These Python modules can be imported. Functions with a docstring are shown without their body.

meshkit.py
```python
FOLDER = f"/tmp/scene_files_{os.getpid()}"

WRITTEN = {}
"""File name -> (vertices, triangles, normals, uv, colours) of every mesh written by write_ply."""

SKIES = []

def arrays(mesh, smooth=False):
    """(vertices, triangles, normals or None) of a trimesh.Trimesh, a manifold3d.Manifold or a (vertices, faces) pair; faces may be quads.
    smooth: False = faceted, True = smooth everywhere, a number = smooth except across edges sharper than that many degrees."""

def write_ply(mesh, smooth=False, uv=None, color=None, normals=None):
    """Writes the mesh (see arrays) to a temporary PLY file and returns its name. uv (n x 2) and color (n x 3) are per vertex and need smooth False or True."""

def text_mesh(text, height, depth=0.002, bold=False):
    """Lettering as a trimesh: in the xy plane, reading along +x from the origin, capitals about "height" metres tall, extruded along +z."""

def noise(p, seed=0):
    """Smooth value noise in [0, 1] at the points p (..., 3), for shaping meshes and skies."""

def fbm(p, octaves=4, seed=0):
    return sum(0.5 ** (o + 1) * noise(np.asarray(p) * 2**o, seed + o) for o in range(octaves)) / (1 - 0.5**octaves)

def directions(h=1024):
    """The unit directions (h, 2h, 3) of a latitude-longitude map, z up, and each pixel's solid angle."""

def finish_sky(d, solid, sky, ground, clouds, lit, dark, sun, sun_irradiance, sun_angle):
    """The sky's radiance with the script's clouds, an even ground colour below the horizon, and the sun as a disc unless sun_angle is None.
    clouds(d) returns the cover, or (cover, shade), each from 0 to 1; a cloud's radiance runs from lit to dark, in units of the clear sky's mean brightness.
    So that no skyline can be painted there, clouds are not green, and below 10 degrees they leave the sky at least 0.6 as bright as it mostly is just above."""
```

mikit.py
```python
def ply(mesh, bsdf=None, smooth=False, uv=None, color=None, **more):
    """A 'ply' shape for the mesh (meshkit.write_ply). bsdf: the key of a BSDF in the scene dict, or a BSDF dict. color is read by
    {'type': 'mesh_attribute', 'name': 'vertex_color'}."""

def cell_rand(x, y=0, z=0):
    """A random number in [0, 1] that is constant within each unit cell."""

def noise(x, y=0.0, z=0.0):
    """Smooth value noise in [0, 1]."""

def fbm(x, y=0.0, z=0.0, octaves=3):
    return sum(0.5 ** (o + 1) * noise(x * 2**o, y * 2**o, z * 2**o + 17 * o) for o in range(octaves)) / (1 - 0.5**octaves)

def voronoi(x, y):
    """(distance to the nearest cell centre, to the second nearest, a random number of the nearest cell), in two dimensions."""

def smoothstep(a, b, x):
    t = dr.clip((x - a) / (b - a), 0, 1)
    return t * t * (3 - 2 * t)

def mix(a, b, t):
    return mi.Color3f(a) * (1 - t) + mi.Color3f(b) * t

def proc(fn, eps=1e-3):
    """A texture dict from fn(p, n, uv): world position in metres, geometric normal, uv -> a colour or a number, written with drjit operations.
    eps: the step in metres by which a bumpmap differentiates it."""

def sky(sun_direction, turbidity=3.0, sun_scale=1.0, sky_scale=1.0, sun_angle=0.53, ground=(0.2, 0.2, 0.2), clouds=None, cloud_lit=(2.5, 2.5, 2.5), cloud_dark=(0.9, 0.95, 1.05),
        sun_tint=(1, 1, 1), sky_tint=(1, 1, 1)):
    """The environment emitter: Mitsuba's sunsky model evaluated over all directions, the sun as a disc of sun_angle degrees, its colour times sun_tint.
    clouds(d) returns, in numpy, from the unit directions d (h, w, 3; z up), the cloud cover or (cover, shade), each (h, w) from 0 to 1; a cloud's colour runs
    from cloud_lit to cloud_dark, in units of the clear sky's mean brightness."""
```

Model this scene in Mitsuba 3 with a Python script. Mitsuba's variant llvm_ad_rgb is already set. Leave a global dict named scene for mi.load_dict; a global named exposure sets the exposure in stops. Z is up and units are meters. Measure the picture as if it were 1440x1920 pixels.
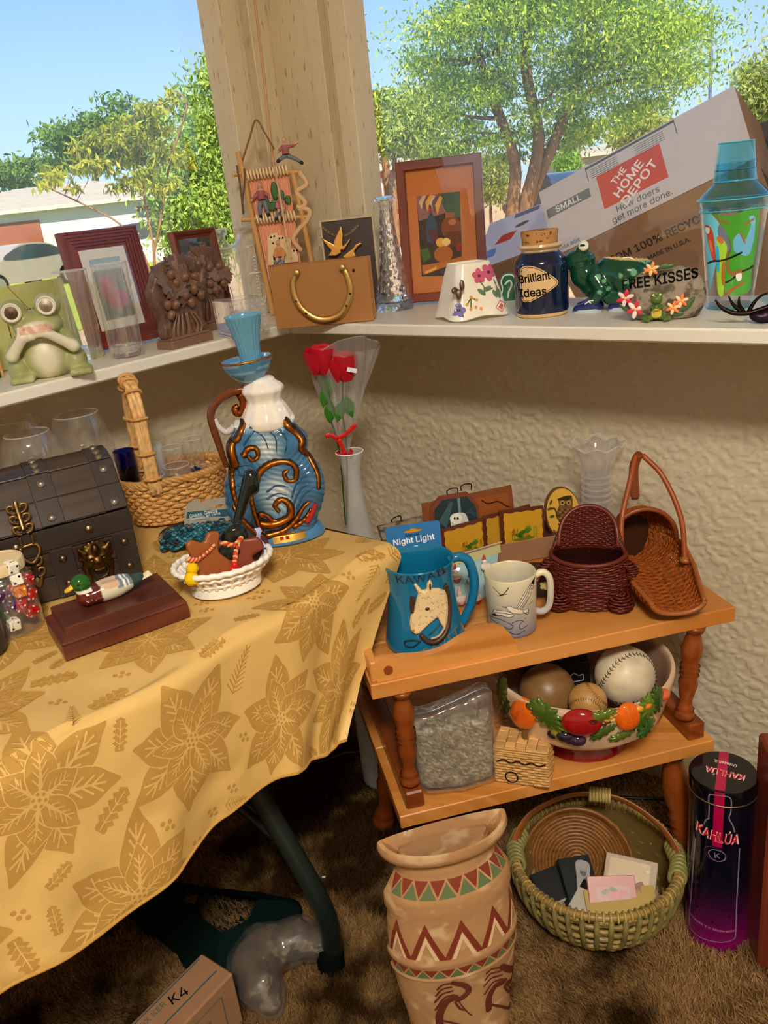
import math, numpy as np, trimesh, mitsuba as mi, mikit, meshkit, manifold3d
import drjit as dr
from shapely.geometry import Polygon, LineString, Point, MultiPolygon
from shapely import affinity as aff, union_all

scene, labels = {}, {}
# ---------------------------------------------------------------- camera
H, FOC = 1.25, 1550.0                       # eye height in metres, focal length in pixels of the 1440x1920 frame
EYE = np.array([0, 0, H])
R = np.array([[0.7613288, 0.15313527, -0.63002226], [0.63987393, -0.33421501, 0.69199832], [-0.10459355, -0.92997307, -0.35243478]])  # columns: right, down, forward
T4 = mi.ScalarTransform4f
scene['camera'] = {'type': 'perspective', 'fov': math.degrees(2 * math.atan(720 / FOC)), 'fov_axis': 'x', 'near_clip': 0.05, 'far_clip': 500.0,
                   'to_world': T4().look_at(origin=EYE.tolist(), target=(EYE + R[:, 2]).tolist(), up=(-R[:, 1]).tolist())}
# ---------------------------------------------------------------- light: sky, sun, an added ceiling fill lamp
exposure = 2.35
SUN = (0.62, -0.42, 0.80)
scene['sky'] = mikit.sky(SUN, turbidity=2.6, sun_scale=1.3, sky_scale=1.0, sky_tint=(0.85, 1.0, 1.12), ground=(0.35, 0.32, 0.27),
                         clouds=lambda d: (0.55 * np.clip(1 - d[..., 2] / 0.32, 0, 1) ** 1.5, 0.0), cloud_lit=(1.25, 1.3, 1.32), cloud_dark=(1.0, 1.0, 1.0))
FILL_LAMP = (23.5, 21.8, 18.6)

# ---------------------------------------------------------------- measuring: a pixel of the photograph to a point on a known plane
def ray(px, py):
    return R @ np.array([(px - 720) / FOC, (py - 960) / FOC, 1.0])
def P(px, py, z):
    d = ray(px, py); return EYE + d * ((z - H) / d[2])
def PX(px, py, x):
    d = ray(px, py); return EYE + d * (x / d[0])
def PY(px, py, y):
    d = ray(px, py); return EYE + d * (y / d[1])
def PD(px, py, dist):
    d = ray(px, py); return EYE + d * (dist / math.hypot(d[0], d[1]))
def pix(q):
    d = R.T @ (np.asarray(q, float) - EYE); return 720 + FOC * d[0] / d[2], 960 + FOC * d[1] / d[2]
def mpp(q):
    return float((np.asarray(q, float) - EYE) @ R[:, 2]) / FOC      # metres per pixel at q
def ztop(q, py):
    k = (py - 960) / FOC; a = EYE * 0 + np.array([q[0], q[1], 0]) - EYE     # height z above (x, y) that is seen at row py
    A, B = R[:, 1], R[:, 2]
    return -(A @ a - k * (B @ a)) / (A[2] - k * B[2])
SZ, TZ, UZ, LZ = 1.03, 0.742, 0.58, 0.35    # tops of window sill, table, upper and lower shelf

# ---------------------------------------------------------------- entries
MS = [np.eye(4)]
def lin(c):
    c = np.asarray(c, float); return np.where(c <= .04045, c / 12.92, ((c + .055) / 1.055) ** 2.4)
def uniq(key):
    if key not in scene and key not in labels: return key
    i = 1
    while f'{key}_{i:03d}' in scene or f'{key}_{i:03d}' in labels: i += 1
    return f'{key}_{i:03d}'
def M4(p=(0, 0, 0), yaw=0.0, pitch=0.0, roll=0.0, s=1.0):
    """local frame at p: yaw about z, then pitch about local x, roll about local y (radians)"""
    c, q = math.cos, math.sin
    Z = np.array([[c(yaw), -q(yaw), 0], [q(yaw), c(yaw), 0], [0, 0, 1]])
    X = np.array([[1, 0, 0], [0, c(pitch), -q(pitch)], [0, q(pitch), c(pitch)]])
    Y = np.array([[c(roll), 0, q(roll)], [0, 1, 0], [-q(roll), 0, c(roll)]])
    m = np.eye(4); m[:3, :3] = Z @ X @ Y * s; m[:3, 3] = p; return m
def face(p, deg=0.0):
    """yaw that turns local -y to the camera, plus deg counter-clockwise"""
    return math.atan2(-p[1], -p[0]) + math.pi / 2 + math.radians(deg)
class at:
    def __init__(self, p=(0, 0, 0), yaw=0.0, pitch=0.0, roll=0.0, s=1.0): self.m = M4(p, yaw, pitch, roll, s)
    def __enter__(self): MS.append(MS[-1] @ self.m); return self
    def __exit__(self, *a): MS.pop()
def add(key, mesh, mat, col=None, smooth=35, uv=None, label=None, **more):
    key = uniq(key)
    v, f, n = meshkit.arrays(mesh, smooth)
    c = None
    if callable(col): c = lin(np.clip(col(v, n), 0, 1))
    elif col is not None: c = np.tile(lin(col), (len(v), 1))
    t = None if uv is None else (uv(v) if callable(uv) else uv)
    if mat in WOODS: t = t + np.array([100.0 * list(WOODS).index(mat) + 50, 50]); mat = 'wood'
    mat = {'plastic': 'gloss', 'car_paint': 'gloss', 'polished_metal': 'metal'}.get(mat, mat)
    A = MS[-1]
    v = v @ A[:3, :3].T + A[:3, 3]
    if n is not None:
        n = n @ A[:3, :3].T; n = n / (np.linalg.norm(n, axis=1, keepdims=True) + 1e-20)
    path = meshkit.write_ply((v, f), False, t, c, normals=n)
    scene[key] = {'type': 'ply', 'filename': path, 'face_normals': n is None, 'bsdf': {'type': 'ref', 'id': mat}, **more}
    if label: labels.setdefault(key, {})['label'] = label
    return key
def thing(name, label, cat, group=None):
    key = uniq(name); labels[key] = {'label': label, 'category': cat}
    if group: labels[key]['group'] = group
    return key
def one(name, label, cat, mesh, mat, col=None, smooth=35, uv=None, group=None, **more):
    key = add(name, mesh, mat, col, smooth, uv, **more)
    labels[key] = {'label': label, 'category': cat}
    if group: labels[key]['group'] = group
    return key
def struct(name, mesh, mat, col=None, smooth=35, uv=None, label=None, **more):
    key = add(name, mesh, mat, col, smooth, uv, **more); labels[key] = {'kind': 'structure'}
    if label: labels[key]['label'] = label
    return key
def stuff(key): labels.setdefault(key, {})['kind'] = 'stuff'; return key

# ---------------------------------------------------------------- mesh builders
def cat(*ms):
    ms = [x for m in ms for x in (m if isinstance(m, list) else [m])]
    out, at_, fs = [], 0, []
    for m in ms:
        out.append(np.asarray(m.vertices)); fs.append(np.asarray(m.faces) + at_); at_ += len(m.vertices)
    return trimesh.Trimesh(np.vstack(out), np.vstack(fs), process=False)
def tm(v, f): return trimesh.Trimesh(np.asarray(v, float), np.asarray(f, int), process=False)
def mv(m, p=(0, 0, 0), yaw=0.0, pitch=0.0, roll=0.0, s=1.0):
    A = M4(p, yaw, pitch, roll); S = np.eye(3) * s if np.isscalar(s) else np.diag(s)
    return tm(np.asarray(m.vertices) @ (A[:3, :3] @ S).T + A[:3, 3], m.faces)
def box(x0, x1, y0, y1, z0, z1, r=0.0015):
    r = min(r, (x1 - x0) / 3, (y1 - y0) / 3, (z1 - z0) / 3)
    p = []
    for x, sx in ((x0, 1), (x1, -1)):
        for y, sy in ((y0, 1), (y1, -1)):
            for z, sz in ((z0, 1), (z1, -1)):
                p += [[x + sx * r, y + sy * r, z], [x + sx * r, y, z + sz * r], [x, y + sy * r, z + sz * r]]
    return trimesh.convex.convex_hull(np.array(p))
def cbox(sx, sy, sz, r=0.0015): return box(-sx / 2, sx / 2, -sy / 2, sy / 2, 0, sz, r)
def spl(pts, n, closed=False):
    p = np.asarray(pts, float); k = len(p)
    if closed: q = np.vstack([p[-1:], p, p[:2]]); segs = k
    else: q = np.vstack([2 * p[0] - p[1], p, 2 * p[-1] - p[-2]]); segs = k - 1
    t = np.linspace(0, segs, n, endpoint=not closed); i = np.minimum(t.astype(int), segs - 1); u = (t - i)[:, None]
    a, b, c, d = q[i], q[i + 1], q[i + 2], q[i + 3]
    return 0.5 * (2 * b + (c - a) * u + (2 * a - 5 * b + 4 * c - d) * u ** 2 + (3 * b - a - 3 * c + d) * u ** 3)
def lathe(prof, n=48, mod=None, arc=None):
    """profile of (r, z), bottom to top on the outside; r=0 ends close it"""
    prof = np.asarray(prof, float); a = np.arange(n) * 2 * np.pi / n
    k = len(prof); r = np.repeat(prof[:, 0], n); z = np.repeat(prof[:, 1], n); th = np.tile(a, k)
    if mod is not None: r, z = mod(th, r, z)
    v = np.stack([r * np.cos(th), r * np.sin(th), z], 1)
    i, j = np.meshgrid(np.arange(k - 1), np.arange(n), indexing='ij'); j2 = (j + 1) % n
    q = np.stack([i * n + j, i * n + j2, (i + 1) * n + j2, (i + 1) * n + j], -1).reshape(-1, 4)
    f = np.vstack([q[:, [0, 1, 2]], q[:, [0, 2, 3]]])
    m = trimesh.Trimesh(v, f, process=False); m.merge_vertices(); m.update_faces(m.nondegenerate_faces()); return tm(m.vertices, m.faces)
def grid(fn, nu, nv, cu=False, cv=False):
    u = np.linspace(0, 1, nu, endpoint=not cu); v = np.linspace(0, 1, nv, endpoint=not cv)
    U, V = np.meshgrid(u, v, indexing='ij'); p = np.stack(fn(U.ravel(), V.ravel()), 1)
    i, j = np.meshgrid(np.arange(nu - (not cu)), np.arange(nv - (not cv)), indexing='ij')
    i2, j2 = (i + 1) % nu, (j + 1) % nv
    q = np.stack([i * nv + j, i2 * nv + j, i2 * nv + j2, i * nv + j2], -1).reshape(-1, 4)
    return tm(p, np.vstack([q[:, [0, 1, 2]], q[:, [0, 2, 3]]]))
def tube(path, r, sides=8, closed=False, flat=1.0, up=None):
    p = np.asarray(path, float); n = len(p); r = np.broadcast_to(np.asarray(r, float), (n,))
    t = np.roll(p, -1, 0) - np.roll(p, 1, 0) if closed else np.gradient(p, axis=0)
    t /= np.linalg.norm(t, axis=1, keepdims=True) + 1e-12
    a = np.zeros_like(p)
    x = np.array(up, float) if up is not None else (np.array([0, 0, 1.0]) if abs(t[0][2]) < .9 else np.array([1.0, 0, 0]))
    for i in range(n):
        if up is not None: x = np.array(up, float)
        x = x - t[i] * (x @ t[i]); x = x / (np.linalg.norm(x) + 1e-12); a[i] = x
    b = np.cross(t, a); g = np.arange(sides) * 2 * np.pi / sides
    v = p[:, None] + r[:, None, None] * (flat * np.cos(g)[None, :, None] * a[:, None] + np.sin(g)[None, :, None] * b[:, None])
    m = n if closed else n - 1
    i, j = np.meshgrid(np.arange(m), np.arange(sides), indexing='ij'); i2 = (i + 1) % n; j2 = (j + 1) % sides
    q = np.stack([i * sides + j, i * sides + j2, i2 * sides + j2, i2 * sides + j], -1).reshape(-1, 4)
    f = [q[:, [0, 1, 2]], q[:, [0, 2, 3]]]
    v = v.reshape(-1, 3)
    if not closed:
        c = np.arange(1, sides - 1)
        f += [np.stack([c * 0, c + 1, c], 1), np.stack([c * 0, c, c + 1], 1) + (n - 1) * sides]
    return tm(v, np.vstack(f))
def weave(surf, stakes, rows, r, amp, u0=0.0, u1=1.0, per=4, sides=5, closed=True, flat=1.0, stake_r=None, vr=(0, 1), jit=0.0, seed=0):
    """wicker: weavers running along u that pass in and out of stakes along v; surf(u, v) -> (n, 3)"""
    rng = np.random.default_rng(seed); out = []
    n = stakes * per + (not closed)
    u = np.linspace(u0, u1, n, endpoint=not closed)
    def nrm(u, v):
        e = 1e-3; a = surf(u + e, v) - surf(u - e, v); b = surf(u, np.minimum(v + e, 1)) - surf(u, np.maximum(v - e, 0)); c = np.cross(a, b)
        return c / (np.linalg.norm(c, axis=1, keepdims=True) + 1e-12)
    for j in range(rows):
        v = np.full(n, vr[0] + (vr[1] - vr[0]) * (j + .5) / rows) + (rng.normal(0, jit, n) if jit else 0)
        w = amp * np.sin(np.linspace(0, np.pi * stakes, n, endpoint=not closed) + np.pi * (j % 2))
        out.append(tube(surf(u, v) + nrm(u, v) * w[:, None], r * (1 + (rng.normal(0, .12) if jit else 0)), sides, closed, flat))
    if stake_r:
        for s in range(stakes):
            uu = np.full(9, u0 + (u1 - u0) * (s + .5) / stakes); vv = np.linspace(vr[0], vr[1], 9)
            out.append(tube(surf(uu, vv), stake_r, 4))
    return cat(out)
def snet(fn, lo, hi, h):
    """naive surface nets: the zero set of fn(points)"""
    lo, hi = np.asarray(lo, float), np.asarray(hi, float); n = np.ceil((hi - lo) / h).astype(int) + 1
    ax = [lo[k] + np.arange(n[k]) * h for k in range(3)]
    d = fn(np.stack(np.meshgrid(*ax, indexing='ij'), -1).reshape(-1, 3)).reshape(n)
    m = n - 1; s = np.zeros((*m, 3)); c = np.zeros(m)
    for k in range(3):
        o = [x for x in range(3) if x != k]
        for a in (0, 1):
            for b in (0, 1):
                lo_ = [slice(None)] * 3; lo_[k] = slice(0, m[k]); lo_[o[0]] = slice(a, a + m[o[0]]); lo_[o[1]] = slice(b, b + m[o[1]])
                hi_ = list(lo_); hi_[k] = slice(1, m[k] + 1)
                A, B = d[tuple(lo_)], d[tuple(hi_)]; on = (A < 0) != (B < 0)
                t = np.where(on, A / np.where(on, A - B, 1), 0)
                c += on; e = np.zeros((*m, 3)); e[..., k] = t; e[..., o[0]] = a; e[..., o[1]] = b
                s += e * on[..., None]
    act = c > 0; idx = -np.ones(m, int); idx[act] = np.arange(act.sum())
    v = lo + (np.argwhere(act) + s[act] / c[act][:, None]) * h
    fs = []
    for k in range(3):
        o = [(k + 1) % 3, (k + 2) % 3]
        sl = [slice(None)] * 3; sl[k] = slice(0, m[k]); sl[o[0]] = slice(1, m[o[0]]); sl[o[1]] = slice(1, m[o[1]])
        sh = list(sl); sh[k] = slice(1, m[k] + 1)
        A, B = d[tuple(sl)], d[tuple(sh)]; on = np.argwhere((A < 0) != (B < 0)); neg = A[tuple(on.T)] < 0
        on[:, o[0]] += 1; on[:, o[1]] += 1
        def g(a, b):
            q = on.copy(); q[:, o[0]] -= a; q[:, o[1]] -= b; return idx[tuple(q.T)]
        q = np.stack([g(1, 1), g(0, 1), g(0, 0), g(1, 0)], 1); q[~neg] = q[~neg][:, ::-1]; fs.append(q)
    q = np.vstack(fs); return tm(v, np.vstack([q[:, [0, 1, 2]], q[:, [0, 2, 3]]]))
def ell(c, r, yaw=0.0, pitch=0.0, roll=0.0):
    A = M4(c, yaw, pitch, roll); r = np.asarray(r, float)
    def f(p):
        q = (p - A[:3, 3]) @ A[:3, :3] / r; k0 = np.linalg.norm(q, axis=1); k1 = np.linalg.norm(q / r, axis=1) + 1e-9
        return k0 * (k0 - 1) / k1
    return f
def cap(a, b, r0, r1=None):
    a, b = np.asarray(a, float), np.asarray(b, float); r1 = r0 if r1 is None else r1
    def f(p):
        t = np.clip((p - a) @ (b - a) / ((b - a) @ (b - a)), 0, 1); return np.linalg.norm(p - a - t[:, None] * (b - a), axis=1) - (r0 + (r1 - r0) * t)
    return f
def blob(prims, k, h, cut=None, pad=0.01, lo=None, hi=None, carve=(), disp=None):
    def fn(p):
        d = np.stack([f(p) for f in prims]); m = d.min(0); d = m - k * np.log(np.exp(-(d - m) / k).sum(0))
        for c in carve: d = np.maximum(d, -c(p))
        if disp is not None: d = d + disp(p)
        if cut is not None: d = np.maximum(d, cut - p[:, 2])
        return d
    return snet(fn, lo, hi, h)
def poly(pts, n=0, closed=True): return Polygon(spl(pts, n or 6 * len(pts), closed)).buffer(0)
def ellp(cx, cy, rx, ry, rot=0): return aff.rotate(aff.translate(aff.scale(Point(0, 0).buffer(1, 12), rx, ry), cx, cy), rot, origin=(cx, cy))
def stroke(pts, w, n=0, smooth=True):
    p = np.asarray(pts, float)
    return LineString(spl(p, n or 6 * len(p)) if smooth and len(p) > 2 else p).buffer(w, 3)
def parts_of(g): return [x for x in getattr(g, 'geoms', [g]) if x.geom_type == 'Polygon' and x.area > 1e-9]
def ext(g, depth, edge=None):
    """shapely shape in xy extruded along z"""
    ms = [trimesh.creation.extrude_polygon(x, depth, engine='earcut') for x in parts_of(g.simplify(1e-5))]
    m = cat(ms)
    if edge:
        v, f = trimesh.remesh.subdivide_to_size(m.vertices, m.faces, edge, max_iter=12); m = tm(v, f)
    return m
def txt(s, h, depth=0.0004, bold=True, edge=None, center=True, squeeze=1.0):
    m = meshkit.text_mesh(s, h, depth, bold); v = np.array(m.vertices); f = np.array(m.faces)
    if center: v[:, 0] -= (v[:, 0].min() + v[:, 0].max()) / 2
    v[:, 0] *= squeeze
    if edge: v, f = trimesh.remesh.subdivide_to_size(v, f, edge, max_iter=12)
    return tm(v, f)
def stand(m, y=0.0): v = np.asarray(m.vertices); return tm(np.stack([v[:, 0], y - v[:, 2], v[:, 1]], 1), m.faces)   # xy picture -> upright, facing local -y
def warp(m, fn): return tm(fn(np.asarray(m.vertices)), m.faces)
def oncyl(m, rad, off=0.0, a0=0.0):
    """xy picture wrapped on an upright cylinder of radius rad (a number or function of height), centred on local -y"""
    v = np.asarray(m.vertices); r0 = rad(v[:, 1]) if callable(rad) else rad
    a = v[:, 0] / (r0 if not callable(rad) else np.maximum(r0, 1e-4)) + a0; r = r0 + off + v[:, 2]
    return tm(np.stack([r * np.sin(a), -r * np.cos(a), v[:, 1]], 1), m.faces)
def planar(a, b): return lambda v: np.stack([v @ np.asarray(a, float), v @ np.asarray(b, float)], 1)
# ---------------------------------------------------------------- materials
def tex(fn, eps=1e-3): return mikit.proc(fn, eps)
VC = {'type': 'mesh_attribute', 'name': 'vertex_color'}
def rgb(c): return {'type': 'rgb', 'value': lin(c).tolist()}
def L3(c): return [float(x) for x in lin(c)]
def pr(base, rough=.5, spec=.5, **k): return {'type': 'twosided', 'bsdf': {'type': 'principled', 'base_color': base, 'roughness': rough, 'specular': spec, **k}}
def df(t): return {'type': 'twosided', 'bsdf': {'type': 'diffuse', 'reflectance': t}}
scene['matte'] = {'type': 'twosided', 'bsdf': {'type': 'diffuse', 'reflectance': VC}}
scene['satin'] = pr(VC, .40, .45)
scene['gloss'] = pr(VC, .09, .6)
def mc(a): return {'type': 'twosided', 'bsdf': {'type': 'roughconductor', 'material': 'none', 'specular_reflectance': VC, 'alpha': a, 'distribution': 'ggx'}}
scene['metal'] = mc(.14)
scene['leaf'] = {'type': 'principledthin', 'base_color': VC, 'roughness': .55, 'diff_trans': .8, 'spec_trans': 0.0}
scene['glass'] = {'type': 'dielectric', 'int_ior': 1.5, 'ext_ior': 1.0}
scene['aqua_glass'] = {'type': 'thindielectric', 'int_ior': 1.45, 'ext_ior': 1.0, 'specular_transmittance': rgb((.66, .92, .97))}
scene['film'] = {'type': 'thindielectric', 'int_ior': 1.45, 'ext_ior': 1.0}
scene['pane'] = {'type': 'thindielectric', 'int_ior': 1.5, 'ext_ior': 1.0}
scene['thin_glass'] = {'type': 'thindielectric', 'int_ior': 1.7, 'ext_ior': 1.0}
scene['clear_haze'] = {'type': 'blendbsdf', 'weight': .05, 'a': {'type': 'thindielectric', 'int_ior': 1.65, 'ext_ior': 1.0}, 'b': {'type': 'twosided', 'bsdf': {'type': 'diffuse', 'reflectance': rgb((.86, .87, .88))}}}
scene['hazy'] = {'type': 'blendbsdf', 'weight': .13, 'a': {'type': 'thindielectric', 'int_ior': 1.6, 'ext_ior': 1.0}, 'b': {'type': 'twosided', 'bsdf': {'type': 'diffuse', 'reflectance': rgb((.86, .87, .90))}}}
scene['frosted'] = {'type': 'blendbsdf', 'weight': .38, 'a': {'type': 'thindielectric', 'int_ior': 1.5, 'ext_ior': 1.0}, 'b': {'type': 'twosided', 'bsdf': {'type': 'diffuse', 'reflectance': rgb((.86, .87, .88))}}}
scene['blue_glass'] = {'type': 'thindielectric', 'int_ior': 1.5, 'ext_ior': 1.0, 'specular_transmittance': rgb((.10, .16, .62))}

def rp(base, alpha): return {'type': 'twosided', 'bsdf': {'type': 'roughplastic', 'diffuse_reflectance': base, 'alpha': alpha, 'distribution': 'ggx'}}
# one wood BSDF for all: the hundreds of uv.x choose the palette, so that the renderer compiles a single code path
WOODS = {'maple': ((.85, .58, .30), (.76, .48, .21), (.67, .40, .16)), 'maple_dark': ((.55, .27, .09), (.43, .19, .06), (.36, .15, .05)), 'cherry': ((.50, .22, .15), (.41, .17, .12), (.54, .25, .16)),
         'walnut': ((.42, .20, .13), (.30, .13, .09), (.24, .10, .07)), 'chest_wood': ((.26, .20, .17), (.20, .15, .13), (.30, .24, .20)), 'chest_strap': ((.21, .18, .165), (.18, .155, .14), (.24, .20, .18))}
def wood(p, n, uv):
    k = dr.floor(uv.x / 100); u, v = uv.x - 100 * k, uv.y
    w = mikit.noise(u * 3, v * 9) * 2.2; g = mikit.smoothstep(.3, .72, mikit.fbm(u * 5, v * 70 + w * 3, 3.3, octaves=2)); b = .35 * mikit.smoothstep(.45, .85, mikit.noise(u * 2.2, v * 9, 7.7)); out = mi.Color3f(0)
    for i, c in enumerate(WOODS.values()): out = dr.select(dr.abs(k - i) < .5, mikit.mix(mikit.mix(L3(c[0]), L3(c[1]), g), L3(c[2]), b), out)
    return out
scene['wood'] = rp(tex(wood), .09)
scene['wall_plaster'] = {'type': 'twosided', 'bsdf': {'type': 'diffuse', 'reflectance': tex(lambda p, n, uv: mikit.mix(L3((.82, .77, .67)), L3((.79, .73, .62)), mikit.noise(p.x * 4, p.y * 4, p.z * 4)))}}
def trim_col(p, n, uv):
    s = mikit.smoothstep(.66, .78, mikit.fbm(p.x * 230 + 3, p.y * 230, p.z * 30, octaves=3)); w = mikit.noise(p.x * 9, p.y * 9, p.z * 5)
    return mikit.mix(mikit.mix(L3((.86, .80, .67)), L3((.80, .73, .60)), w), L3((.46, .38, .29)), s * .5)
scene['old_paint'] = {'type': 'twosided', 'bsdf': {'type': 'bumpmap', 'arbitrary': tex(lambda p, n, uv: mikit.fbm(p.x * 190, p.y * 190, p.z * 26, octaves=3), 8e-4), 'scale': .0014,
    'bsdf': {'type': 'diffuse', 'reflectance': tex(trim_col)}}}
scene['sill_paint'] = rp(tex(lambda p, n, uv: mikit.mix(L3((.97, .95, .89)), L3((.94, .91, .83)), mikit.noise(p.x * 8, p.y * 8, p.z * 8))), .14)
def carpet_mix(x, y, z, N, F):
    big = F(x * 5.0, y * 5.0, 2.0); mid = F(x * 17.0, y * 17.0, 8.0); fine = N(x * 210.0, y * 210.0, 1.0)
    return big, mid, fine
def carpet_col(p, n, uv):
    big, mid, fine = carpet_mix(p.x, p.y, p.z, mikit.noise, lambda a, b, c: mikit.fbm(a, b, c))
    t = mikit.smoothstep(.36, .66, big * .55 + mid * .45)
    return mikit.mix(mikit.mix(L3((.19, .125, .06)), L3((.50, .38, .23)), t), L3((.66, .52, .36)), .45 * fine * t)
scene['carpet'] = {'type': 'twosided', 'bsdf': {'type': 'diffuse', 'reflectance': tex(carpet_col)}}
scene['cloth_ground'] = rp(rgb((.93, .76, .45)), .20)
scene['cloth_pattern'] = {'type': 'twosided', 'bsdf': {'type': 'diffuse', 'reflectance': rgb((.72, .55, .28))}}
# outdoors
scene['gravel'] = {'type': 'twosided', 'bsdf': {'type': 'diffuse', 'reflectance': tex(lambda p, n, uv: mikit.mix(L3((.58, .50, .40)), L3((.74, .68, .58)), mikit.fbm(p.x * 9, p.y * 9, 1.0, octaves=4)))}}
scene['asphalt'] = {'type': 'twosided', 'bsdf': {'type': 'diffuse', 'reflectance': tex(lambda p, n, uv: mikit.mix(L3((.62, .60, .56)), L3((.70, .68, .64)), mikit.fbm(p.x * 3, p.y * 3, 1.0, octaves=4)))}}
scene['lawn'] = {'type': 'twosided', 'bsdf': {'type': 'diffuse', 'reflectance': tex(lambda p, n, uv: mikit.mix(L3((.42, .56, .16)), L3((.70, .74, .36)), mikit.fbm(p.x * 4, p.y * 4, 1.0, octaves=4)))}}
scene['stucco'] = {'type': 'twosided', 'bsdf': {'type': 'diffuse', 'reflectance': VC}}
scene['shingle'] = {'type': 'twosided', 'bsdf': {'type': 'diffuse', 'reflectance': tex(lambda p, n, uv: mikit.mix(L3((.56, .56, .54)), L3((.66, .66, .64)), mikit.fbm(uv.x * 2, uv.y * 12, 1.0, octaves=3)))}}
scene['bark'] = {'type': 'twosided', 'bsdf': {'type': 'diffuse', 'reflectance': tex(lambda p, n, uv: mikit.mix(L3((.42, .31, .22)), L3((.62, .49, .38)), mikit.fbm(p.x * 25, p.y * 25, p.z * 5, octaves=3)))}}
scene['cardboard'] = df(tex(lambda p, n, uv: mikit.mix(L3((.63, .48, .36)), L3((.57, .42, .31)), mikit.fbm(p.x * 14, p.y * 14, p.z * 14))))
scene['clay'] = {'type': 'twosided', 'bsdf': {'type': 'bumpmap', 'arbitrary': tex(lambda p, n, uv: mikit.fbm(p.x * 70, p.y * 70, p.z * 70, octaves=3), 8e-4), 'scale': .0012,
    'bsdf': {'type': 'diffuse', 'reflectance': tex(lambda p, n, uv: mikit.mix(mikit.mix(L3((.72, .56, .40)), L3((.63, .46, .31)), mikit.fbm(p.x * 9, p.y * 9, p.z * 9)), L3((.78, .66, .50)), mikit.smoothstep(.55, .75, mikit.fbm(p.x * 40, p.y * 40, p.z * 40))))}}}
scene['cork'] = df(tex(lambda p, n, uv: mikit.mix(L3((.72, .53, .33)), L3((.36, .22, .12)), mikit.smoothstep(.6, .7, mikit.fbm(p.x * 180, p.y * 180, p.z * 180)))))
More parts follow.
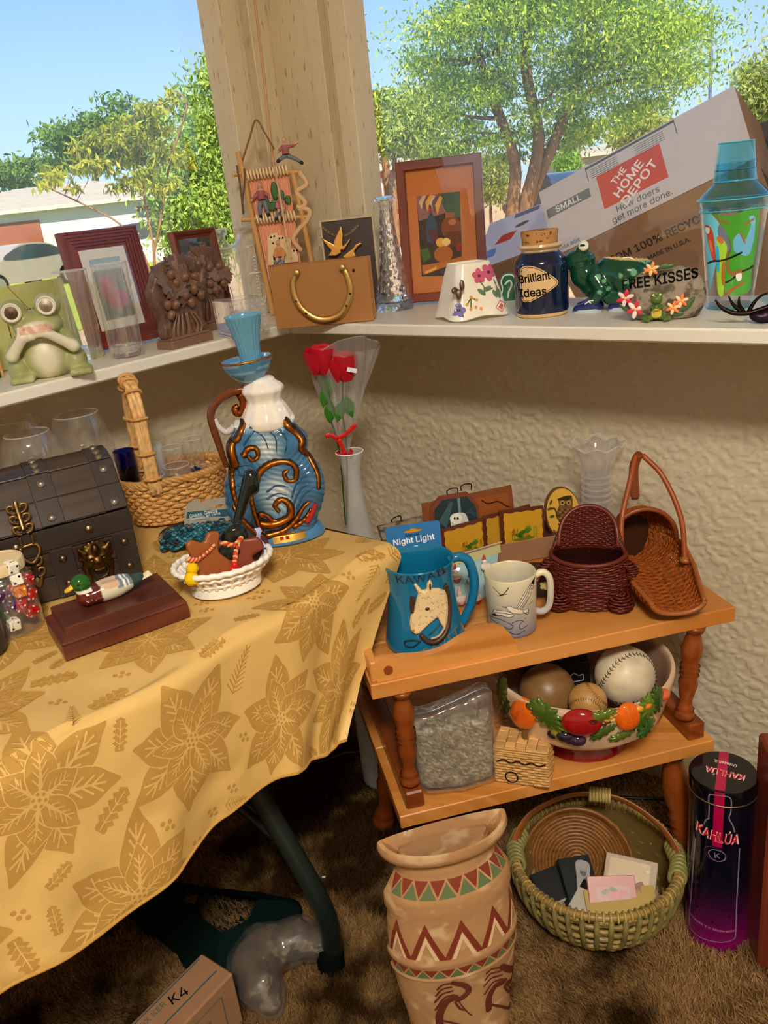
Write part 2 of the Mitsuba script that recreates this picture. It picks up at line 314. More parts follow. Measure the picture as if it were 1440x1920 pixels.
scene['stone'] = {'type': 'twosided', 'bsdf': {'type': 'bumpmap', 'arbitrary': tex(lambda p, n, uv: mikit.fbm(p.x * 160, p.y * 160, p.z * 160, octaves=3), 5e-4), 'scale': .002,
    'bsdf': {'type': 'diffuse', 'reflectance': tex(lambda p, n, uv: mikit.mix(L3((.58, .53, .46)), L3((.36, .32, .27)), mikit.smoothstep(.42, .66, mikit.fbm(p.x * 90, p.y * 90, p.z * 90))))}}}
# ---------------------------------------------------------------- the room
WX, WY = -1.51, 1.46                        # inner faces of the left and right walls (planes x and y)
RX, RY, CZ = 2.6, -2.8, 2.42                # far ends of the room behind the camera
FX, FY = -1.294, 1.195                      # front edges of the two sills
struct('floor', tm([[WX - .1, RY, 0], [RX, RY, 0], [RX, WY + .1, 0], [WX - .1, WY + .1, 0]], [[0, 1, 2], [0, 2, 3]]), 'carpet', smooth=False, label='brown mottled shag carpet')
struct('ceiling', box(WX - .7, RX + .2, RY - .2, WY + .7, CZ, CZ + .15), 'matte', (.90, .87, .80), smooth=False)
WB, WT, LY0, RX1 = SZ - .022, 2.12, -1.9, 1.7    # window openings: bottom, top, far ends
def wall(name, pieces, mat='wall_plaster', col=None, label=None): struct(name, cat([box(*p, .0005) for p in pieces]), mat, col, smooth=False, label=label)
wall('wall_left', [(WX - .12, WX, RY, WY + .12, 0, WB), (WX - .12, WX, RY, WY + .12, WT, CZ), (WX - .12, WX, RY, LY0, WB, WT)], label='textured beige plaster wall below the left window')
wall('wall_right', [(WX, RX, WY, WY + .12, 0, WB), (WX, RX, WY, WY + .12, WT, CZ), (RX1, RX, WY, WY + .12, WB, WT)], label='textured beige plaster wall below the right window')
wall('wall_front', [(WX, RX, RY - .12, RY, 0, CZ)], 'matte', (.88, .83, .72)); wall('wall_side', [(RX, RX + .12, RY, WY, 0, CZ)], 'matte', (.88, .83, .72))
struct('roof_eave', cat(box(WX - .75, RX, RY, WY + .75, CZ + .15, CZ + .2)), 'matte', (.8, .78, .74), smooth=False)  # unseen eave, added to keep direct sun out of the windows
def skin(name, fn, n, dirn):
    def g(a, b):
        p = fn(a, b); q = np.stack(p, 1); h = np.clip((meshkit.fbm(q * 92, 3) - .43) / .17, 0, 1); h = h * h * (3 - 2 * h) * (.5 + .5 * meshkit.noise(q * 30, 5)) * .0026 + .0004
        return tuple((q + h[:, None] * np.array(dirn)).T)
    add(name + '__plaster', grid(g, *n), 'wall_plaster', smooth=True)
skin('wall_right', lambda a, b: (WX + a * 1.5, np.full(len(a), WY), .05 + b * .96), (560, 360), (0, -1, 0))
skin('wall_left', lambda a, b: (np.full(len(a), WX), WY - a * 1.5, .55 + b * .46), (480, 150), (1, 0, 0))
# sills: deep painted boards
struct('trim_1', box(WX - .05, FX, RY, FY, SZ - .022, SZ, .003), 'sill_paint', label='cream painted board of the left window sill')
struct('trim_2', box(FX, RX1, FY, WY + .05, SZ - .022, SZ, .003), 'sill_paint', label='cream painted board of the right window sill')
struct('trim_3', box(WX - .05, FX, FY, WY + .05, SZ - .0221, SZ - .0001, .003), 'sill_paint', label='corner piece of the window sill')
# baseboard
struct('baseboard_right', box(WX, RX, WY - .014, WY - .0005, 0, .095, .003), 'matte', (.66, .57, .42)); struct('baseboard_left', box(WX + .0005, WX + .014, RY, WY - .014, 0, .095, .003), 'matte', (.66, .57, .42))
# corner post with its casings, stops and grooves
z0, z1 = SZ, WT
def board_l(name, y0, y1, d0, d1): return struct(name, box(WX - d0, WX + d1, y0, y1, z0, z1, .002), 'old_paint', smooth=False)
def board_r(name, x0, x1, d0, d1): return struct(name, box(x0, x1, WY - d1, WY + d0, z0, z1, .002), 'old_paint', smooth=False)
board_l('trim_4', 1.308, 1.357, .05, .016); board_l('trim_5', 1.357, 1.394, .05, -.012); board_l('trim_6', 1.394, 1.432, .05, .012); board_l('trim_7', 1.432, 1.50, .12, 0.0)
board_r('trim_8', -1.51, -1.388, .12, 0.0); board_r('trim_9', -1.388, -1.350, .05, .010); board_r('trim_10', -1.350, -1.319, .05, -.012); board_r('trim_11', -1.319, -1.271, .05, .014)
struct('trim_12', cat(box(WX - .05, WX + .012, LY0, 1.31, WT - .05, WT, .003)), 'old_paint', smooth=False); struct('trim_13', box(-1.27, RX1, WY - .012, WY + .05, WT - .05, WT, .003), 'old_paint', smooth=False)
struct('window_1', tm([[WX - .03, LY0, SZ], [WX - .03, 1.31, SZ], [WX - .03, 1.31, WT], [WX - .03, LY0, WT]], [[0, 1, 2], [0, 2, 3]]), 'pane', smooth=False, label='large pane of the left window')
struct('window_2', tm([[-1.272, WY + .03, SZ], [RX1, WY + .03, SZ], [RX1, WY + .03, WT], [-1.272, WY + .03, WT]], [[0, 1, 2], [0, 2, 3]]), 'pane', smooth=False, label='large pane of the right window')
# ceiling lamp added as warm fill light, unseen behind the camera
t = thing('ceiling_lamp', 'round frosted ceiling lamp added as unseen fill light', 'lamp')
with at((.55, -.50, CZ)):
    add(t + '__base', lathe([(0, -.03), (.17, -.03), (.19, 0), (0, 0)], 40), 'metal', (.75, .70, .6))
    dish = lathe(spl([(0, -.14), (.12, -.125), (.22, -.08), (.25, -.03)], 12), 40)
    add(t + '__dish', dish, 'matte', (.95, .93, .9), emitter={'type': 'area', 'radiance': {'type': 'rgb', 'value': list(FILL_LAMP)}})
# carpet pile: blades of shag, denser than can be counted
rng = np.random.default_rng(5)
def shag(n, x0, x1, y0, y1):
    b = np.stack([rng.uniform(x0, x1, n), rng.uniform(y0, y1, n), np.zeros(n)], 1)
    h = rng.uniform(.006, .016, n) * (.65 + .7 * meshkit.fbm(np.stack([b[:, 0] * 14, b[:, 1] * 14, b[:, 0] * 0], 1), 2))
    a = rng.uniform(0, 2 * np.pi, n) ; flow = 6.28 * meshkit.fbm(np.stack([b[:, 0] * 6, b[:, 1] * 6, b[:, 0] * 0 + 4], 1), 2); a2 = flow + rng.normal(0, .9, n)
    w = rng.uniform(.0008, .0016, n)[:, None] * np.stack([np.cos(a), np.sin(a), a * 0], 1)
    tip = b + np.stack([np.cos(a2) * h * .9, np.sin(a2) * h * .9, h], 1); mid = b + (tip - b) * np.array([.35, .35, .62])
    v = np.stack([b - w, b + w, mid - w * .8, mid + w * .8, tip], 1).reshape(-1, 3)
    f = (np.array([[0, 1, 3], [0, 3, 2], [2, 3, 4]])[None] + 5 * np.arange(n)[:, None, None]).reshape(-1, 3)
    return tm(v, f)
k = add('floor__carpet_pile', shag(190000, -1.5, .15, .15, 1.46), 'carpet', smooth=False); stuff(k)
# ---------------------------------------------------------------- outdoors
G = -.35
def flat_ground(name, pts, z, mat, label):
    g = Polygon(pts); m = ext(g, .02); struct(name, mv(m, (0, 0, z - .02)), mat, smooth=False, label=label)
flat_ground('ground', [(-120, -60), (60, -60), (60, 140), (-120, 140)], G, 'gravel', 'pale desert gravel yard')
flat_ground('lawn', [P(-400, 560, G)[:2], P(-150, 490, G)[:2], P(175, 478, G)[:2], P(330, 500, G)[:2], P(300, 580, G)[:2], P(0, 660, G)[:2]], G + .03, 'lawn', 'green lawn strip in front of the parked car')
flat_ground('street', [PD(600, 400, 21)[:2], PD(1700, 280, 21)[:2], PD(1700, 280, 29)[:2], PD(600, 400, 29)[:2]], G + .02, 'asphalt', 'pale asphalt street')
def leaf_mesh(pts, size, rng, droop=.35, aspect=.38, col=((.30, .46, .10), (.62, .74, .26))):
    n = len(pts); d = rng.normal(0, 1, (n, 3)); d[:, 2] -= droop * 2; d /= np.linalg.norm(d, axis=1, keepdims=True)
    s = np.cross(d, rng.normal(0, 1, (n, 3))); s /= np.linalg.norm(s, axis=1, keepdims=True) + 1e-9
    L = size * rng.uniform(.6, 1.4, n)[:, None]; a = pts; b = pts + d * L
    mid = pts + d * L * .45
    v = np.stack([a, mid + s * L * aspect * .5, b, mid - s * L * aspect * .5], 1).reshape(-1, 3)
    f = (np.array([[0, 1, 2], [0, 2, 3]])[None] + 4 * np.arange(n)[:, None, None]).reshape(-1, 3)
    t = np.clip(rng.normal(.5, .28, n), 0, 1)[:, None]; c = np.asarray(col[0]) * (1 - t) + np.asarray(col[1]) * t
    return tm(v, f), np.repeat(c, 4, 0)
def tree(name, label, base, crowns, n, size, seed, trunks=(), tr=.12, col=((.30, .46, .10), (.62, .74, .26)), clumps=60, spread=.35, group=None, catn='tree', aspect=.38, droop=.35, branches=True):
    """crowns: (centre, radii) ellipsoids; trunks: lists of points"""
    rng = np.random.default_rng(seed); t = thing(name, label, catn, group)
    vol = np.array([np.prod(r) for _, r in crowns]); vol = vol / vol.sum(); pts, cc = [], []
    for (c, r), w in zip(crowns, vol):
        m = max(3, int(clumps * w)); d = rng.normal(0, 1, (m, 3)); d /= np.linalg.norm(d, axis=1, keepdims=True)
        q = np.asarray(c) + d * np.asarray(r) * rng.uniform(.25, 1, (m, 1)) ** .6; cc.append(q)
        k = int(n * w / m)
        for x in q: pts.append(x + rng.normal(0, 1, (k, 3)) * np.asarray(r) * spread * rng.uniform(.5, 1.2) * np.array([1, 1, .7]))
    lm, lc = leaf_mesh(np.vstack(pts), size, rng, droop, aspect, col); cc = np.vstack(cc)
    stuff(add(t + '__foliage', lm, 'leaf', lambda v, n_: lc, smooth=False))
    for tp in trunks:
        tp = spl([up(tp[0], G)] + list(tp), 16); add(t + '__trunk', tube(tp, np.linspace(tr, tr * .45, 16), 8), 'bark', smooth=True)
    if trunks and branches:
        ends = [spl(tp, 14) for tp in trunks]; ms = []
        for x in cc[:: max(1, len(cc) // 40)]:
            e = min((p for tp in ends for p in tp[5:]), key=lambda p: np.linalg.norm(p - x) + max(0, p[2] - x[2]) * 2)
            mid = (e + x) / 2 + rng.normal(0, .06, 3) * np.linalg.norm(x - e); ms.append(tube(spl([e, mid, x], 8), np.linspace(tr * .28, tr * .06, 8), 5))
        add(t + '__branches', cat(ms), 'bark', smooth=True)
    return t
def up(p, z): return np.array([p[0], p[1], z])
def C(px, py, d, rx, rz):                   # crown seen at a pixel, radii in pixels, distance d
    s = d / FOC; return PD(px, py, d), np.array([rx * s, rx * s, rz * s])
def TP(d, *ps): return [PD(x, y, d) for x, y in ps]
# the large tree before the right window
d = 13.0
tree('street_tree', 'large feathery green tree with forked brown trunk seen through the right window', None,
     [C(1060, 40, d, 240, 130), C(860, 90, d, 105, 95), C(1230, 90, d, 130, 85), C(950, 200, d, 130, 80), C(1120, 190, d, 150, 75), C(1000, 280, d * 1.02, 60, 40), C(870, 230, d, 75, 60), C(1060, -120, d, 200, 110)],
     76000, .064, 11, trunks=[TP(d, (955, 470), (962, 380), (965, 300), (930, 200), (900, 110)), TP(d * 1.01, (975, 470), (990, 385), (1015, 320), (1050, 240), (1090, 120), (1110, -20)), TP(d, (985, 400), (1000, 330), (1010, 250), (985, 120), (1000, 0))], tr=.125, clumps=190, spread=.2,
     col=((.34, .52, .12), (.82, .90, .38)))
# trees before the left window
d = 8.0
tree('sapling', 'young tree with thin bare branches and yellow-green leaf tufts before the white house', None,
     [C(250, 225, d, 60, 32), C(330, 180, d, 26, 22), C(200, 290, d, 60, 34), C(120, 330, d, 48, 26), C(300, 290, d, 50, 40), C(270, 340, d, 60, 22), C(160, 260, d, 40, 22)],
     3600, .07, 12, trunks=[TP(d, (290, 600), (290, 480), (270, 370), (265, 280), (250, 220)), TP(d, (290, 520), (300, 420), (320, 300), (350, 200), (330, 170)), TP(d, (285, 520), (235, 430), (170, 390), (75, 345))], tr=.013, clumps=90, spread=.16, col=((.42, .52, .14), (.80, .80, .34)), aspect=.3, droop=.5)
d = 12.0
tree('leafy_tree', 'tall bright green leafy tree beside the corner post in the left window', None,
     [C(400, 250, d, 78, 100), C(370, 370, d, 90, 95), C(450, 400, d, 80, 90), C(330, 330, d, 50, 60), C(430, 160, d, 50, 50)], 26000, .085, 13, trunks=[TP(d, (400, 640), (400, 480), (395, 350), (400, 220))], tr=.09, clumps=130, spread=.25, col=((.40, .56, .20), (.78, .88, .48)))
tree('hedge_tree', 'dark green tree behind the white house roof', None, [C(150, 275, 55, 60, 40), C(230, 250, 55, 60, 45)], 7000, .36, 14, clumps=50, spread=.3, col=((.30, .45, .16), (.50, .62, .28)), trunks=[TP(55, (180, 420), (180, 300), (185, 260))], tr=.3, branches=False)
tree('hedge_tree', 'row of low trees on the skyline left of the white house', None, [C(20, 325, 60, 60, 22), C(90, 312, 60, 40, 20), C(-60, 330, 60, 60, 26)], 5000, .36, 15, clumps=40, spread=.3, col=((.34, .48, .22), (.52, .64, .34)), trunks=[TP(60, (40, 420), (40, 330))], tr=.3, branches=False)
# right window, behind
tree('pale_tree', 'pale yellow-green tree behind the palm beside the corner post', None, [C(745, 235, 30, 70, 55), C(690, 250, 30, 45, 60), C(800, 230, 30, 60, 70)], 11000, .17, 16, clumps=80, spread=.28, col=((.44, .56, .20), (.80, .86, .46)), trunks=[TP(30, (740, 390), (740, 290), (745, 240))], tr=.12)
tree('shrub', 'olive green shrub behind the two trunks of the large tree', None, [C(925, 335, 22, 42, 38), C(895, 355, 22, 30, 30)], 6000, .1, 17, clumps=50, spread=.3, col=((.40, .46, .16), (.70, .72, .36)), catn='shrub', trunks=[TP(22, (920, 400), (920, 350))], tr=.05, branches=False)
tree('shrub', 'bright green round shrub beside the dark parked truck', None, [C(1062, 303, 39, 20, 20)], 2500, .16, 18, clumps=30, spread=.35, col=((.40, .58, .12), (.62, .80, .24)), catn='shrub', trunks=[TP(39, (1062, 350), (1062, 310))], tr=.06, branches=False)
tree('pale_tree', 'yellow-green tree behind the right houses below the large crown', None, [C(1200, 240, 48, 45, 28), C(1110, 250, 48, 30, 22)], 4000, .3, 19, clumps=40, spread=.3, col=((.50, .58, .20), (.78, .80, .40)), trunks=[TP(48, (1190, 330), (1190, 250))], tr=.15, branches=False)
tree('pale_tree', 'light green tree at the right edge of the right window', None, [C(1450, 160, 26, 55, 60), C(1420, 210, 26, 30, 30)], 6000, .15, 20, clumps=50, spread=.28, col=((.46, .56, .26), (.78, .84, .52)), trunks=[TP(26, (1450, 330), (1450, 180))], tr=.1)
# palm
t = thing('palm', 'small fan palm far behind the corner post', 'palm'); pc = PD(712, 196, 33); rng = np.random.default_rng(3); ms = []
for i in range(46):
    a = rng.uniform(0, 6.28); e = rng.uniform(-.5, 1.3); L = rng.uniform(.7, 1.05); dd = np.array([math.cos(a) * math.cos(e), math.sin(a) * math.cos(e), math.sin(e)])
    s = np.cross(dd, [0, 0, 1.0]); s /= np.linalg.norm(s) + 1e-9
    for q in (-.3, -.1, .1, .3):
        tip = pc + dd * L + s * q * L - np.array([0, 0, .25 * L]); m_ = pc + (dd + s * q * .8) * L * .55; w = np.cross(dd, s) * .03 + s * .035
        ms.append(tm([pc, m_ + w, tip, m_ - w], [[0, 1, 2], [0, 2, 3]]))
stuff(add(t + '__fronds', cat(ms), 'leaf', (.44, .60, .22), smooth=False)); add(t + '__trunk', tube([up(pc, G), up(pc, pc[2] - .1)], .14, 8), 'bark', smooth=True)
# houses
def house(name, label, px, py, d, wpx, z_eave, z_ridge, turn, depth, wallc, roofc=None, openings=(), hip=True):
    t = thing(name, label, 'house'); p = PD(px, py, d); s = d / FOC; w = wpx * s; ze, zr = ztop(p, z_eave), ztop(p, z_ridge)
    with at(up(p, G), face(p, turn)):
        ze -= G; zr -= G
        add(t + '__walls', box(-w / 2, w / 2, 0, depth, 0, ze, .02), 'stucco', wallc, smooth=False)
        o = .5; h = depth * .45 if hip else .1
        v = [[-w / 2 - o, -o, ze], [w / 2 + o, -o, ze], [w / 2 + o, depth + o, ze], [-w / 2 - o, depth + o, ze], [-w / 2 + h, depth / 2, zr], [w / 2 - h, depth / 2, zr]]
        v2 = [[x, y, z - .16] for x, y, z in v[:4]]
        f = [[0, 1, 5], [0, 5, 4], [1, 2, 5], [2, 3, 4], [2, 4, 5], [3, 0, 4]]
        r = add(t + '__roof', tm(v, f), 'shingle', None, smooth=False, uv=lambda q: q[:, :2])
        add(r + '__fascia', tm(v[:4] + v2, [[4, 5, 1], [4, 1, 0], [5, 6, 2], [5, 2, 1], [7, 4, 0], [7, 0, 3], [4, 6, 5], [4, 7, 6]]), 'stucco', (.74, .72, .68), smooth=False)
        for nm, x0, x1, a, b, c in openings:
            add(t + '__' + nm, box(x0 * w, x1 * w, -.06, .02, a * ze, b * ze, .01), 'stucco', c, smooth=False)
            if nm == 'window': 
                for k in (0, 1): add(t + '__window__pane', box((x0 + (x1 - x0) * (.06 + .47 * k)) * w, (x0 + (x1 - x0) * (.47 + .47 * k)) * w, -.07, -.05, (a + .05) * ze, (b - .05) * ze, .005), 'gloss', (.25, .30, .34), smooth=False)
    return t
house('house', 'white stucco house with grey hip roof and brown garage door in the left window', 75, 420, 42, 440, 389, 341, -14, 9, (.72, .73, .75), openings=[('garage_door', -.28, 0.0, .0, .82, (.52, .33, .27)), ('window', .36, .46, .3, .85, (.5, .36, .3))])
house('house', 'low grey-roofed brick house behind the framed still life', 735, 340, 40, 170, 312, 277, 4, 8, (.68, .42, .34), openings=[('window', -.35, -.1, .25, .85, (.85, .85, .85)), ('door', .1, .22, .0, .85, (.86, .82, .78))])
house('house', 'tan-roofed low house behind the dark parked truck', 1150, 300, 52, 260, 283, 262, -6, 9, (.70, .66, .58), openings=[('window', -.2, .0, .25, .8, (.92, .9, .86)), ('garage_door', .1, .36, 0, .8, (.9, .88, .84))])
# cars
def car(name, label, px, py, d, yaw, body, kind):
    t = thing(name, label, 'car'); p = PD(px, py, d)
    prof = {'sedan': ([(-2.3, .35), (-2.35, .75), (-2.2, 1.0), (-1.55, 1.04), (-.95, 1.40), (.3, 1.46), (1.15, 1.02), (2.1, .9), (2.35, .7), (2.3, .35)], [(-1.42, 1.04), (-.9, 1.36), (.25, 1.41), (.98, 1.04)]),
            'truck': ([(-2.6, .5), (-2.65, 1.15), (-.9, 1.18), (-.75, 1.75), (.55, 1.78), (1.15, 1.25), (2.4, 1.15), (2.6, .8), (2.55, .5)], [(-.75, 1.24), (-.65, 1.68), (.5, 1.70), (.98, 1.26)]),
            'van': ([(-2.4, .4), (-2.45, 1.2), (-2.2, 1.75), (-1.2, 1.85), (.6, 1.8), (1.5, 1.2), (2.3, 1.05), (2.4, .6), (2.3, .4)], [(-2.0, 1.2), (-1.9, 1.65), (.5, 1.68), (1.2, 1.22)])}[kind]
    with at(up(p, G), face(p, yaw)):
        def side(pts, y0, y1, n=50): return mv(stand(ext(poly(pts, n), y1 - y0), y1), (0, 0, 0))
        add(t + '__body', side(prof[0], -.85, .85), 'car_paint', body, 30)
        for y in (-.865, .835): add(t + '__side_glass', side(prof[1], y, y + .03), 'gloss', (.20, .25, .28), 30)
        g = np.array(prof[1]); add(t + '__rear_window', tm([[g[0][0] - .09, -.62, g[0][1] + .03], [g[0][0] - .09, .62, g[0][1] + .03], [g[1][0] - .08, .55, g[1][1] + .01], [g[1][0] - .08, -.55, g[1][1] + .01]], [[0, 1, 2], [0, 2, 3]]), 'gloss', (.30, .38, .42), smooth=False)
        for y in (-.62, .62): add(t + '__tail_light', box(-2.4 if kind != 'truck' else -2.68, -2.12 if kind != 'truck' else -2.6, y - .2, y + .2, .78, .98, .03), 'gloss', (.75, .10, .12))
        for x in (-1.45, 1.45):
            for y in (-.8, .8):
                w = add(t + '__wheel', mv(trimesh.creation.cylinder(.33, .2, sections=24), (x, y, .33), 0, math.pi / 2), 'matte', (.08, .08, .08))
                add(w + '__hubcap', mv(trimesh.creation.cylinder(.22, .22, sections=16), (x, y, .33), 0, math.pi / 2), 'metal', (.75, .75, .76))
car('sedan', 'silver sedan parked on the white house drive', 18, 478, 31, 222, (.56, .55, .52), 'sedan')
car('van', 'white van parked behind the sapling in front of the leafy tree', 288, 432, 34, 20, (.74, .76, .77), 'van')
car('truck', 'dark blue pickup truck parked across the street', 1050, 338, 33, -60, (.16, .24, .34), 'truck')
pp = PD(1331, 190, 40); one('street_light', 'thin grey street light pole above the cardboard boxes', 'pole', cat(tube([up(pp, G), up(pp, 6.6)], .07, 8), tube([up(pp, 6.6), up(pp, 6.6) + np.array([-.5, .1, .12]), up(pp, 6.6) + np.array([-1.1, .2, .15])], .05, 6)), 'metal', (.6, .62, .64), smooth=True)
# cardboard boxes standing outside the right window, on a low porch bench
bench = thing('porch_bench', 'low wooden porch bench below the right window', 'bench')
for k in range(4): add(bench + '__slat', box(-1.15, .35, 1.60 + .16 * k, 1.74 + .16 * k, .52, .55, .004), 'maple_dark', smooth=False, uv=planar((1, 0, 0), (0, 1, 0)))
for x in (-1.05, .25):
    for y in (1.66, 2.18): add(bench + '__leg', box(x - .04, x + .04, y - .04, y + .04, G, .52, .004), 'maple_dark', smooth=False, uv=planar((0, 0, 1), (1, 1, 0)))
def carton(t, o, ex, ey, ez, W, Hh, D, front, rest):
    """a carton: front face spans ex*W by ez*Hh from corner o, depth ey*D"""
    o, ex, ey, ez = (np.asarray(a, float) for a in (o, ex, ey, ez))
    m = np.eye(4); m[:3, 0], m[:3, 1], m[:3, 2], m[:3, 3] = ex, ey, ez, o; MS.append(m)
    add(t + '__carton', box(0, W, 0, D, 0, Hh, .004), rest, None if rest == 'cardboard' else (.2, .17, .16), smooth=False)
    if front: add(t + '__printed_face', box(.001, W - .001, -.0015, 0, .001, Hh - .001, .0005), 'matte', (.80, .78, .80), smooth=False)
def corner(px, py, y): return PY(px, py, y)
t = thing('moving_carton', 'large white printed moving carton tilted against the outside of the right window', 'carton')
A, B, Cc = corner(1040, 482, 1.80), corner(1330, 335, 1.88), corner(1044, 342, 1.86)
B = A + (corner(1432, 290, 1.88) - A)
ex = B - A; Wd = np.linalg.norm(ex); ex /= Wd; ez = Cc - A; ez -= ex * (ez @ ex); Hd = np.linalg.norm(ez); ez /= Hd; ey = np.cross(ez, ex)
carton(t, A, ex, ey, ez, Wd * .97, Hd, .22, True, 'cardboard')
red, dark = (.80, .30, .26), (.33, .38, .42)
def label_(m, x, z, rot=0, c=dark, nm='print', off=.0018):
    add(t + '__' + nm, mv(stand(mv(m, (0, 0, 0))), (x, -off, z)), 'matte', c, smooth=False)
u = Wd / 430.0                               # metres per pixel along the carton
add(t + '__print', box(u * 8, u * 108, -.0024, -.0014, Hd * .56, Hd * .69, .0002), 'matte', (.42, .47, .50), smooth=False)
label_(txt('SMALL', Hd * .085, .0004), u * 58, Hd * .585, c=(.92, .92, .92), off=.0024)
x0 = u * 128; sq = Hd * .55
add(t + '__emblem', box(x0, x0 + u * 135, -.0024, -.0014, Hd * .30, Hd * .78, .0002), 'matte', red, smooth=False)
for i, (s_, hh) in enumerate((('THE', .09), ('HOME', .115), ('DEPOT', .115))):
    m = txt(s_, Hd * hh, .0004, squeeze=1.0 + .1 * i); v = np.array(m.vertices); a = math.radians(33); v = np.stack([v[:, 0] * math.cos(a) - v[:, 1] * math.sin(a), v[:, 0] * math.sin(a) + v[:, 1] * math.cos(a), v[:, 2]], 1)
    label_(tm(v, m.faces), x0 + u * (48 + 18 * i), Hd * (.60 - .115 * i), c=(.93, .92, .92), off=.0026)
label_(txt('How doers', Hd * .085, .0004, False), u * 196, Hd * .175); label_(txt('get more done.', Hd * .085, .0004, False), u * 200, Hd * .06)
label_(txt('USA BOX', Hd * .05, .0004, False), u * 40, Hd * .045)
add(t + '__print', box(u * 110, u * 300, -.0024, -.0014, Hd * .945, Hd * .975, .0002), 'matte', dark, smooth=False)
add(t + '__print', box(u * 110, u * 111.5, -.0024, -.0014, Hd * .78, Hd * .95, .0002), 'matte', dark, smooth=False); add(t + '__print', box(u * 298.5, u * 300, -.0024, -.0014, Hd * .78, Hd * .95, .0002), 'matte', dark, smooth=False)
for k in range(5):
    for x in (118, 215): add(t + '__print', box(u * x, u * (x + 60), -.0024, -.0014, Hd * (.905 - .028 * k), Hd * (.913 - .028 * k), .0002), 'matte', (.5, .53, .55), smooth=False)
MS.pop()
# its brown lower side faces the room
MS.append(np.eye(4))
dn = np.array([0, 0, -1.0]) * .8 + ey * .25; dn -= ex * (dn @ ex); dn /= np.linalg.norm(dn); nn = np.cross(dn, ex); nn = nn if nn[1] < 0 else -nn
m = np.eye(4); m[:3, 0], m[:3, 1], m[:3, 2], m[:3, 3] = ex, -nn, -dn, A + nn * .002; MS[-1] = m
add(t + '__side_panel', box(-.0, Wd * .97, 0, .006, -.52, 0, .001), 'cardboard', smooth=False)
for s_, h_, x_, z_ in (('MADE FROM 100% RECYCLED', .0175, 176, -.075), ('MADE IN U.S.A.', .010, 215, -.105)):
    add(t + '__print', mv(stand(txt(s_, h_ * Wd / .5, .0004)), (u * x_, -.0006, z_ * Wd / .5)), 'matte', (.28, .22, .20), smooth=False)
add(t + '__print', box(u * 30, u * 330, -.0008, 0, -.20, -.198, .0001), 'matte', (.36, .27, .22), smooth=False)
MS.pop()
t = thing('flat_carton', 'white printed carton with a hand hole beside the larger tilted carton', 'carton')
A, B, Cc = corner(915, 500, 2.06), corner(1040, 455, 2.10), corner(1000, 388, 2.30)
ex = B - A; Wd = np.linalg.norm(ex); ex /= Wd; ez = Cc - (A + B) / 2; ez -= ex * (ez @ ex); Hd = np.linalg.norm(ez); ez /= Hd; ey = np.cross(ez, ex)
carton(t, A - ex * .05, ex, ey, ez, Wd + .04, Hd, .10, True, 'cardboard')
add(t + '__print', box(.09, .17, -.0026, -.0014, Hd * .88, Hd * .97, .0002), 'matte', (.30, .38, .50), smooth=False)
add(t + '__hand_hole', stand(ext(ellp(.125, Hd * .68, .022, .010, 10), .002)), 'matte', (.3, .25, .22), smooth=False)
add(t + '__emblem', stand(ext(Polygon([(.05, Hd * .42), (.10, Hd * .42), (.115, Hd * .58), (.065, Hd * .58)]), .002)), 'matte', red, smooth=False)
add(t + '__print', box(.0, .06, -.0026, -.0014, Hd * .18, Hd * .34, .0002), 'matte', (.45, .55, .75), smooth=False)
MS.pop()
t = thing('dark_carton', 'dark brown open carton behind the turquoise shaker', 'carton')
A, B, Cc = corner(1400, 420, 2.16), corner(1520, 380, 2.12), corner(1392, 245, 2.20)
ex = B - A; Wd = np.linalg.norm(ex); ex /= Wd; ez = Cc - A; ez -= ex * (ez @ ex); Hd = np.linalg.norm(ez); ez /= Hd; ey = np.cross(ez, ex)
carton(t, A - ez * .45, ex, ey, ez, Wd * 2, Hd + .45, .2, False, 'satin')
MS.pop()
# ---------------------------------------------------------------- table, cloth
XE, XB, YE, DROP, RR = -.805, -1.49, .890, .214, .018
def cloth(u, v, off=0.0):
    """cloth sheet: u metres from the back edge across the top and down the front, v metres along the table"""
    t = np.maximum(u - (XE - XB), 0); q = RR * np.pi / 2; a = np.minimum(t, q) / RR; d = np.maximum(t - q, 0); s = d / DROP
    x = np.where(t > 0, XE + RR * np.sin(a), XB + u); z = TZ - RR * (1 - np.cos(a)) - d
    w = np.stack([u * 9, v * 9, v * 0], -1); nz = meshkit.fbm(w, 3, 4) - .5
    edge = np.exp(-((u - (XE - XB)) / .07) ** 2)
    z = z + np.where(t > 0, 0, nz * .010 * np.clip(edge + .1, 0, 1)) + edge * .007 * np.sin(v * 23 + 1.1) * (t <= 0)
    fold = np.sin(v * 21 + .6) * .55 + np.sin(v * 47 + 2.0 + 3 * nz) * .25 + 2.2 * nz
    x = x + s ** .8 * (.012 + .013 * fold) + np.exp(-(d / .05) ** 2) * (t > 0) * .004 * np.sin(v * 31)
    k = np.clip((v - .47) / (YE - .47), 0, 1) ** 1.6
    y = v - k * s * .185 + .01 * s * nz
    z = z + s * .012 * np.sin(v * 13 + .4)
    return x, y, z
def cloth_pt(uv, off):
    e = 1e-3; u, v = uv[:, 0], uv[:, 1]
    p = np.stack(cloth(u, v), 1); a = np.stack(cloth(u + e, v), 1) - np.stack(cloth(u - e, v), 1); b = np.stack(cloth(u, v + e), 1) - np.stack(cloth(u, v - e), 1)
    n = np.cross(a, b); n /= np.linalg.norm(n, axis=1, keepdims=True) + 1e-12
    return p + n * off
UL = XE - XB + DROP + RR * np.pi / 2
V0 = -.5
fr = grid(lambda a, b: cloth(a * UL, V0 + b * (YE - V0)), 190, 220)
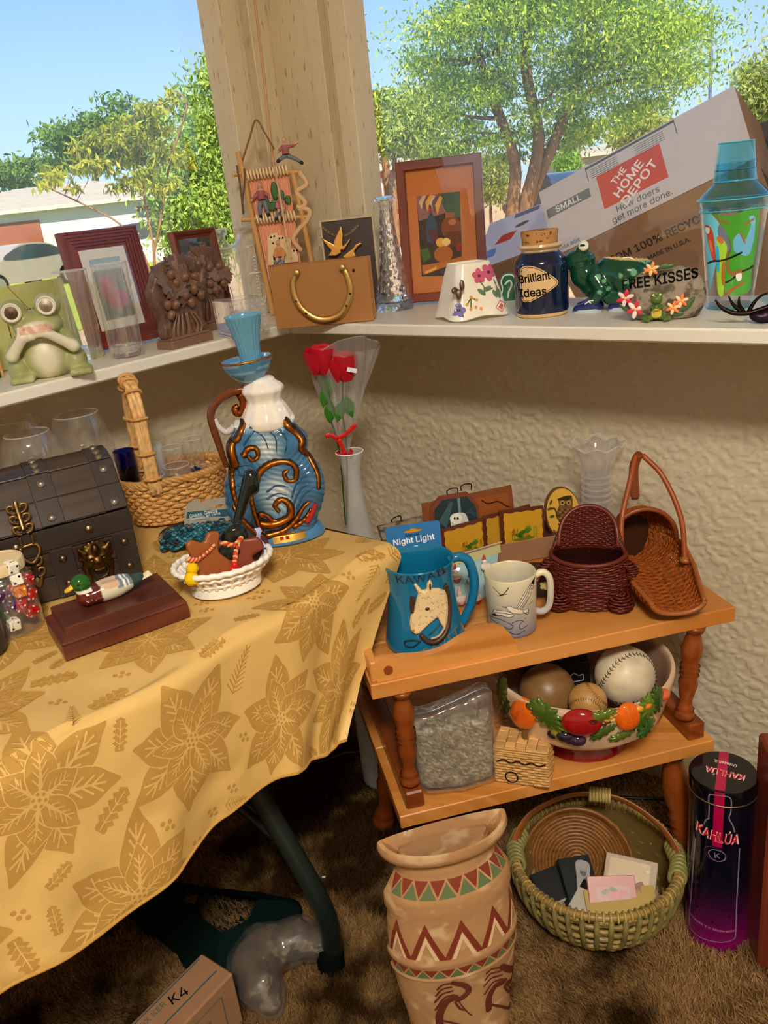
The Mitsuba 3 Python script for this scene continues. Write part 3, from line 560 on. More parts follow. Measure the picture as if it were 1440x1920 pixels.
def endsheet(c, s):
    st = np.stack(cloth(XE - XB + .0001 + s * (DROP + RR * np.pi / 2), np.full(len(s), YE)), 1)
    top = np.stack([XE + (XB - XE) * c, np.full(len(c), YE + .006)], 1)
    bx = np.interp(c, [0, .25, .5, 1], [0, -.165, -.36, XB - XE]); by = np.interp(c, [0, .25, .5, 1], [0, .158, .185, .19])
    low = np.stack([st[:, 0] + bx, st[:, 1] + by * 1.0], 1); b = np.clip(s * 1.6, 0, 1)[:, None] ** .7
    xy = top * (1 - b) + low * b; w = np.clip(c / .04, 0, 1)[:, None]
    xy = st[:, :2] * (1 - w) + xy * w
    z = st[:, 2] * (1 - w[:, 0]) + (TZ - s * (DROP + .02)) * w[:, 0]
    return xy[:, 0] , xy[:, 1] + .008 * s * np.sin(c * 22), z
es = grid(endsheet, 60, 40)
t = thing('folding_table', 'folding table with dark steel legs under the golden cloth', 'table')
add(t + '__tabletop', box(XB, XE - .002, V0, YE - .004, .695, TZ - .013, .006), 'satin', (.75, .72, .66))
foot = P(622, 1812, 0); lp = [foot + np.array([0, 0, .018]), foot + np.array([.006, .004, .05]), PY(600, 1690, .672), PY(490, 1500, .655), PY(430, 1395, .64)]
add(t + '__leg', tube(spl(lp, 24), .0175, 12), 'satin', (.075, .115, .105), smooth=True)
with at((foot[0], foot[1], 0)): add(t + '__foot_cap', lathe([(0, .002), (.024, .002), (.025, .035), (.019, .048), (0, .048)], 20), 'matte', (.05, .07, .065))
add(t + '__brace', tube([PY(518, 1568, .662), PY(455, 1515, .655), PY(400, 1470, .65)], .010, 10), 'satin', (.06, .09, .085), smooth=True)
f2 = np.array([XB + .12, .66, 0]); add(t + '__leg', tube(spl([f2 + np.array([0, 0, .018]), f2 + np.array([-.0, 0, .06]), [XB + .2, .65, .35], [XB + .27, .64, .705]], 20), .0175, 12), 'satin', (.075, .115, .105), smooth=True)
for y in (-.35,):
    for x in (XE - .12, XB + .12): add(t + '__leg', tube([[x, y, 0.0], [x, y, .705]], .0175, 12), 'satin', (.075, .115, .105), smooth=True)
cl = thing('tablecloth', 'golden damask tablecloth woven with poinsettias hanging over the table', 'tablecloth')
add(cl + '__cloth', fr, 'cloth_ground', smooth=True, uv=lambda v: np.stack([v[:, 0] + v[:, 2], v[:, 1]], 1))
add(cl + '__end_drape', es, 'cloth_ground', smooth=True, uv=lambda v: np.stack([v[:, 0], v[:, 2]], 1))
hem = np.stack(cloth(np.full(300, UL), np.linspace(V0, YE, 300)), 1); add(cl + '__hem', tube(hem, .0022, 6), 'cloth_pattern', smooth=True)
prng = np.random.default_rng(21)
def petal(L, w, rot, x, y, seed):
    q = np.random.default_rng(seed); s = [(0, 0), (.18, .28), (.42, .5), (.68, .40), (.88, .16), (1, 0), (.86, -.18), (.66, -.42), (.40, -.5), (.16, -.26)]
    g = Polygon(spl([(a * L, b * w * q.uniform(.88, 1.1)) for a, b in s], 40, True)).buffer(0)
    veins = [stroke([(0, 0), (L * .35, w * .03), (L * .8, 0)], L * .012)]
    for k in (.22, .36, .5, .62):
        for sg in (1, -1): veins.append(LineString([(k * L, 0), ((k + .15) * L, sg * w * .24 * (1.1 - k * .5))]).buffer(L * .013, 2))
    feather = Polygon([(L * .05, 0), (L * .25, w * .07), (L * .62, 0), (L * .25, -w * .07)])
    return [aff.translate(aff.rotate(h, rot, origin=(0, 0)), x, y) for h in (g, union_all(veins + [feather]))]
def poinsettia(x, y, Rr, rot, seed):
    q = np.random.default_rng(seed); out, front = [], Point(x, y).buffer(Rr * .10)
    out += [Point(x + Rr * .075 * math.cos(a) * f, y + Rr * .075 * math.sin(a) * f).buffer(Rr * .022) for a, f in [(k * 1.05, 1) for k in range(6)] + [(0, 0)]]
    for ring, (n, L, w) in enumerate(((6, .62, .34), (7, 1.0, .50))):
        for k in range(n):
            g, v = petal(Rr * L * q.uniform(.82, 1.1), Rr * w * q.uniform(.85, 1.2), rot + 360 / n * (k + .5 * ring) + q.uniform(-9, 9), x, y, seed * 40 + ring * 9 + k)
            out.append(g.difference(front.buffer(Rr * .014)).difference(v)); front = front.union(g)
    return out, front
def holly(L, rot, x, y):
    p = []
    for k in range(6): p += [(k / 6 * L, L * .13), ((k + .5) / 6 * L, L * (.24 if 0 < k < 5 else .16))]
    up_ = [(0, 0)] + p + [(L, 0)]; g = Polygon(up_ + [(a, -b) for a, b in reversed(up_[1:-1])]).buffer(0)
    v = [LineString([(L * .05, 0), (L * .9, 0)]).buffer(L * .016)] + [LineString([(k * L, 0), ((k + .1) * L, s * L * .12)]).buffer(L * .012) for k in (.2, .4, .6) for s in (1, -1)]
    return aff.translate(aff.rotate(g.difference(union_all(v)), rot, origin=(0, 0)), x, y)
def pine(L, rot, x, y):
    g = [LineString([(0, 0), (L, 0)]).buffer(L * .012)] + [LineString([(k * L, 0), ((k + .16) * L, s * L * .2 * (1.15 - k))]).buffer(L * .014) for k in np.linspace(.02, .9, 9) for s in (1, -1)]
    return aff.translate(aff.rotate(union_all(g), rot, origin=(0, 0)), x, y)
shapes, taken, tops = [], [], XE - XB
flowers = [(tops + .055, .27), (tops + .10, .46), (tops + .155, .62), (tops + .02, .70), (tops + .23, .34), (tops - .09, .50), (tops - .12, .78), (tops - .13, .28), (tops + .16, .78), (tops - .25, .62), (tops - .27, .40), (tops + .16, .12), (tops + .02, .14), (tops - .2, .12), (tops - .30, .82)]
for i, (a, b) in enumerate(flowers):
    o, fr_ = poinsettia(a, b, prng.uniform(.084, .098), prng.uniform(0, 60), 100 + i); shapes += o; taken.append(fr_.buffer(.003))
tk = union_all(taken)
for i in range(900):
    a, b = prng.uniform(tops - .36, UL - .006), prng.uniform(.02, YE - .01); kind = prng.integers(0, 4)
    L = prng.uniform(.034, .056); rot = prng.uniform(0, 360)
    g = holly(L, rot, a, b) if kind < 2 else pine(L * 1.2, rot, a, b) if kind == 2 else union_all([Point(a + dx, b + dy).buffer(.0032) for dx, dy in ((0, 0), (.008, .003), (.003, .009), (.012, .011))])
    h = g.buffer(.004).buffer(-.002)
    if h.intersects(tk): continue
    shapes.append(g); tk = tk.union(h)
lim = Polygon([(0, -.5), (UL - .004, -.5), (UL - .004, YE - .004), (0, YE - .004)]); pv, pf, o = [], [], 0
for g in shapes:
    for x in parts_of(g.intersection(lim).simplify(.0003)):
        v, f = trimesh.creation.triangulate_polygon(x, engine='earcut')
        v = np.c_[v, np.zeros(len(v))]; v, f = trimesh.remesh.subdivide_to_size(v, f, .014, max_iter=10)
        pv.append(v[:, :2]); pf.append(f + o); o += len(v)
pv, pf = np.vstack(pv), np.vstack(pf)
stuff(add(cl + '__woven_pattern', tm(cloth_pt(pv, .0006), pf), 'cloth_pattern', smooth=True))
# ---------------------------------------------------------------- two-tier shelf
o, fr2 = P(695, 1286, UZ), P(1380, 1138, UZ); SW = float(np.linalg.norm((fr2 - o)[:2])); SYAW = math.atan2(fr2[1] - o[1], fr2[0] - o[0]); SO = np.array([o[0], o[1], 0]); SD = .37
t = thing('side_shelf', 'two-tier maple side shelf with turned posts across the room corner', 'shelf')
lx, ly = planar((1, 0, 0), (0, 1, .6)), planar((0, 1, 0), (1, 0, .6)); lz = planar((0, 0, 1), (1, 1, 0))
def spindle(p0, p1, r):
    p0, p1 = np.asarray(p0, float), np.asarray(p1, float); L = np.linalg.norm(p1 - p0)
    pr_ = [(0, .0), (.95, .0), (1.0, .03), (.95, .07), (.72, .085), (.92, .11), (.70, .14), (.62, .20), (.82, .30), (.98, .38), (.80, .455), (1.0, .475), (.78, .50), (1.02, .525), (.80, .55), (1.0, .575), (.78, .60), (.98, .68), (1.05, .76), (.80, .86), (.62, .91), (.9, .93), (.9, .955), (1.02, .96), (1.02, 1.0), (0, 1.0)]
    m = lathe([(a * r, b * L) for a, b in pr_], 20); d = (p1 - p0) / L
    x = np.cross([0, 1.0, 0], d); x /= np.linalg.norm(x); y = np.cross(d, x); return tm(np.asarray(m.vertices) @ np.stack([x, y, d]) + p0, m.faces)
with at(SO, SYAW):
    for k, (a, b) in enumerate(((0, .118), (.1186, .242), (.2426, SD))): add(t + '__top_plank', box(0, SW, a, b, UZ - .026, UZ, .0015), 'maple', smooth=False, uv=planar((1, .02 * k, 0), (.03 * k, 1, .6)))
    g = Polygon(spl([(.012, 0), (.012, .034), (.05, .033), (.082, .028), (.115, .030), (.15, .044), (.185, .052), (.212, .046), (.228, .026), (.236, 0)], 60, False)).buffer(0)
    add(t + '__front_rail', mv(stand(ext(g, .014), .020), (0, 0, UZ)), 'maple', smooth=False, uv=planar((1, 0, 0), (0, .5, 1)))
    add(t + '__side_rail', box(.003, .016, .006, SD - .004, UZ, UZ + .034, .002), 'maple', smooth=False, uv=planar((0, 1, 0), (.5, 0, 1)))
    add(t + '__plug', mv(trimesh.creation.cylinder(.007, .003, sections=20), (.03, .005, UZ + .017), 0, math.pi / 2), 'maple_dark', smooth=False, uv=planar((1, 0, 0), (0, 0, 1)))
    for k, (a, b) in enumerate(((-.022, .16), (.1606, .35))): add(t + '__lower_plank', box(.016, SW - .043, a, b, LZ - .024, LZ, .0015), 'maple', smooth=False, uv=planar((1, .02 * k, 0), (.03 * k + .5, 1, .6)))
    for x in (.03, SW - .085):
        add(t + '__cleat', box(x, x + .03, -.012, .345, LZ, LZ + .032, .003), 'maple_dark', smooth=False, uv=planar((0, 1, 0), (.5, 0, 1)))
    for x0, x1 in ((.05, .048), (SW - .075, SW - .062)):
        for y in (.012, .315):
            add(t + '__post', spindle((x0 - .005, y, LZ + .032), (x1, y + .004, UZ - .026), .0165), 'maple_dark', smooth=True, uv=lz)
    for x0, x1 in ((.085, .04), (SW - .10, SW - .065)):
        for y0, y1 in ((.02, -.012), (.30, .37)):
            add(t + '__leg', spindle((x1, y1, 0), (x0, y0, LZ - .024), .024), 'maple_dark', smooth=True, uv=lz)
# ---------------------------------------------------------------- tracing helpers
def L2(px, py, y=0.0):
    """where the ray through a pixel meets the plane y of the current local frame: local (x, z)"""
    A = np.linalg.inv(MS[-1]); o = A[:3, :3] @ EYE + A[:3, 3]; d = A[:3, :3] @ ray(px, py); q = o + d * ((y - o[1]) / d[1]); return np.array([q[0], q[2]])
def LL(pts, y=0.0): return [L2(a, b, y) for a, b in pts]
def lyaw(a, b): return math.atan2(b[1] - a[1], b[0] - a[0])
def sd2(g, h=None):
    """signed distance to a shapely polygon, as a function of points (x, z)"""
    from scipy.interpolate import RegularGridInterpolator
    x0, y0, x1, y1 = g.bounds; m = .25 * max(x1 - x0, y1 - y0); h = h or max(x1 - x0, y1 - y0) / 110
    xs, ys = np.arange(x0 - m, x1 + m + h, h), np.arange(y0 - m, y1 + m + h, h); q = np.stack(np.meshgrid(xs, ys, indexing='ij'), -1).reshape(-1, 2)
    best, ins = np.full(len(q), 1e9), np.zeros(len(q), bool)
    for ring in [r for p_ in parts_of(g) for r in [p_.exterior, *p_.interiors]]:
        c = np.asarray(ring.coords)
        for a, b in zip(c[:-1], c[1:]):
            e = b - a; t = np.clip((q - a) @ e / (e @ e + 1e-18), 0, 1); best = np.minimum(best, np.linalg.norm(q - a - t[:, None] * e, axis=1))
            ins ^= ((a[1] > q[:, 1]) != (b[1] > q[:, 1])) & (q[:, 0] < e[0] * (q[:, 1] - a[1]) / (e[1] + 1e-18) + a[0])
    return RegularGridInterpolator((xs, ys), np.where(ins, -best, best).reshape(len(xs), len(ys)), bounds_error=False, fill_value=m)
def pillow(g, d0, d1, rnd, h, disp=None):
    """upright puffed shape: outline g in (x, z), from y=-d1 (front) to y=d0, edges rounded by rnd"""
    f2 = sd2(g); x0, z0, x1, z1 = g.bounds; e = 2.5 * h; c, hd = (d0 - d1) / 2, (d0 + d1) / 2
    def fn(p):
        a = f2(p[:, [0, 2]]) + rnd; b = np.abs(p[:, 1] - c) - hd + rnd
        d = np.minimum(np.maximum(a, b), 0) + np.hypot(np.maximum(a, 0), np.maximum(b, 0)) - rnd
        return d + disp(p) if disp is not None else d
    return snet(fn, (x0 - e, -d1 - e, z0 - e), (x1 + e, d0 + e, z1 + e), h)
def flatpic(key, g, col, y=-.001, depth=.0004, mat='matte'): return add(key, stand(ext(g, depth), y), mat, col, smooth=False)
def bars(w, h, b, d, prof=((0, 1.0), (1, 1.0))):
    """picture-frame bars round w x h: width b, depth d; prof: (across 0..1, height 0..1) from the outer to the inner edge"""
    ms = []; pr_ = [(0, 0)] + list(prof) + [(1, 0)]
    def bar(L, M_):
        v, n = [], len(pr_)
        for sx in (-1, 1):
            for a, z in pr_: v.append([sx * (L / 2 - a * b), a * b, z * d])
        f = []
        for i in range(n):
            j = (i + 1) % n; f += [[i, n + i, n + j], [i, n + j, j]]
        v = np.array(v); v = v @ M_[:, :3].T + M_[:, 3]; return tm(v, np.array(f)[:, ::-1])
    def rot(a, tx, ty):
        c, s = math.cos(a), math.sin(a); return np.array([[c, -s, 0, tx], [s, c, 0, ty], [0, 0, 1.0, 0]])
    ms = [bar(w, rot(0, 0, 0)), bar(h, rot(math.pi / 2, w / 2, h / 2)), bar(w, rot(math.pi, 0, h)), bar(h, rot(-math.pi / 2, -w / 2, h / 2))]
    return [stand(m) for m in ms]
def framed(t, w, h, b, d, prof, mat, pics, matc, opening=None):
    names = 'frame_bar'
    for m in bars(w, h, b, d, prof):
        hor = np.ptp(np.asarray(m.vertices)[:, 0]) > np.ptp(np.asarray(m.vertices)[:, 2])
        add(t + '__' + names, m, mat, smooth=False, uv=planar((1, 0, 0), (0, .7, 1)) if hor else planar((0, 0, 1), (1, .7, 0)))
    add(t + '__backing', box(-w / 2 + .002, w / 2 - .002, -.003, .002, .002, h - .002, .0005), 'matte', (.30, .22, .16), smooth=False)
    add(t + '__mount', box(-w / 2 + b * .8, w / 2 - b * .8, -.006, -.0031, b * .8, h - b * .8, .0003), 'matte', matc, smooth=False)
    pics()
    add(t + '__glass', tm([[-w / 2 + b, -d * .7, b], [w / 2 - b, -d * .7, b], [w / 2 - b, -d * .7, h - b], [-w / 2 + b, -d * .7, h - b]], [[0, 1, 2], [0, 2, 3]]), 'film', smooth=False)
RIBS = [(0, .7), (.04, 1.0), (.16, 1.0), (.18, .9), (.32, .9), (.34, .78), (.48, .78), (.5, .66), (.64, .66), (.66, .54), (.8, .54), (.82, .4), (1, .36)]
# ================================================================ left sill
A, B = P(-40, 712, SZ), P(152, 662, SZ)
h = ztop(B, 520) - SZ
t = thing('photo_album', 'yellow-green fabric album standing on the left sill behind the frog figurine', 'album')
with at(A + np.array([-.02, .02, 0]), lyaw(A, B), -.12):
    W = np.linalg.norm((B - A)[:2]); add(t + '__cover', box(0, W, 0, .006, 0.001, h, .001), 'matte', lambda v, n: np.array([.80, .80, .50]) * (1 - .12 * meshkit.fbm(v * 60, 3)[:, None]), smooth=False)
    add(t + '__pages', box(.004, W - .004, .006, .022, .003, h - .004, .001), 'matte', (.86, .80, .66), smooth=False)
    x0, z0, x1, z1 = *L2(8, 590), *L2(88, 632); st = []
    a, b = L2(8, 590), L2(20, 634); c_ = L2(75, 575)
    for k in range(14):
        for (p0, p1) in ((a, b), (a, c_), (b, b + (c_ - a))):
            q = p0 + (p1 - p0) * k / 13; st.append(Polygon([(q[0], q[1]), (q[0] + .0016, q[1] + .0016), (q[0] + .0032, q[1]), (q[0] + .0016, q[1] - .0016)]))
    stuff(flatpic(t + '__stitched_border', union_all(st), (.45, .16, .14), y=-.0006))
q = P(4, 708, SZ)
one('book', 'dark green book with tan spine edge at the left end of the sill', 'book', cat(mv(box(-.03, .0, 0, .012, 0, .075, .001), q, lyaw(A, B))), 'satin', (.05, .24, .17), smooth=False)
add('book__spine', mv(box(.0005, .006, 0, .014, 0, .082, .001), q, lyaw(A, B)), 'satin', (.80, .60, .30), smooth=False)
# frog figurine
q = P(92, 706, SZ); s = mpp(q)
t = thing('frog_figurine', 'green and white ceramic frog holding its hands before its mouth on the left sill', 'figurine')
with at(q, face(q, -6), s=s):
    pr_ = [ell((5, 0, 40), (46, 38, 46)), ell((4, -6, 96), (44, 36, 27)), ell((-31, -16, 124), (23, 21, 23)), ell((28, -16, 129), (23, 21, 23)), ell((4, -22, 92), (36, 26, 15)),
           cap((-40, -14, 70), (-49, -34, 50), 11, 10), cap((-49, -34, 50), (-22, -50, 82), 10, 8), cap((48, -14, 72), (58, -36, 54), 11, 10), cap((58, -36, 54), (20, -52, 84), 10, 8),
           ell((-46, -6, 24), (20, 28, 26)), ell((55, -6, 24), (20, 28, 26))]
    pr_ += [cap((-24 + 9 * k, -50, 80), (-25 + 11 * k, -47, 96 + 2 * k), 5, 4) for k in range(3)] + [cap((22 - 9 * k, -52, 84), (16 - 10 * k, -48, 97), 5, 4) for k in range(3)]
    pr_ += [cap((-52 + 12 * k, -20, 8), (-56 + 14 * k, -44, 6), 8, 7) for k in range(3)] + [cap((50 + 12 * k, -20, 8), (48 + 14 * k, -44, 6), 8, 7) for k in range(3)]
    m = blob(pr_, 2.6, 2.2, lo=(-80, -70, -2), hi=(95, 50, 150), cut=.5, carve=[cap((-20, -49, 91), (28, -49, 95), 2.5)])
    def fc(v, n):
        belly = np.clip((-v[:, 1] - 18) / 22, 0, 1) * np.exp(-(((v[:, 0] - 8) / 30) ** 2)) * (v[:, 2] < 74); hand = np.clip((-v[:, 1] - 36) / 12, 0, 1) * (v[:, 2] > 40) * (v[:, 2] < 106)
        w = np.clip(np.maximum(belly, hand * .9) + .5 * meshkit.fbm(v * .05, 3), 0, 1)[:, None]
        mouth = ((v[:, 2] > 86) & (v[:, 2] < 100) & (v[:, 1] < -40) & (np.abs(v[:, 0] - 5) < 30))[:, None] * .6
        c = np.array([.50, .52, .27]) * (1 - w) + np.array([.85, .82, .72]) * w; return c * (1 - mouth) + np.array([.78, .52, .44]) * mouth
    add(t + '__body', m, 'satin', fc, smooth=True)
    for x, z, c in ((-32, 125, (.42, .34, .30)), (28, 130, (.66, .62, .56))):
        e = add(t + '__eye', mv(lathe([(0, 0), (17, 0), (17, 3), (15, 5.5), (13, 4), (0, 4)], 28), (x, -35, z), 0, math.pi / 2), 'satin', (.86, .84, .78))
        add(e + '__disc', mv(lathe([(0, 0), (13, 0), (13, .6), (3, 2), (2.5, 3.5), (0, 3.8)], 28), (x, -38.2, z), 0, math.pi / 2), 'metal', c)
# tall glasses
def tumbler(t, Hh, r0, r1, base=.018, wall=.0022, mat='glass', n=56, mod=None):
    add(t + '__glass', lathe([(r0 * .97, .003), (r0, .010), (r1, Hh)], n, mod), 'clear_haze', None, 50); add(t + '__base', lathe([(0, .0008), (r0 * .86, .0), (r0 * .95, .003), (r0 * .97, .010), (r0 * .94, base), (0, base - .003)], n), 'glass', None, 40); add(t + '__rim', tube([(r1 * math.cos(a), r1 * math.sin(a), Hh) for a in np.linspace(0, 6.283, 41)[:-1]], .0012, 6, True), 'frosted', None, smooth=True)
for px, py, wpx, ty, lab in ((240, 668, 64, 494, 'tall clear glass in front of the large ribbed frame, right of the pair'), (167, 672, 60, 508, 'tall clear glass beside the frog figurine, left of the pair')):
    q = P(px, py, SZ); s = mpp(q); t = thing('tall_glass', lab, 'glass', 'tall clear glasses on the left sill')
    with at(q): tumbler(t, ztop(q, ty) - SZ, wpx * s / 2 * .96, wpx * s / 2, .022)
# ribbed picture frame
A, B = P(168, 668, SZ), P(297, 637, SZ); B = B + (B - A) * .02
t = thing('picture_frame', 'large dark red-brown ribbed picture frame behind the tall glasses on the left sill', 'picture frame')
mid = (A + B) / 2; Wf = np.linalg.norm((B - A)[:2]) * 1.03; hh = (ztop(mid, 436) - SZ) * 1.02
with at(mid + np.array([-.012, .012, .003]), lyaw(A, B), -.13):
    def pics():
        flatpic(t + '__photograph', Polygon([(-Wf * .2, hh * .24), (Wf * .2, hh * .24), (Wf * .2, hh * .76), (-Wf * .2, hh * .76)]), (.36, .40, .36), y=-.0062)
        flatpic(t + '__photograph__blossoms', union_all([ellp(-Wf * .06, hh * .48, Wf * .10, hh * .13), ellp(.01, hh * .40, Wf * .12, hh * .08)]), (.62, .16, .30), y=-.0068)
        flatpic(t + '__photograph__sky', Polygon([(-Wf * .2, hh * .66), (Wf * .2, hh * .66), (Wf * .2, hh * .76), (-Wf * .2, hh * .76)]), (.62, .70, .70), y=-.0068)
    framed(t, Wf, hh, Wf * .2, .018, RIBS, 'cherry', pics, (.86, .84, .78))
# second frame, behind the bookends
A, B = P(340, 632, SZ), P(446, 606, SZ); mid = (A + B) / 2 + np.array([-.075, .045, 0])
t = thing('picture_frame', 'smaller dark red-brown picture frame behind the carved bookends', 'picture frame')
with at(mid + np.array([0, 0, .003]), lyaw(A, B), -.1):
    a = L2(313, 437); W2 = .125; h2 = a[1]; MS[-1] = MS[-1] @ M4((a[0] + W2 / 2, 0, 0))
    def pics():
        flatpic(t + '__photograph', Polygon([(-W2 * .32, h2 * .17), (W2 * .32, h2 * .17), (W2 * .32, h2 * .85), (-W2 * .32, h2 * .85)]), (.22, .25, .25), y=-.0062)
        flatpic(t + '__photograph__house', Polygon([(-W2 * .1, h2 * .3), (W2 * .3, h2 * .3), (W2 * .3, h2 * .72), (-W2 * .1, h2 * .72)]), (.62, .52, .20), y=-.0068)
        flatpic(t + '__photograph__figure', Polygon([(W2 * .06, h2 * .25), (W2 * .18, h2 * .25), (W2 * .16, h2 * .7), (W2 * .08, h2 * .7)]), (.50, .22, .18), y=-.0074)
    framed(t, W2, h2, W2 * .14, .016, RIBS[::3] + [RIBS[-1]], 'cherry', pics, (.30, .30, .28))
# carved oak-leaf bookends
def oakleaf(L, rng):
    n = 44; a = np.linspace(0, 2 * np.pi, n, endpoint=False); r = 1 + .22 * np.cos(7 * a + rng.uniform(0, 6)) + .08 * rng.normal(0, 1, n); r = np.maximum(r, .4)
    return Polygon(np.stack([L * .55 * r * np.cos(a), L * .36 * r * np.sin(a)], 1)).buffer(0)
def bookend(label, px, py, k, seed):
    q = P(px, py, SZ); q2 = P(px + 50, py - 12, SZ); s = mpp(q); rng = np.random.default_rng(seed)
    t = thing('bookend', label, 'bookend', 'carved oak-leaf bookends')
    br = (.47, .35, .27); dk = (.36, .26, .20)
    with at(q, lyaw(q, q2) + .10, s=s * k):
        add(t + '__base', cat(box(-52, 52, -22, 22, 0, 15, 2), box(-49, 49, -19, 19, 14, 20, 2), box(-46, 46, -23, -21, 3, 11, .8)), 'satin', br)
        g = poly([(-46, 18), (-50, 50), (-62, 78), (-66, 104), (-54, 122), (-46, 138), (-26, 150), (0, 156), (26, 158), (46, 150), (56, 130), (62, 104), (52, 78), (48, 46), (46, 18)], 90)
        bump = lambda p: 2.2 * (meshkit.fbm(p * .16, 4, seed) - .5) + 1.2 * np.sin(p[:, 0] * .55 + 2 * meshkit.noise(p * .08, 5)) * (p[:, 2] < 62)
        add(t + '__slab', pillow(g, 12, 12, 7, 2.4, bump), 'satin', lambda v, n: np.array(dk) * (.75 + .6 * meshkit.fbm(v * .12, 3)[:, None]), smooth=True)
        for i in range(20):
            a = rng.uniform(-2.9, .1) if i < 12 else rng.uniform(0, 6.28); rr = rng.uniform(.75, 1.0) if i < 12 else rng.uniform(.1, .7)
            x, z = 50 * rr * math.cos(a), 98 - 48 * rr * math.sin(a); L = rng.uniform(30, 44)
            m = stand(ext(oakleaf(L, rng), 2.6)); v = np.array(m.vertices); v[:, 1] -= 5 * np.cos(v[:, 0] / L * 2.2) * np.cos(v[:, 2] / L * 2.5); m = tm(v, m.faces)
            add(t + '__leaf', mv(m, (x, -10 - rng.uniform(0, 4), z), rng.uniform(-.3, .3), rng.uniform(-.35, .35), rng.uniform(0, 6.28)), 'satin', np.array((.47, .36, .29)) * rng.uniform(.75, 1.15), 40)
        for x, z in ((-38, 60), (-42, 78), (-24, 76), (2, 88), (14, 74), (-22, 128), (-14, 112), (26, 96), (40, 84), (34, 118), (8, 120)):
            ac = add(t + '__acorn', mv(lathe(spl([(0, -9), (4.2, -7), (7.2, 0), (6, 7), (0, 10)], 14), 16), (x, -19, z), rng.uniform(-.5, .5), rng.uniform(-.2, .6), rng.uniform(-.8, .8)), 'satin', (.46, .32, .24), smooth=True)
        for k_ in range(7):
            x = -36 + 11 * k_ + rng.uniform(-3, 3); add(t + '__root', tube(spl([(x, -12, 18), (x + rng.uniform(-4, 4), -15, 34), (x * .6, -14, 58)], 10), np.linspace(4.2, 2.0, 10), 8), 'satin', br, smooth=True)
bookend('carved brown oak-leaf and acorn bookend, front one of the pair', 349, 646, 1.0, 3)
bookend('carved brown oak-leaf and acorn bookend partly hidden behind the other', 394, 618, .93, 4)
# glass jars with crosses
def jar_cross(label, px, py, wpx, ty, dark):
    q = P(px, py, SZ); s = mpp(q); Hj = ztop(q, ty) - SZ; w = wpx * s / 2
    t = thing('glass_bottle', label, 'bottle', 'clear square bottles with beaded crosses')
    sq = lambda th, r, z: (r * (1 + .16 * np.clip((z < Hj * .80) * (np.abs(np.cos(2 * th)) * -1 + .6), -.5, .5)), z)
    with at(q, face(q, 8)):
        add(t + '__glass', lathe([(0, 0), (w * .95, 0), (w, Hj * .03), (w, Hj * .76), (w * .95, Hj * .80), (w * .60, Hj * .87), (w * .58, Hj * .93), (w * .74, Hj * .95), (w * .76, Hj), (w * .66, Hj)], 48, sq), 'clear_haze', None, 40)
        add(t + '__rim', tube([(w * .70 * math.cos(a), w * .70 * math.sin(a), Hj) for a in np.linspace(0, 6.283, 30)[:-1]], .0022, 8, True), 'frosted', None, smooth=True)
        add(t + '__shoulder', tube([(w * .97 * math.cos(a), w * .97 * math.sin(a), Hj * .79) for a in np.linspace(0, 6.283, 30)[:-1]], .0015, 6, True), 'frosted', None, smooth=True)
        be = [(0, z) for z in np.linspace(.16, .66, 15)] + [(x, .48) for x in np.linspace(-.34, .34, 9)]
        ms = [mv(trimesh.creation.icosphere(1, .0017), (x * w, -w * 1.02 - .001, z * Hj)) for x, z in be]
        stuff(add(t + '__beaded_cross', cat(ms), 'satin', (.93, .93, .92), smooth=True))
        add(t + '__scroll', tube(spl([(-.3 * w, -w * 1.03, .24 * Hj), (-.28 * w, -w * 1.03, .15 * Hj), (0, -w * 1.03, .11 * Hj), (.3 * w, -w * 1.03, .16 * Hj), (.32 * w, -w * 1.03, .3 * Hj), (.25 * w, -w * 1.03, .36 * Hj)], 24), .0012, 6), 'satin', (.93, .93, .92), smooth=True)
jar_cross('clear square bottle with a beaded cross in front of the small frame', 428, 596, 62, 432, True)
jar_cross('clear square bottle with a beaded cross in front of the woven hanging', 487, 586, 66, 424, False)
q = P(458, 628, SZ); s = mpp(q); t = thing('glass_block', 'clear patterned square glass candle block behind the blue stopper', 'candle holder')
with at(q, face(q, 20), s=s):
    add(t + '__glass', cat(box(-38, 38, -38, 38, 0, 8, 3), box(-38, 38, -38, -30, 8, 68, 2), box(-38, 38, 30, 38, 8, 68, 2), box(-38, -30, -30, 30, 8, 68, 2), box(30, 38, -30, 30, 8, 68, 2)), 'clear_haze', None, smooth=False)
    ms = [mv(trimesh.creation.icosphere(1, 3.2), (x, -38.5, z)) for x in range(-30, 34, 10) for z in range(8, 66, 9)]; stuff(add(t + '__relief', cat(ms), 'hazy', None, smooth=True))
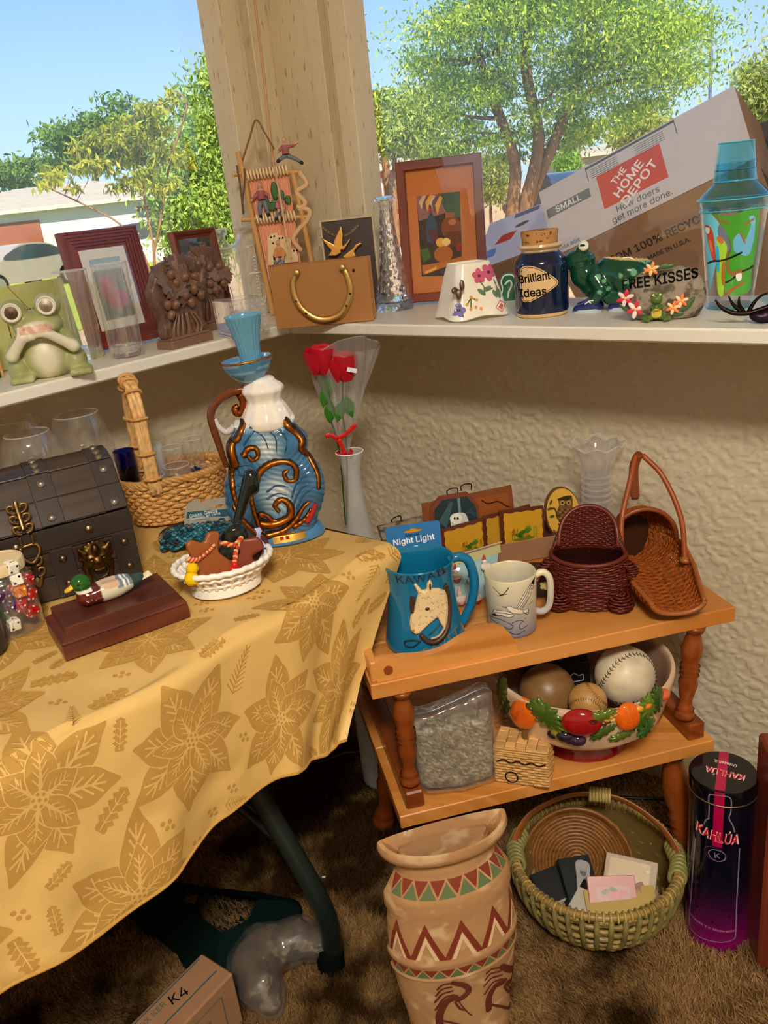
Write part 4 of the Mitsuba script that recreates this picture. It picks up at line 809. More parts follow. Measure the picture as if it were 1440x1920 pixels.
# ================================================================ corner
Q = np.array([-1.405, 1.33, SZ]); t = thing('wall_hanging', 'woven peach wall hanging with bamboo sticks, little men, cactus and pueblo in the corner', 'wall hanging')
with at(Q, face(Q)):
    def X3(px, py, y=0.0): a = L2(px, py, y); return (a[0], y, a[1])
    s = mpp(Q)
    add(t + '__woven_cloth', grid(lambda u, v: tuple(np.array([(1 - u) * ((1 - v) * np.array(X3(462, 322)) + v * np.array(X3(512, 560))) + u * ((1 - v) * np.array(X3(540, 318)) + v * np.array(X3(572, 545))) for u, v in zip(u, v)]).T + np.stack([v * 0, .0022 * np.sin(u * 70), v * 0])), 70, 12), 'matte', lambda v, n: np.array([.93, .70, .56]) * (1 - .18 * (np.sin(v[:, 0] * 1500) > .3)[:, None] * np.array([.3, 1, 1])), smooth=True)
    st = [((446, 284), (512, 590), 5), ((548, 322), (600, 560), 5), ((438, 327), (558, 322), 4), ((452, 412), (580, 406), 4)]
    for a, b, r in st: add(t + '__bamboo_stick', tube([X3(*a, -.004), X3(*b, -.004)], r * s, 10), 'satin', (.78, .58, .33), smooth=True)
    for a, b in (((462, 330), (540, 318)), ((480, 412), (555, 404))):
        A_, B_ = np.array(X3(*a, -.004)), np.array(X3(*b, -.004)); p_ = []
        for k in np.linspace(0, 1, 120): p_.append(A_ + (B_ - A_) * k + np.array([0, math.cos(k * 2 * np.pi * 13), math.sin(k * 2 * np.pi * 13)]) * 8 * s)
        add(t + '__lacing', tube(p_, 2.2 * s, 6), 'matte', (.90, .80, .62), smooth=True)
    for a in ([(560, 322), (575, 345), (556, 360), (572, 380), (560, 395)], [(556, 388), (580, 395), (575, 415), (560, 430), (550, 450), (565, 470)]): add(t + '__tassel', tube(spl([X3(x, y, -.006) for x, y in a], 24), 4.5 * s, 7), 'matte', (.86, .70, .52), smooth=True)
    add(t + '__hanging_cord', tube(spl([X3(454, 302, -.006), X3(467, 262, -.01), X3(480, 225, -.012), X3(497, 250, -.01), X3(514, 280, -.006)], 24), 1.7 * s, 6), 'matte', (.52, .40, .26), smooth=True)
    add(t + '__leather_lace', tube(spl([X3(444, 310, -.008), X3(450, 345, -.012), X3(454, 380, -.012), X3(456, 402, -.01)], 16), 1.6 * s, 6), 'matte', (.45, .34, .25), smooth=True); add(t + '__leather_lace', tube(spl([X3(458, 316, -.008), X3(459, 340, -.012), X3(455, 375, -.012), X3(457, 400, -.01)], 16), 1.6 * s, 6), 'matte', (.45, .34, .25), smooth=True)
    cac = union_all([ellp(*L2(512, 385), 17 * s, 9 * s), ellp(*L2(515, 358), 7 * s, 15 * s), ellp(*L2(500, 372), 6 * s, 12 * s, 15), ellp(*L2(527, 370), 6 * s, 12 * s, -15), ellp(*L2(540, 375), 6 * s, 8 * s)]); add(t + '__cactus', pillow(cac, -.001, .007, .003, .0011), 'satin', (.16, .36, .12), smooth=True)
    def man(px, py, k, pose, shirt=(.62, .32, .32)):
        a = L2(px, py); u = s * k; c0 = np.array([a[0], -.009, a[1]])
        V = lambda x, y, z: c0 + np.array([x, y, z]) * u
        legs = {'stand': [((-3, 0, -3), (-6, -1, -14), (-6, -1, -27)), ((4, 0, -3), (6, -1, -14), (8, -1, -26))], 'sit': [((-3, 0, -3), (-9, -8, -9), (-13, -8, -20)), ((4, 0, -3), (3, -9, -10), (0, -9, -22))], 'ride': [((-3, 0, -3), (-11, -5, -7), (-16, -3, -10)), ((4, 0, -3), (16, -4, -9), (27, -3, -17))]}[pose]
        arms = {'stand': [((-6, 0, 12), (-11, -2, 6), (-19, -2, 0)), ((6, 0, 12), (12, -1, 6), (15, -2, -4))], 'sit': [((-6, 0, 12), (-9, -4, 4), (-5, -8, -4)), ((6, 0, 12), (9, -4, 4), (5, -8, -3))], 'ride': [((-6, 0, 12), (-11, -2, 8), (-15, -2, 5)), ((6, 0, 12), (15, -1, 13), (25, -1, 19))]}[pose]
        hd = [ell(V(0, -1, 24), np.array([4.2, 4.5, 5.2]) * u), cap(V(0, 0, 17), V(0, 0, 22), 2.4 * u)] + [ell(V(0, -5, 23.5), np.array([1.2, 1.4, 1.4]) * u)]
        pr_ = hd + [cap(V(0, 0, 2), V(0, 0, 12), 6.5 * u, 7.2 * u)]
        for ch, r in [(l, 4.2) for l in legs] + [(l, 2.9) for l in arms]: pr_ += [cap(V(*ch[0]), V(*ch[1]), r * u, r * .85 * u), cap(V(*ch[1]), V(*ch[2]), r * .85 * u, r * .72 * u)]
        for l in legs: pr_.append(ell(V(l[2][0], l[2][1] - 2, l[2][2] - 1), np.array([3.4, 4.6, 2.4]) * u))
        def col(v, n):
            r = (v - c0) / u; c = np.tile(np.array(shirt), (len(v), 1)); c[r[:, 2] < .5] = (.42, .44, .48); c[(r[:, 2] >= -1) & (r[:, 2] < 1) & (np.abs(r[:, 0]) < 8)] = (.10, .09, .09); c[r[:, 2] > 16] = (.80, .60, .50); c[(r[:, 2] > 26) & (r[:, 1] > -3)] = (.30, .26, .24)
            for l in legs: c[np.linalg.norm(r - np.array(l[2]) - np.array([0, -2, -1]), axis=1) < 5.2] = (.10, .09, .09)
            for l in arms: c[np.linalg.norm(r - np.array(l[2]), axis=1) < 4] = (.80, .60, .50)
            return c
        lo, hi = c0 - 36 * u, c0 + 36 * u; add(t + '__little_man', blob(pr_, .6 * u, 1.15 * u, lo=lo, hi=hi), 'satin', col, smooth=True)
    man(491, 375, 1.0, 'stand'); man(527, 390, .85, 'sit', (.72, .42, .40)); man(536, 290, .95, 'ride')
    pb = Polygon(LL([(503, 498), (501, 447), (506, 438), (520, 436), (521, 441), (534, 440), (535, 446), (545, 446), (546, 466), (556, 466), (560, 490)])); pu = add(t + '__pueblo', pillow(pb, -.002, .010, .0015, .0012), 'matte', (.88, .78, .60), 40)
    for x, y in ((508, 445), (514, 443), (524, 447), (530, 446), (538, 452), (551, 470), (556, 469), (512, 456), (541, 460)): flatpic(pu + '__window', ellp(*L2(x, y, -.0104), 1.7 * s, 1.7 * s), (.12, .09, .07), y=-.0101)
    flatpic(pu + '__door', Polygon([L2(513, 488, -.0104), L2(519, 488, -.0104), L2(518, 479, -.0104), L2(512, 480, -.0104)]), (.14, .10, .08), y=-.0101)
    man(525, 481, 1.0, 'sit', (.80, .52, .28))
# blind cord hanging down the post
one('blind_cord', 'pale blind cord hanging down the corner post over the woven hanging', 'cord', tube(spl([PY(470, -60, 1.40), PY(492, 120, 1.40), PY(508, 270, 1.35), PY(527, 380, 1.26), PY(545, 486, 1.235)], 40), .0026, 7), 'matte', (.80, .64, .48), smooth=True)
# letter holder with horseshoe
A, B = P(520, 619, SZ), P(701, 602, SZ); t = thing('letter_holder', 'copper-coloured letter holder with a horseshoe on its front in the sill corner', 'letter holder')
with at(A, lyaw(A, B)):
    W = np.linalg.norm((B - A)[:2]); hL, hR = L2(497, 507)[1], L2(690, 478)[1]; hh = (hL + hR) / 2; cop = (.62, .42, .22)
    add(t + '__front_panel', box(0, W, 0, .0022, .001, hh, .0006), 'satin', cop, smooth=False); add(t + '__back_panel', box(0, W, .052, .0545, .001, hh, .0006), 'satin', cop, smooth=False); add(t + '__bottom', box(.001, W - .001, .0022, .052, .001, .004, .0006), 'satin', cop, smooth=False); add(t + '__side_panel', box(-.0005, .0015, .0022, .052, .001, hh * .97, .0004), 'satin', (.48, .32, .17), smooth=False)
    hs = LL([(557, 512), (549, 530), (552, 555), (566, 580), (590, 597), (614, 600), (638, 590), (652, 568), (657, 545), (650, 515), (642, 502)], -.004)
    r = np.interp(np.linspace(0, 1, 60), [0, .1, .5, .9, 1], [.0045, .006, .0075, .006, .0045]); sp = spl([(x, -.004, z) for x, z in hs], 60)
    hk = add(t + '__horseshoe', tube(sp, r, 10, flat=.55, up=(0, 1, 0)), 'metal', (.80, .66, .40), smooth=True)
    add(hk + '__calk', mv(lathe([(0, 0), (.006, 0), (.0055, .006), (0, .008)], 14), (hs[0][0], -.006, hs[0][1]), 0, math.pi / 2), 'metal', (.72, .60, .38)); add(hk + '__calk', mv(lathe([(0, 0), (.006, 0), (.0055, .006), (0, .008)], 14), (hs[-1][0], -.006, hs[-1][1]), 0, math.pi / 2), 'metal', (.72, .60, .38))
    for k in (14, 20, 40, 46): add(hk + '__nail', mv(lathe([(0, 0), (.0022, 0), (.0012, .002), (0, .0022)], 8), (sp[k][0], -.0078, sp[k][2]), 0, math.pi / 2), 'metal', (.25, .2, .15))
    add(t + '__rivet', mv(lathe([(0, 0), (.003, 0), (.002, .002), (0, .0024)], 12), (L2(663, 507)[0], 0, L2(663, 507)[1]), 0, math.pi / 2), 'metal', (.3, .22, .16))
# boxed plaque with flying geese
A, B = P(606, 590, SZ), P(707, 580, SZ); o_ = np.array([-.022, .022, 0]); t = thing('plaque', 'dark framed plaque with two brass flying geese behind the letter holder', 'plaque')
with at(A + o_, lyaw(A, B), -.06):
    W = L2(692, 410)[0] - L2(592, 415)[0]; x0 = L2(592, 415)[0] * .0 + .0; hh = L2(640, 410)[1]; xa = L2(592, 415)[0] + .008
    add(t + '__case', cat(box(xa, xa + W, .004, .03, .001, hh, .001)), 'satin', (.20, .13, .12), smooth=False)
    for a in (box(xa - .001, xa + .003, 0, .03, .001, hh + .001, .0005), box(xa + W - .003, xa + W + .001, 0, .03, .001, hh + .001, .0005), box(xa + .003, xa + W - .003, 0, .03, hh - .003, hh + .001, .0005)): add(t + '__edging', a, 'satin', (.72, .64, .50), smooth=False)
    gs = [((627, 452), (634, 436), (640, 424), (643, 440), (642, 456), (644, 466), (634, 474), (627, 468)), ((622, 470), (612, 458), (603, 446), (614, 452), (626, 458), (636, 464), (640, 474), (630, 480), (616, 480)), ((640, 464), (648, 458), (655, 449), (658, 448), (652, 458), (644, 470)), ((642, 482), (652, 474), (662, 466), (668, 458), (675, 455), (679, 457), (671, 462), (664, 472), (668, 481), (650, 485))]
    gs_ = [((625, 475), (614, 462), (602, 447), (618, 455), (636, 460), (633, 440), (640, 424), (645, 446), (650, 458), (656, 448), (662, 446), (655, 456), (648, 468), (636, 478)), ((643, 478), (655, 466), (667, 460), (678, 455), (672, 463), (662, 472), (655, 480))]
    for g in gs: add(t + '__goose', pillow(Polygon(LL(g)).buffer(.0006), -.004 + .002, .007, .0018, .0009), 'metal', (.82, .60, .32), smooth=True)
    p_ = [(606, 426), (614, 434), (626, 440), (640, 442), (654, 438), (664, 430), (672, 421)]; sp = spl([(*L2(x, y), 0) for x, y in p_], 22)
    for k in range(22): add(t + '__chain_link', tube([(sp[k][0] + .0026 * math.cos(a) * (1 if k % 2 else .7), .001 + .0012 * math.sin(a) * (k % 2), sp[k][1] + .0017 * math.sin(a)) for a in np.linspace(0, 6.283, 9)[:-1]], .0006, 5, True), 'metal', (.78, .66, .46), smooth=True)
# ---------------------------------------------------------------- decals laid onto a mesh from the front
def hitmap(target):
    """y of the front of a mesh (local -y side) at (x, z)"""
    from trimesh.ray.ray_pyembree import RayMeshIntersector
    ri = RayMeshIntersector(tm(target.vertices, target.faces))
    def f(xz):
        o = np.c_[xz[:, 0], np.full(len(xz), np.asarray(target.vertices)[:, 1].min() - .05), xz[:, 1]]
        loc, ir, _ = ri.intersects_location(o, np.tile([0, 1.0, 0], (len(o), 1)), multiple_hits=False)
        y = np.full(len(xz), np.nan); y[ir] = loc[:, 1]; return y
    return f
def dec(key, g, hm, col, edge=.004, off=.0004, mat='matte', smooth=True):
    pv, pf, o = [], [], 0
    for x in parts_of(g.simplify(edge * .02)):
        v, f = trimesh.creation.triangulate_polygon(x, engine='earcut'); v = np.c_[v, np.zeros(len(v))]; v, f = trimesh.remesh.subdivide_to_size(v, f, edge, max_iter=12)
        pv.append(v[:, :2]); pf.append(f + o); o += len(v)
    if not pv: return None
    pv, pf = np.vstack(pv), np.vstack(pf); y = hm(pv); ok = ~np.isnan(y[pf]).any(1)
    yy = np.where(np.isnan(y), 0, y) - off
    f = pf[ok]; m = trimesh.Trimesh(np.stack([pv[:, 0], yy, pv[:, 1]], 1), f, process=False); m.remove_unreferenced_vertices()
    return add(key, m, mat, col, smooth) if len(f) else None
def onto(px, py, hm, y=-.05, n=4):
    for _ in range(n):
        p = L2(px, py, y); q_ = hm(p[None])[0]
        if np.isnan(q_): return p
        y = q_
    return p
def dtxt(key, s, h, x, z, hm, col, depth=.0004, off=.0003, squeeze=1.0, rot=0.0, mat='matte', bold=True, edge=None):
    m = txt(s, h, depth, bold, edge or h * .2, True, squeeze); v = np.array(m.vertices); c, q = math.cos(rot), math.sin(rot)
    xx = v[:, 0] * c - (v[:, 1] - h / 2) * q + x; zz = v[:, 0] * q + (v[:, 1] - h / 2) * c + z
    y = hm(np.stack([xx, zz], 1)); y = np.where(np.isnan(y), np.nanmedian(y), y)
    return add(key, tm(np.stack([xx, y - off - v[:, 2], zz], 1), m.faces), mat, col, smooth=False)
def strokes(paths, w): return union_all([stroke(p, w) for p in paths])
def flower2(x, z, r, n=5, rot=0, k=.42):
    return union_all([ellp(x + r * .55 * math.cos(a), z + r * .55 * math.sin(a), r * .5, r * k, math.degrees(a)) for a in [rot + 2 * np.pi * i / n for i in range(n)]])
# ================================================================ right sill
q = P(741, 580, SZ); s = mpp(q); Hv = (ztop(q, 377) - SZ) / s; t = thing('bud_vase', 'tall clear cut-glass bud vase between the plaque and the still-life frame', 'vase')
with at(q, 0, s=s):
    pf = spl([(33, 0), (33.5, 6), (31, 24), (26, 50), (20, 90), (15, 130), (11.5, 165), (10, 178), (11, 184), (12, 188), (16, 200), (19.5, Hv)], 110); pin = spl([(17, Hv), (12, 193), (8, 180), (9, 150), (14, 90), (24, 30), (27, 14), (0, 11)], 50)
    def cutg(th, r, z): return np.where(z < 172, r * (1 + .035 * np.abs(np.sin(6 * th + z * .16)) + .035 * np.abs(np.sin(6 * th - z * .16))) * 1.0, r * (1 + .05 * np.cos(14 * th))), z
    def cg(th, r, z):
        outer = r > np.interp(z, [0, 50, 90, 165, 180, 195, Hv], [29, 22, 17, 10, 9, 12.5, 18]); a, b = cutg(th, r, z); return np.where(outer, a, r), z
    add(t + '__glass', lathe(np.vstack([[(0, 0)], pf, pin]), 72, cg), 'glass', None, 40)
    add(t + '__collar', tube([(10.8 * math.cos(a), 10.8 * math.sin(a), 183) for a in np.linspace(0, 6.283, 31)[:-1]], 1.3, 8, True), 'thin_glass', None, smooth=True)
# framed still life
A, B = P(771, 573, SZ), P(914, 561, SZ); mid = (A + B) / 2; Wf = np.linalg.norm((B - A)[:2]) * 1.14
t = thing('picture_frame', 'plain red-brown picture frame with a still life of jugs on the right sill', 'picture frame')
with at(mid + np.array([-.0, .02, .003]), lyaw(A, B), -.13):
    hh = (L2(734, 310)[1] + L2(906, 286)[1]) / 2; MS[-1] = MS[-1] @ M4(((L2(734, 310)[0] + L2(906, 286)[0] + L2(771, 573)[0] + L2(914, 561)[0]) / 4, 0, 0)); Wf = (L2(906, 286)[0] - L2(734, 310)[0] + L2(914, 561)[0] - L2(771, 573)[0]) / 2
    Z1 = lambda x, y: L2(720 + x / 5.646, 280 + y / 5.646, -.0065)
    ZP = lambda pts: Polygon([Z1(*p) for p in pts]).buffer(0)
    def pics():
        pk = flatpic(t + '__picture', ZP([(345, 500), (800, 445), (828, 1170), (630, 1340), (400, 1345)]), (.20, .15, .16), y=-.0061)
        frame_ = ZP([(345, 500), (800, 445), (828, 1170), (700, 1310), (400, 1345)])
        k = [0]
        def pp(pts, c, g=None): k[0] += 1; flatpic(pk + '__shape', (g or ZP(pts)).intersection(frame_), c, y=-.0061 - .00025 * (1 + k[0] * .5), depth=.0001)
        pp([(560, 455), (800, 445), (815, 720), (700, 720), (640, 640)], (.22, .36, .30)); pp([(345, 500), (560, 455), (660, 670), (370, 760)], (.56, .38, .40))
        for i in range(6): pp([(370 + 34 * i, 560 + 30 * i % 60), (420 + 34 * i, 470 + 4 * i), (450 + 34 * i, 480 + 6 * i), (395 + 34 * i, 640 + 12 * i)], ((.80, .70, .58), (.42, .28, .36), (.85, .62, .30))[i % 3])
        pp([(475, 590), (500, 590), (510, 680), (560, 780), (570, 960), (520, 1000), (460, 980), (440, 820), (480, 680)], (.16, .30, .38)); pp([(470, 610), (505, 610), (508, 670), (480, 675)], (.60, .16, .28)); pp([(470, 850), (565, 840), (560, 980), (500, 990)], (.34, .14, .24))
        pp(None, (.50, .24, .16), ellp(*Z1(710, 830), .020, .024)); pp([(650, 670), (745, 665), (750, 720), (650, 725)], (.62, .36, .26)); pp([(640, 880), (800, 860), (800, 1000), (680, 1060)], (.38, .18, .12)); pp(None, (.72, .46, .34), ellp(*Z1(725, 770), .008, .006))
        pp(None, (.66, .36, .14), ellp(*Z1(630, 1110), .020, .017)); pp(None, (.88, .64, .26), ellp(*Z1(600, 985), .010, .009)); pp(None, (.92, .78, .48), ellp(*Z1(660, 980), .009, .008)); pp(None, (.56, .10, .12), ellp(*Z1(795, 1030), .007, .009))
        pp([(390, 1070), (470, 1040), (500, 1150), (420, 1200)], (.22, .38, .16)); pp([(400, 1230), (640, 1190), (830, 1130), (828, 1180), (640, 1250), (420, 1330)], (.72, .40, .18)); pp([(430, 1300), (560, 1240), (560, 1270), (450, 1320)], (.88, .64, .28)); pp([(590, 1300), (640, 1260), (640, 1330)], (.24, .2, .36))
    framed(t, Wf, hh, Wf * .105, .018, [(0, .9), (.1, 1), (.9, 1), (1, .8)], 'cherry', pics, (.76, .45, .25))
    pass
# floral candle shade
q = P(884, 594, SZ); s = mpp(q); t = thing('candle_shade', 'small white four-sided ceramic shade painted with pink flowers before the still-life frame', 'shade')
with at(q, face(q, 24), s=s):
    def sqr(th, r, z): return r / (np.abs(np.cos(th)) ** 5 + np.abs(np.sin(th)) ** 5) ** .2 * (1 + 0 * z), z + np.where(z < 14, 6 * (np.cos(4 * (th + .785)) * -.5 + .5) * (1 - z / 14), 0)
    sh = lathe([(57, 2), (59, 4), (54, 20), (47, 48), (40, 76), (34, 96), (33, 99), (31, 98), (30, 94), (44, 48), (54, 6), (57, 2)], 96, sqr); add(t + '__shade', sh, 'gloss', (.93, .90, .83), 50)
    hm = hitmap(sh)
    for x, z, r, c, rot in ((2, 76, 13, (.80, .36, .48), .3), (22, 80, 15, (.78, .38, .50), .9), (-46, 22, 12, (.50, .46, .72), 0)): 
        f_ = dec(t + '__flower', flower2(x, z, r, 5, rot), hm, c, 5, .5); dec(f_ + '__heart', ellp(x, z, r * .2, r * .2), hm, (.35, .2, .2), 5, .8)
    dec(t + '__stems', strokes([[(2, 66), (8, 56), (6, 44)], [(8, 56), (16, 50), (24, 52)], [(30, 66), (34, 52), (30, 40)], [(-30, 30), (-20, 40), (-12, 36)], [(-24, 24), (-20, 40)], [(-40, 10), (-44, 30)]], 1.1), hm, (.36, .42, .26), 4, .5)
    dec(t + '__leaves', union_all([ellp(14, 52, 9, 4, 20), ellp(2, 48, 9, 4, -40), ellp(36, 42, 5, 9, 10), ellp(28, 42, 4, 8, 30)]), hm, (.42, .50, .42), 4, .5); dec(t + '__buds', union_all([ellp(a, b, 3, 3) for a, b in ((-30, 30), (-20, 42), (-10, 36), (-24, 22), (-14, 24), (-4, 20))]), hm, (.86, .62, .34), 4, .6)
    dec(t + '__stamp', Polygon([(24, 18), (36, 30), (48, 22), (36, 8)]).difference(Polygon([(26, 18), (36, 28), (46, 22), (36, 10)])), hm, (.78, .36, .28), 4, .5); dec(t + '__stamp', Polygon([(30, 18), (37, 24), (42, 20), (36, 13)]), hm, (.80, .42, .34), 4, .5)
    add(t + '__bow', blob([ell((-52, -52, 58), (9, 5, 6), .7), ell((-40, -58, 66), (5, 4, 10), .2), ell((-46, -55, 50), (5, 4, 9), -.3)], 1.2, 1.3, lo=(-70, -70, 36), hi=(-28, -40, 84)), 'polished_metal', (.55, .48, .42), smooth=True)
# jar with cork
q = P(1017, 590, SZ); s = mpp(q); Hj = (ztop(q, 440) - SZ) / s; k = Hj / 154; t = thing('cork_jar', 'dark blue glazed jar with a cork lid lettered Brilliant Ideas', 'jar')
with at(q, face(q), s=s):
    bp = [(0, 0), (43, 0), (46, 2), (47, 6), (47, 9)]; add(t + '__foot', lathe([(a, b * k) for a, b in bp] + [(0, 9 * k)], 48), 'satin', (.80, .66, .46))
    bod = lathe([(a, b * k) for a, b in [(0, 8), (47.4, 8), (49, 12), (49, 96), (46, 108), (39, 118), (35, 122), (34, 127), (38, 130), (40, 133), (39, 137), (33, 138), (31, 134), (30, 120), (40, 106), (43, 20), (0, 16)]], 64)
    add(t + '__body', bod, 'gloss', lambda v, n: np.where(((v[:, 2] > 126 * k) & (v[:, 2] < 139 * k))[:, None], np.array([.80, .68, .50]), np.array([.05, .09, .20])), 40)
    add(t + '__cork', lathe([(0, 128 * k), (30, 128 * k), (31.5, 137 * k), (34, 160 * k), (33, 163 * k), (0, 163 * k)], 40), 'cork', None, 40)
    hm = hitmap(bod); U = lambda x, y: L2(720 + x / 2, 260 + y / 2, -47) * [.84, 1] + [4, 0]
    lab = poly([U(*p) for p in ((484, 520), (490, 490), (520, 480), (560, 484), (610, 505), (657, 540), (610, 575), (560, 600), (520, 616), (492, 606))], 70)
    l_ = dec(t + '__label_panel', lab, hm, (.86, .72, .52), 4, .5); dec(l_ + '__border', lab.buffer(-1.6).difference(lab.buffer(-2.6)), hm, (.30, .20, .14), 4, .9)
    a = U(549, 522); b = U(541, 578); dtxt(l_ + '__lettering', 'Brilliant', 13.6, a[0], a[1], hm, (.12, .10, .10), .5, .8, .86, .10); dtxt(l_ + '__lettering', 'Ideas', 14.0, b[0], b[1], hm, (.12, .10, .10), .5, .8, .95, .06)
# little green ceramic piece behind the jar
q = P(953, 568, SZ); s = mpp(q); t = thing('green_trinket', 'small green glazed trinket with a pale rim behind the lettered jar', 'ornament')
with at(q + np.array([-.005, .012, 0]), face(q), s=s):
    g = poly([(-14, 0), (14, 0), (18, 12), (14, 26), (16, 40), (8, 52), (-8, 52), (-16, 40), (-14, 26), (-18, 12)], 60); m = pillow(g, 6, 6, 4, 1.6); add(t + '__body', m, 'gloss', (.12, .36, .24), smooth=True)
    hm = hitmap(m); dec(t + '__rim_line', g.buffer(-1.5).difference(g.buffer(-4)), hm, (.78, .84, .76), 3, .5); dec(t + '__curl', strokes([[(-6, 34), (2, 40), (6, 32), (0, 20), (-2, 10)]], 1.6), hm, (.78, .84, .76), 3, .5)
# frog planter in sneakers
q = P(1131, 580, SZ); s = mpp(q) * 1.02; t = thing('frog_planter', 'glossy dark green frog planter wearing blue sneakers beside the stone', 'planter')
with at(q, face(q), s=s):
    body = [ell((-40, 0, 92), (27, 24, 19)), ell((-56, 0, 87), (17, 17, 10), 0, 0, -.15), ell((-34, 0, 66), (24, 22, 26)), ell((-12, 0, 50), (30, 26, 30)), ell((38, 0, 62), (52, 36, 42)), ell((44, -30, 54), (26, 12, 26)), ell((44, 30, 54), (26, 12, 26)),
            cap((-14, -22, 60), (-2, -28, 40), 13, 12), cap((-2, -28, 40), (-16, -26, 20), 11, 9), cap((-14, 22, 60), (-2, 28, 40), 13, 12), ell((-34, -14, 110), (11, 9, 10)), ell((-34, 14, 110), (11, 9, 10)), ell((30, -22, 20), (30, 14, 14)), ell((30, 22, 20), (30, 14, 14))]
    m = blob(body, 2.5, 2.2, lo=(-85, -55, -2), hi=(100, 55, 130), cut=8, carve=[lambda p: np.maximum(np.hypot((p[:, 0] - 44) / 40, p[:, 1] / 28) * 28 - 28, 40 - p[:, 2]), lambda p: 103 - p[:, 2] + 200 * (p[:, 0] < -4), cap((-72, -19, 86), (-44, -25, 90), 1.6), cap((-44, -25, 90), (-36, -24, 97), 1.5)])
    def gc(v, n):
        c = np.tile([.04, .25, .17], (len(v), 1)); c[(np.hypot((v[:, 0] - 44) / 41, v[:, 1] / 29) < 1.02) & (v[:, 2] > 36) & (v[:, 2] < 102.4)] = (.80, .70, .50); c[(v[:, 2] > 101) & (v[:, 0] > -4)] = (.70, .82, .78)
        for x, z, r in ((52, 66, 6), (40, 50, 5), (60, 48, 5), (30, 62, 4), (-8, 62, 5), (2, 54, 4), (-6, 36, 4), (72, 82, 5), (10, 40, 4)): c[(np.hypot(v[:, 0] - x, v[:, 2] - z) < r) & (v[:, 1] < -12)] = (.42, .66, .50)
        return c
    add(t + '__body', m, 'gloss', gc, smooth=True)
    for y in (-16, 16):
        e = add(t + '__eye', mv(trimesh.creation.icosphere(3, 9), (-33, y, 114)), 'gloss', (.90, .89, .78), smooth=True); add(e + '__pupil', mv(trimesh.creation.icosphere(2, 4.5), (-34, y - 5.5 if y < 0 else y + 5.5, 117), s=(1.2, .9, .6)), 'gloss', (.05, .06, .10), smooth=True)
    for x, y in ((-28, -22), (-24, 20), (34, -24), (38, 22)):
        g = poly([(-22, 0), (22, 0), (24, 8), (16, 17), (4, 20), (-8, 14), (-20, 11), (-25, 5)], 40); sh_ = add(t + '__sneaker', mv(pillow(g, 11, 11, 7, 1.8), (x, y, 3)), 'gloss', (.08, .12, .36), smooth=True)
        add(sh_ + '__sole', mv(ext(aff.scale(ellp(0, 0, 25, 12.5), 1, 1), 6), (x, y, 0)), 'satin', (.66, .74, .76), smooth=40); add(sh_ + '__laces', tube(spl([(x - 4, y - 11, 16), (x + 2, y - 13, 20), (x + 7, y - 10, 17), (x + 2, y - 13, 21), (x + 12, y - 12, 22)], 20), 1.2, 6), 'satin', (.90, .90, .84), smooth=True)
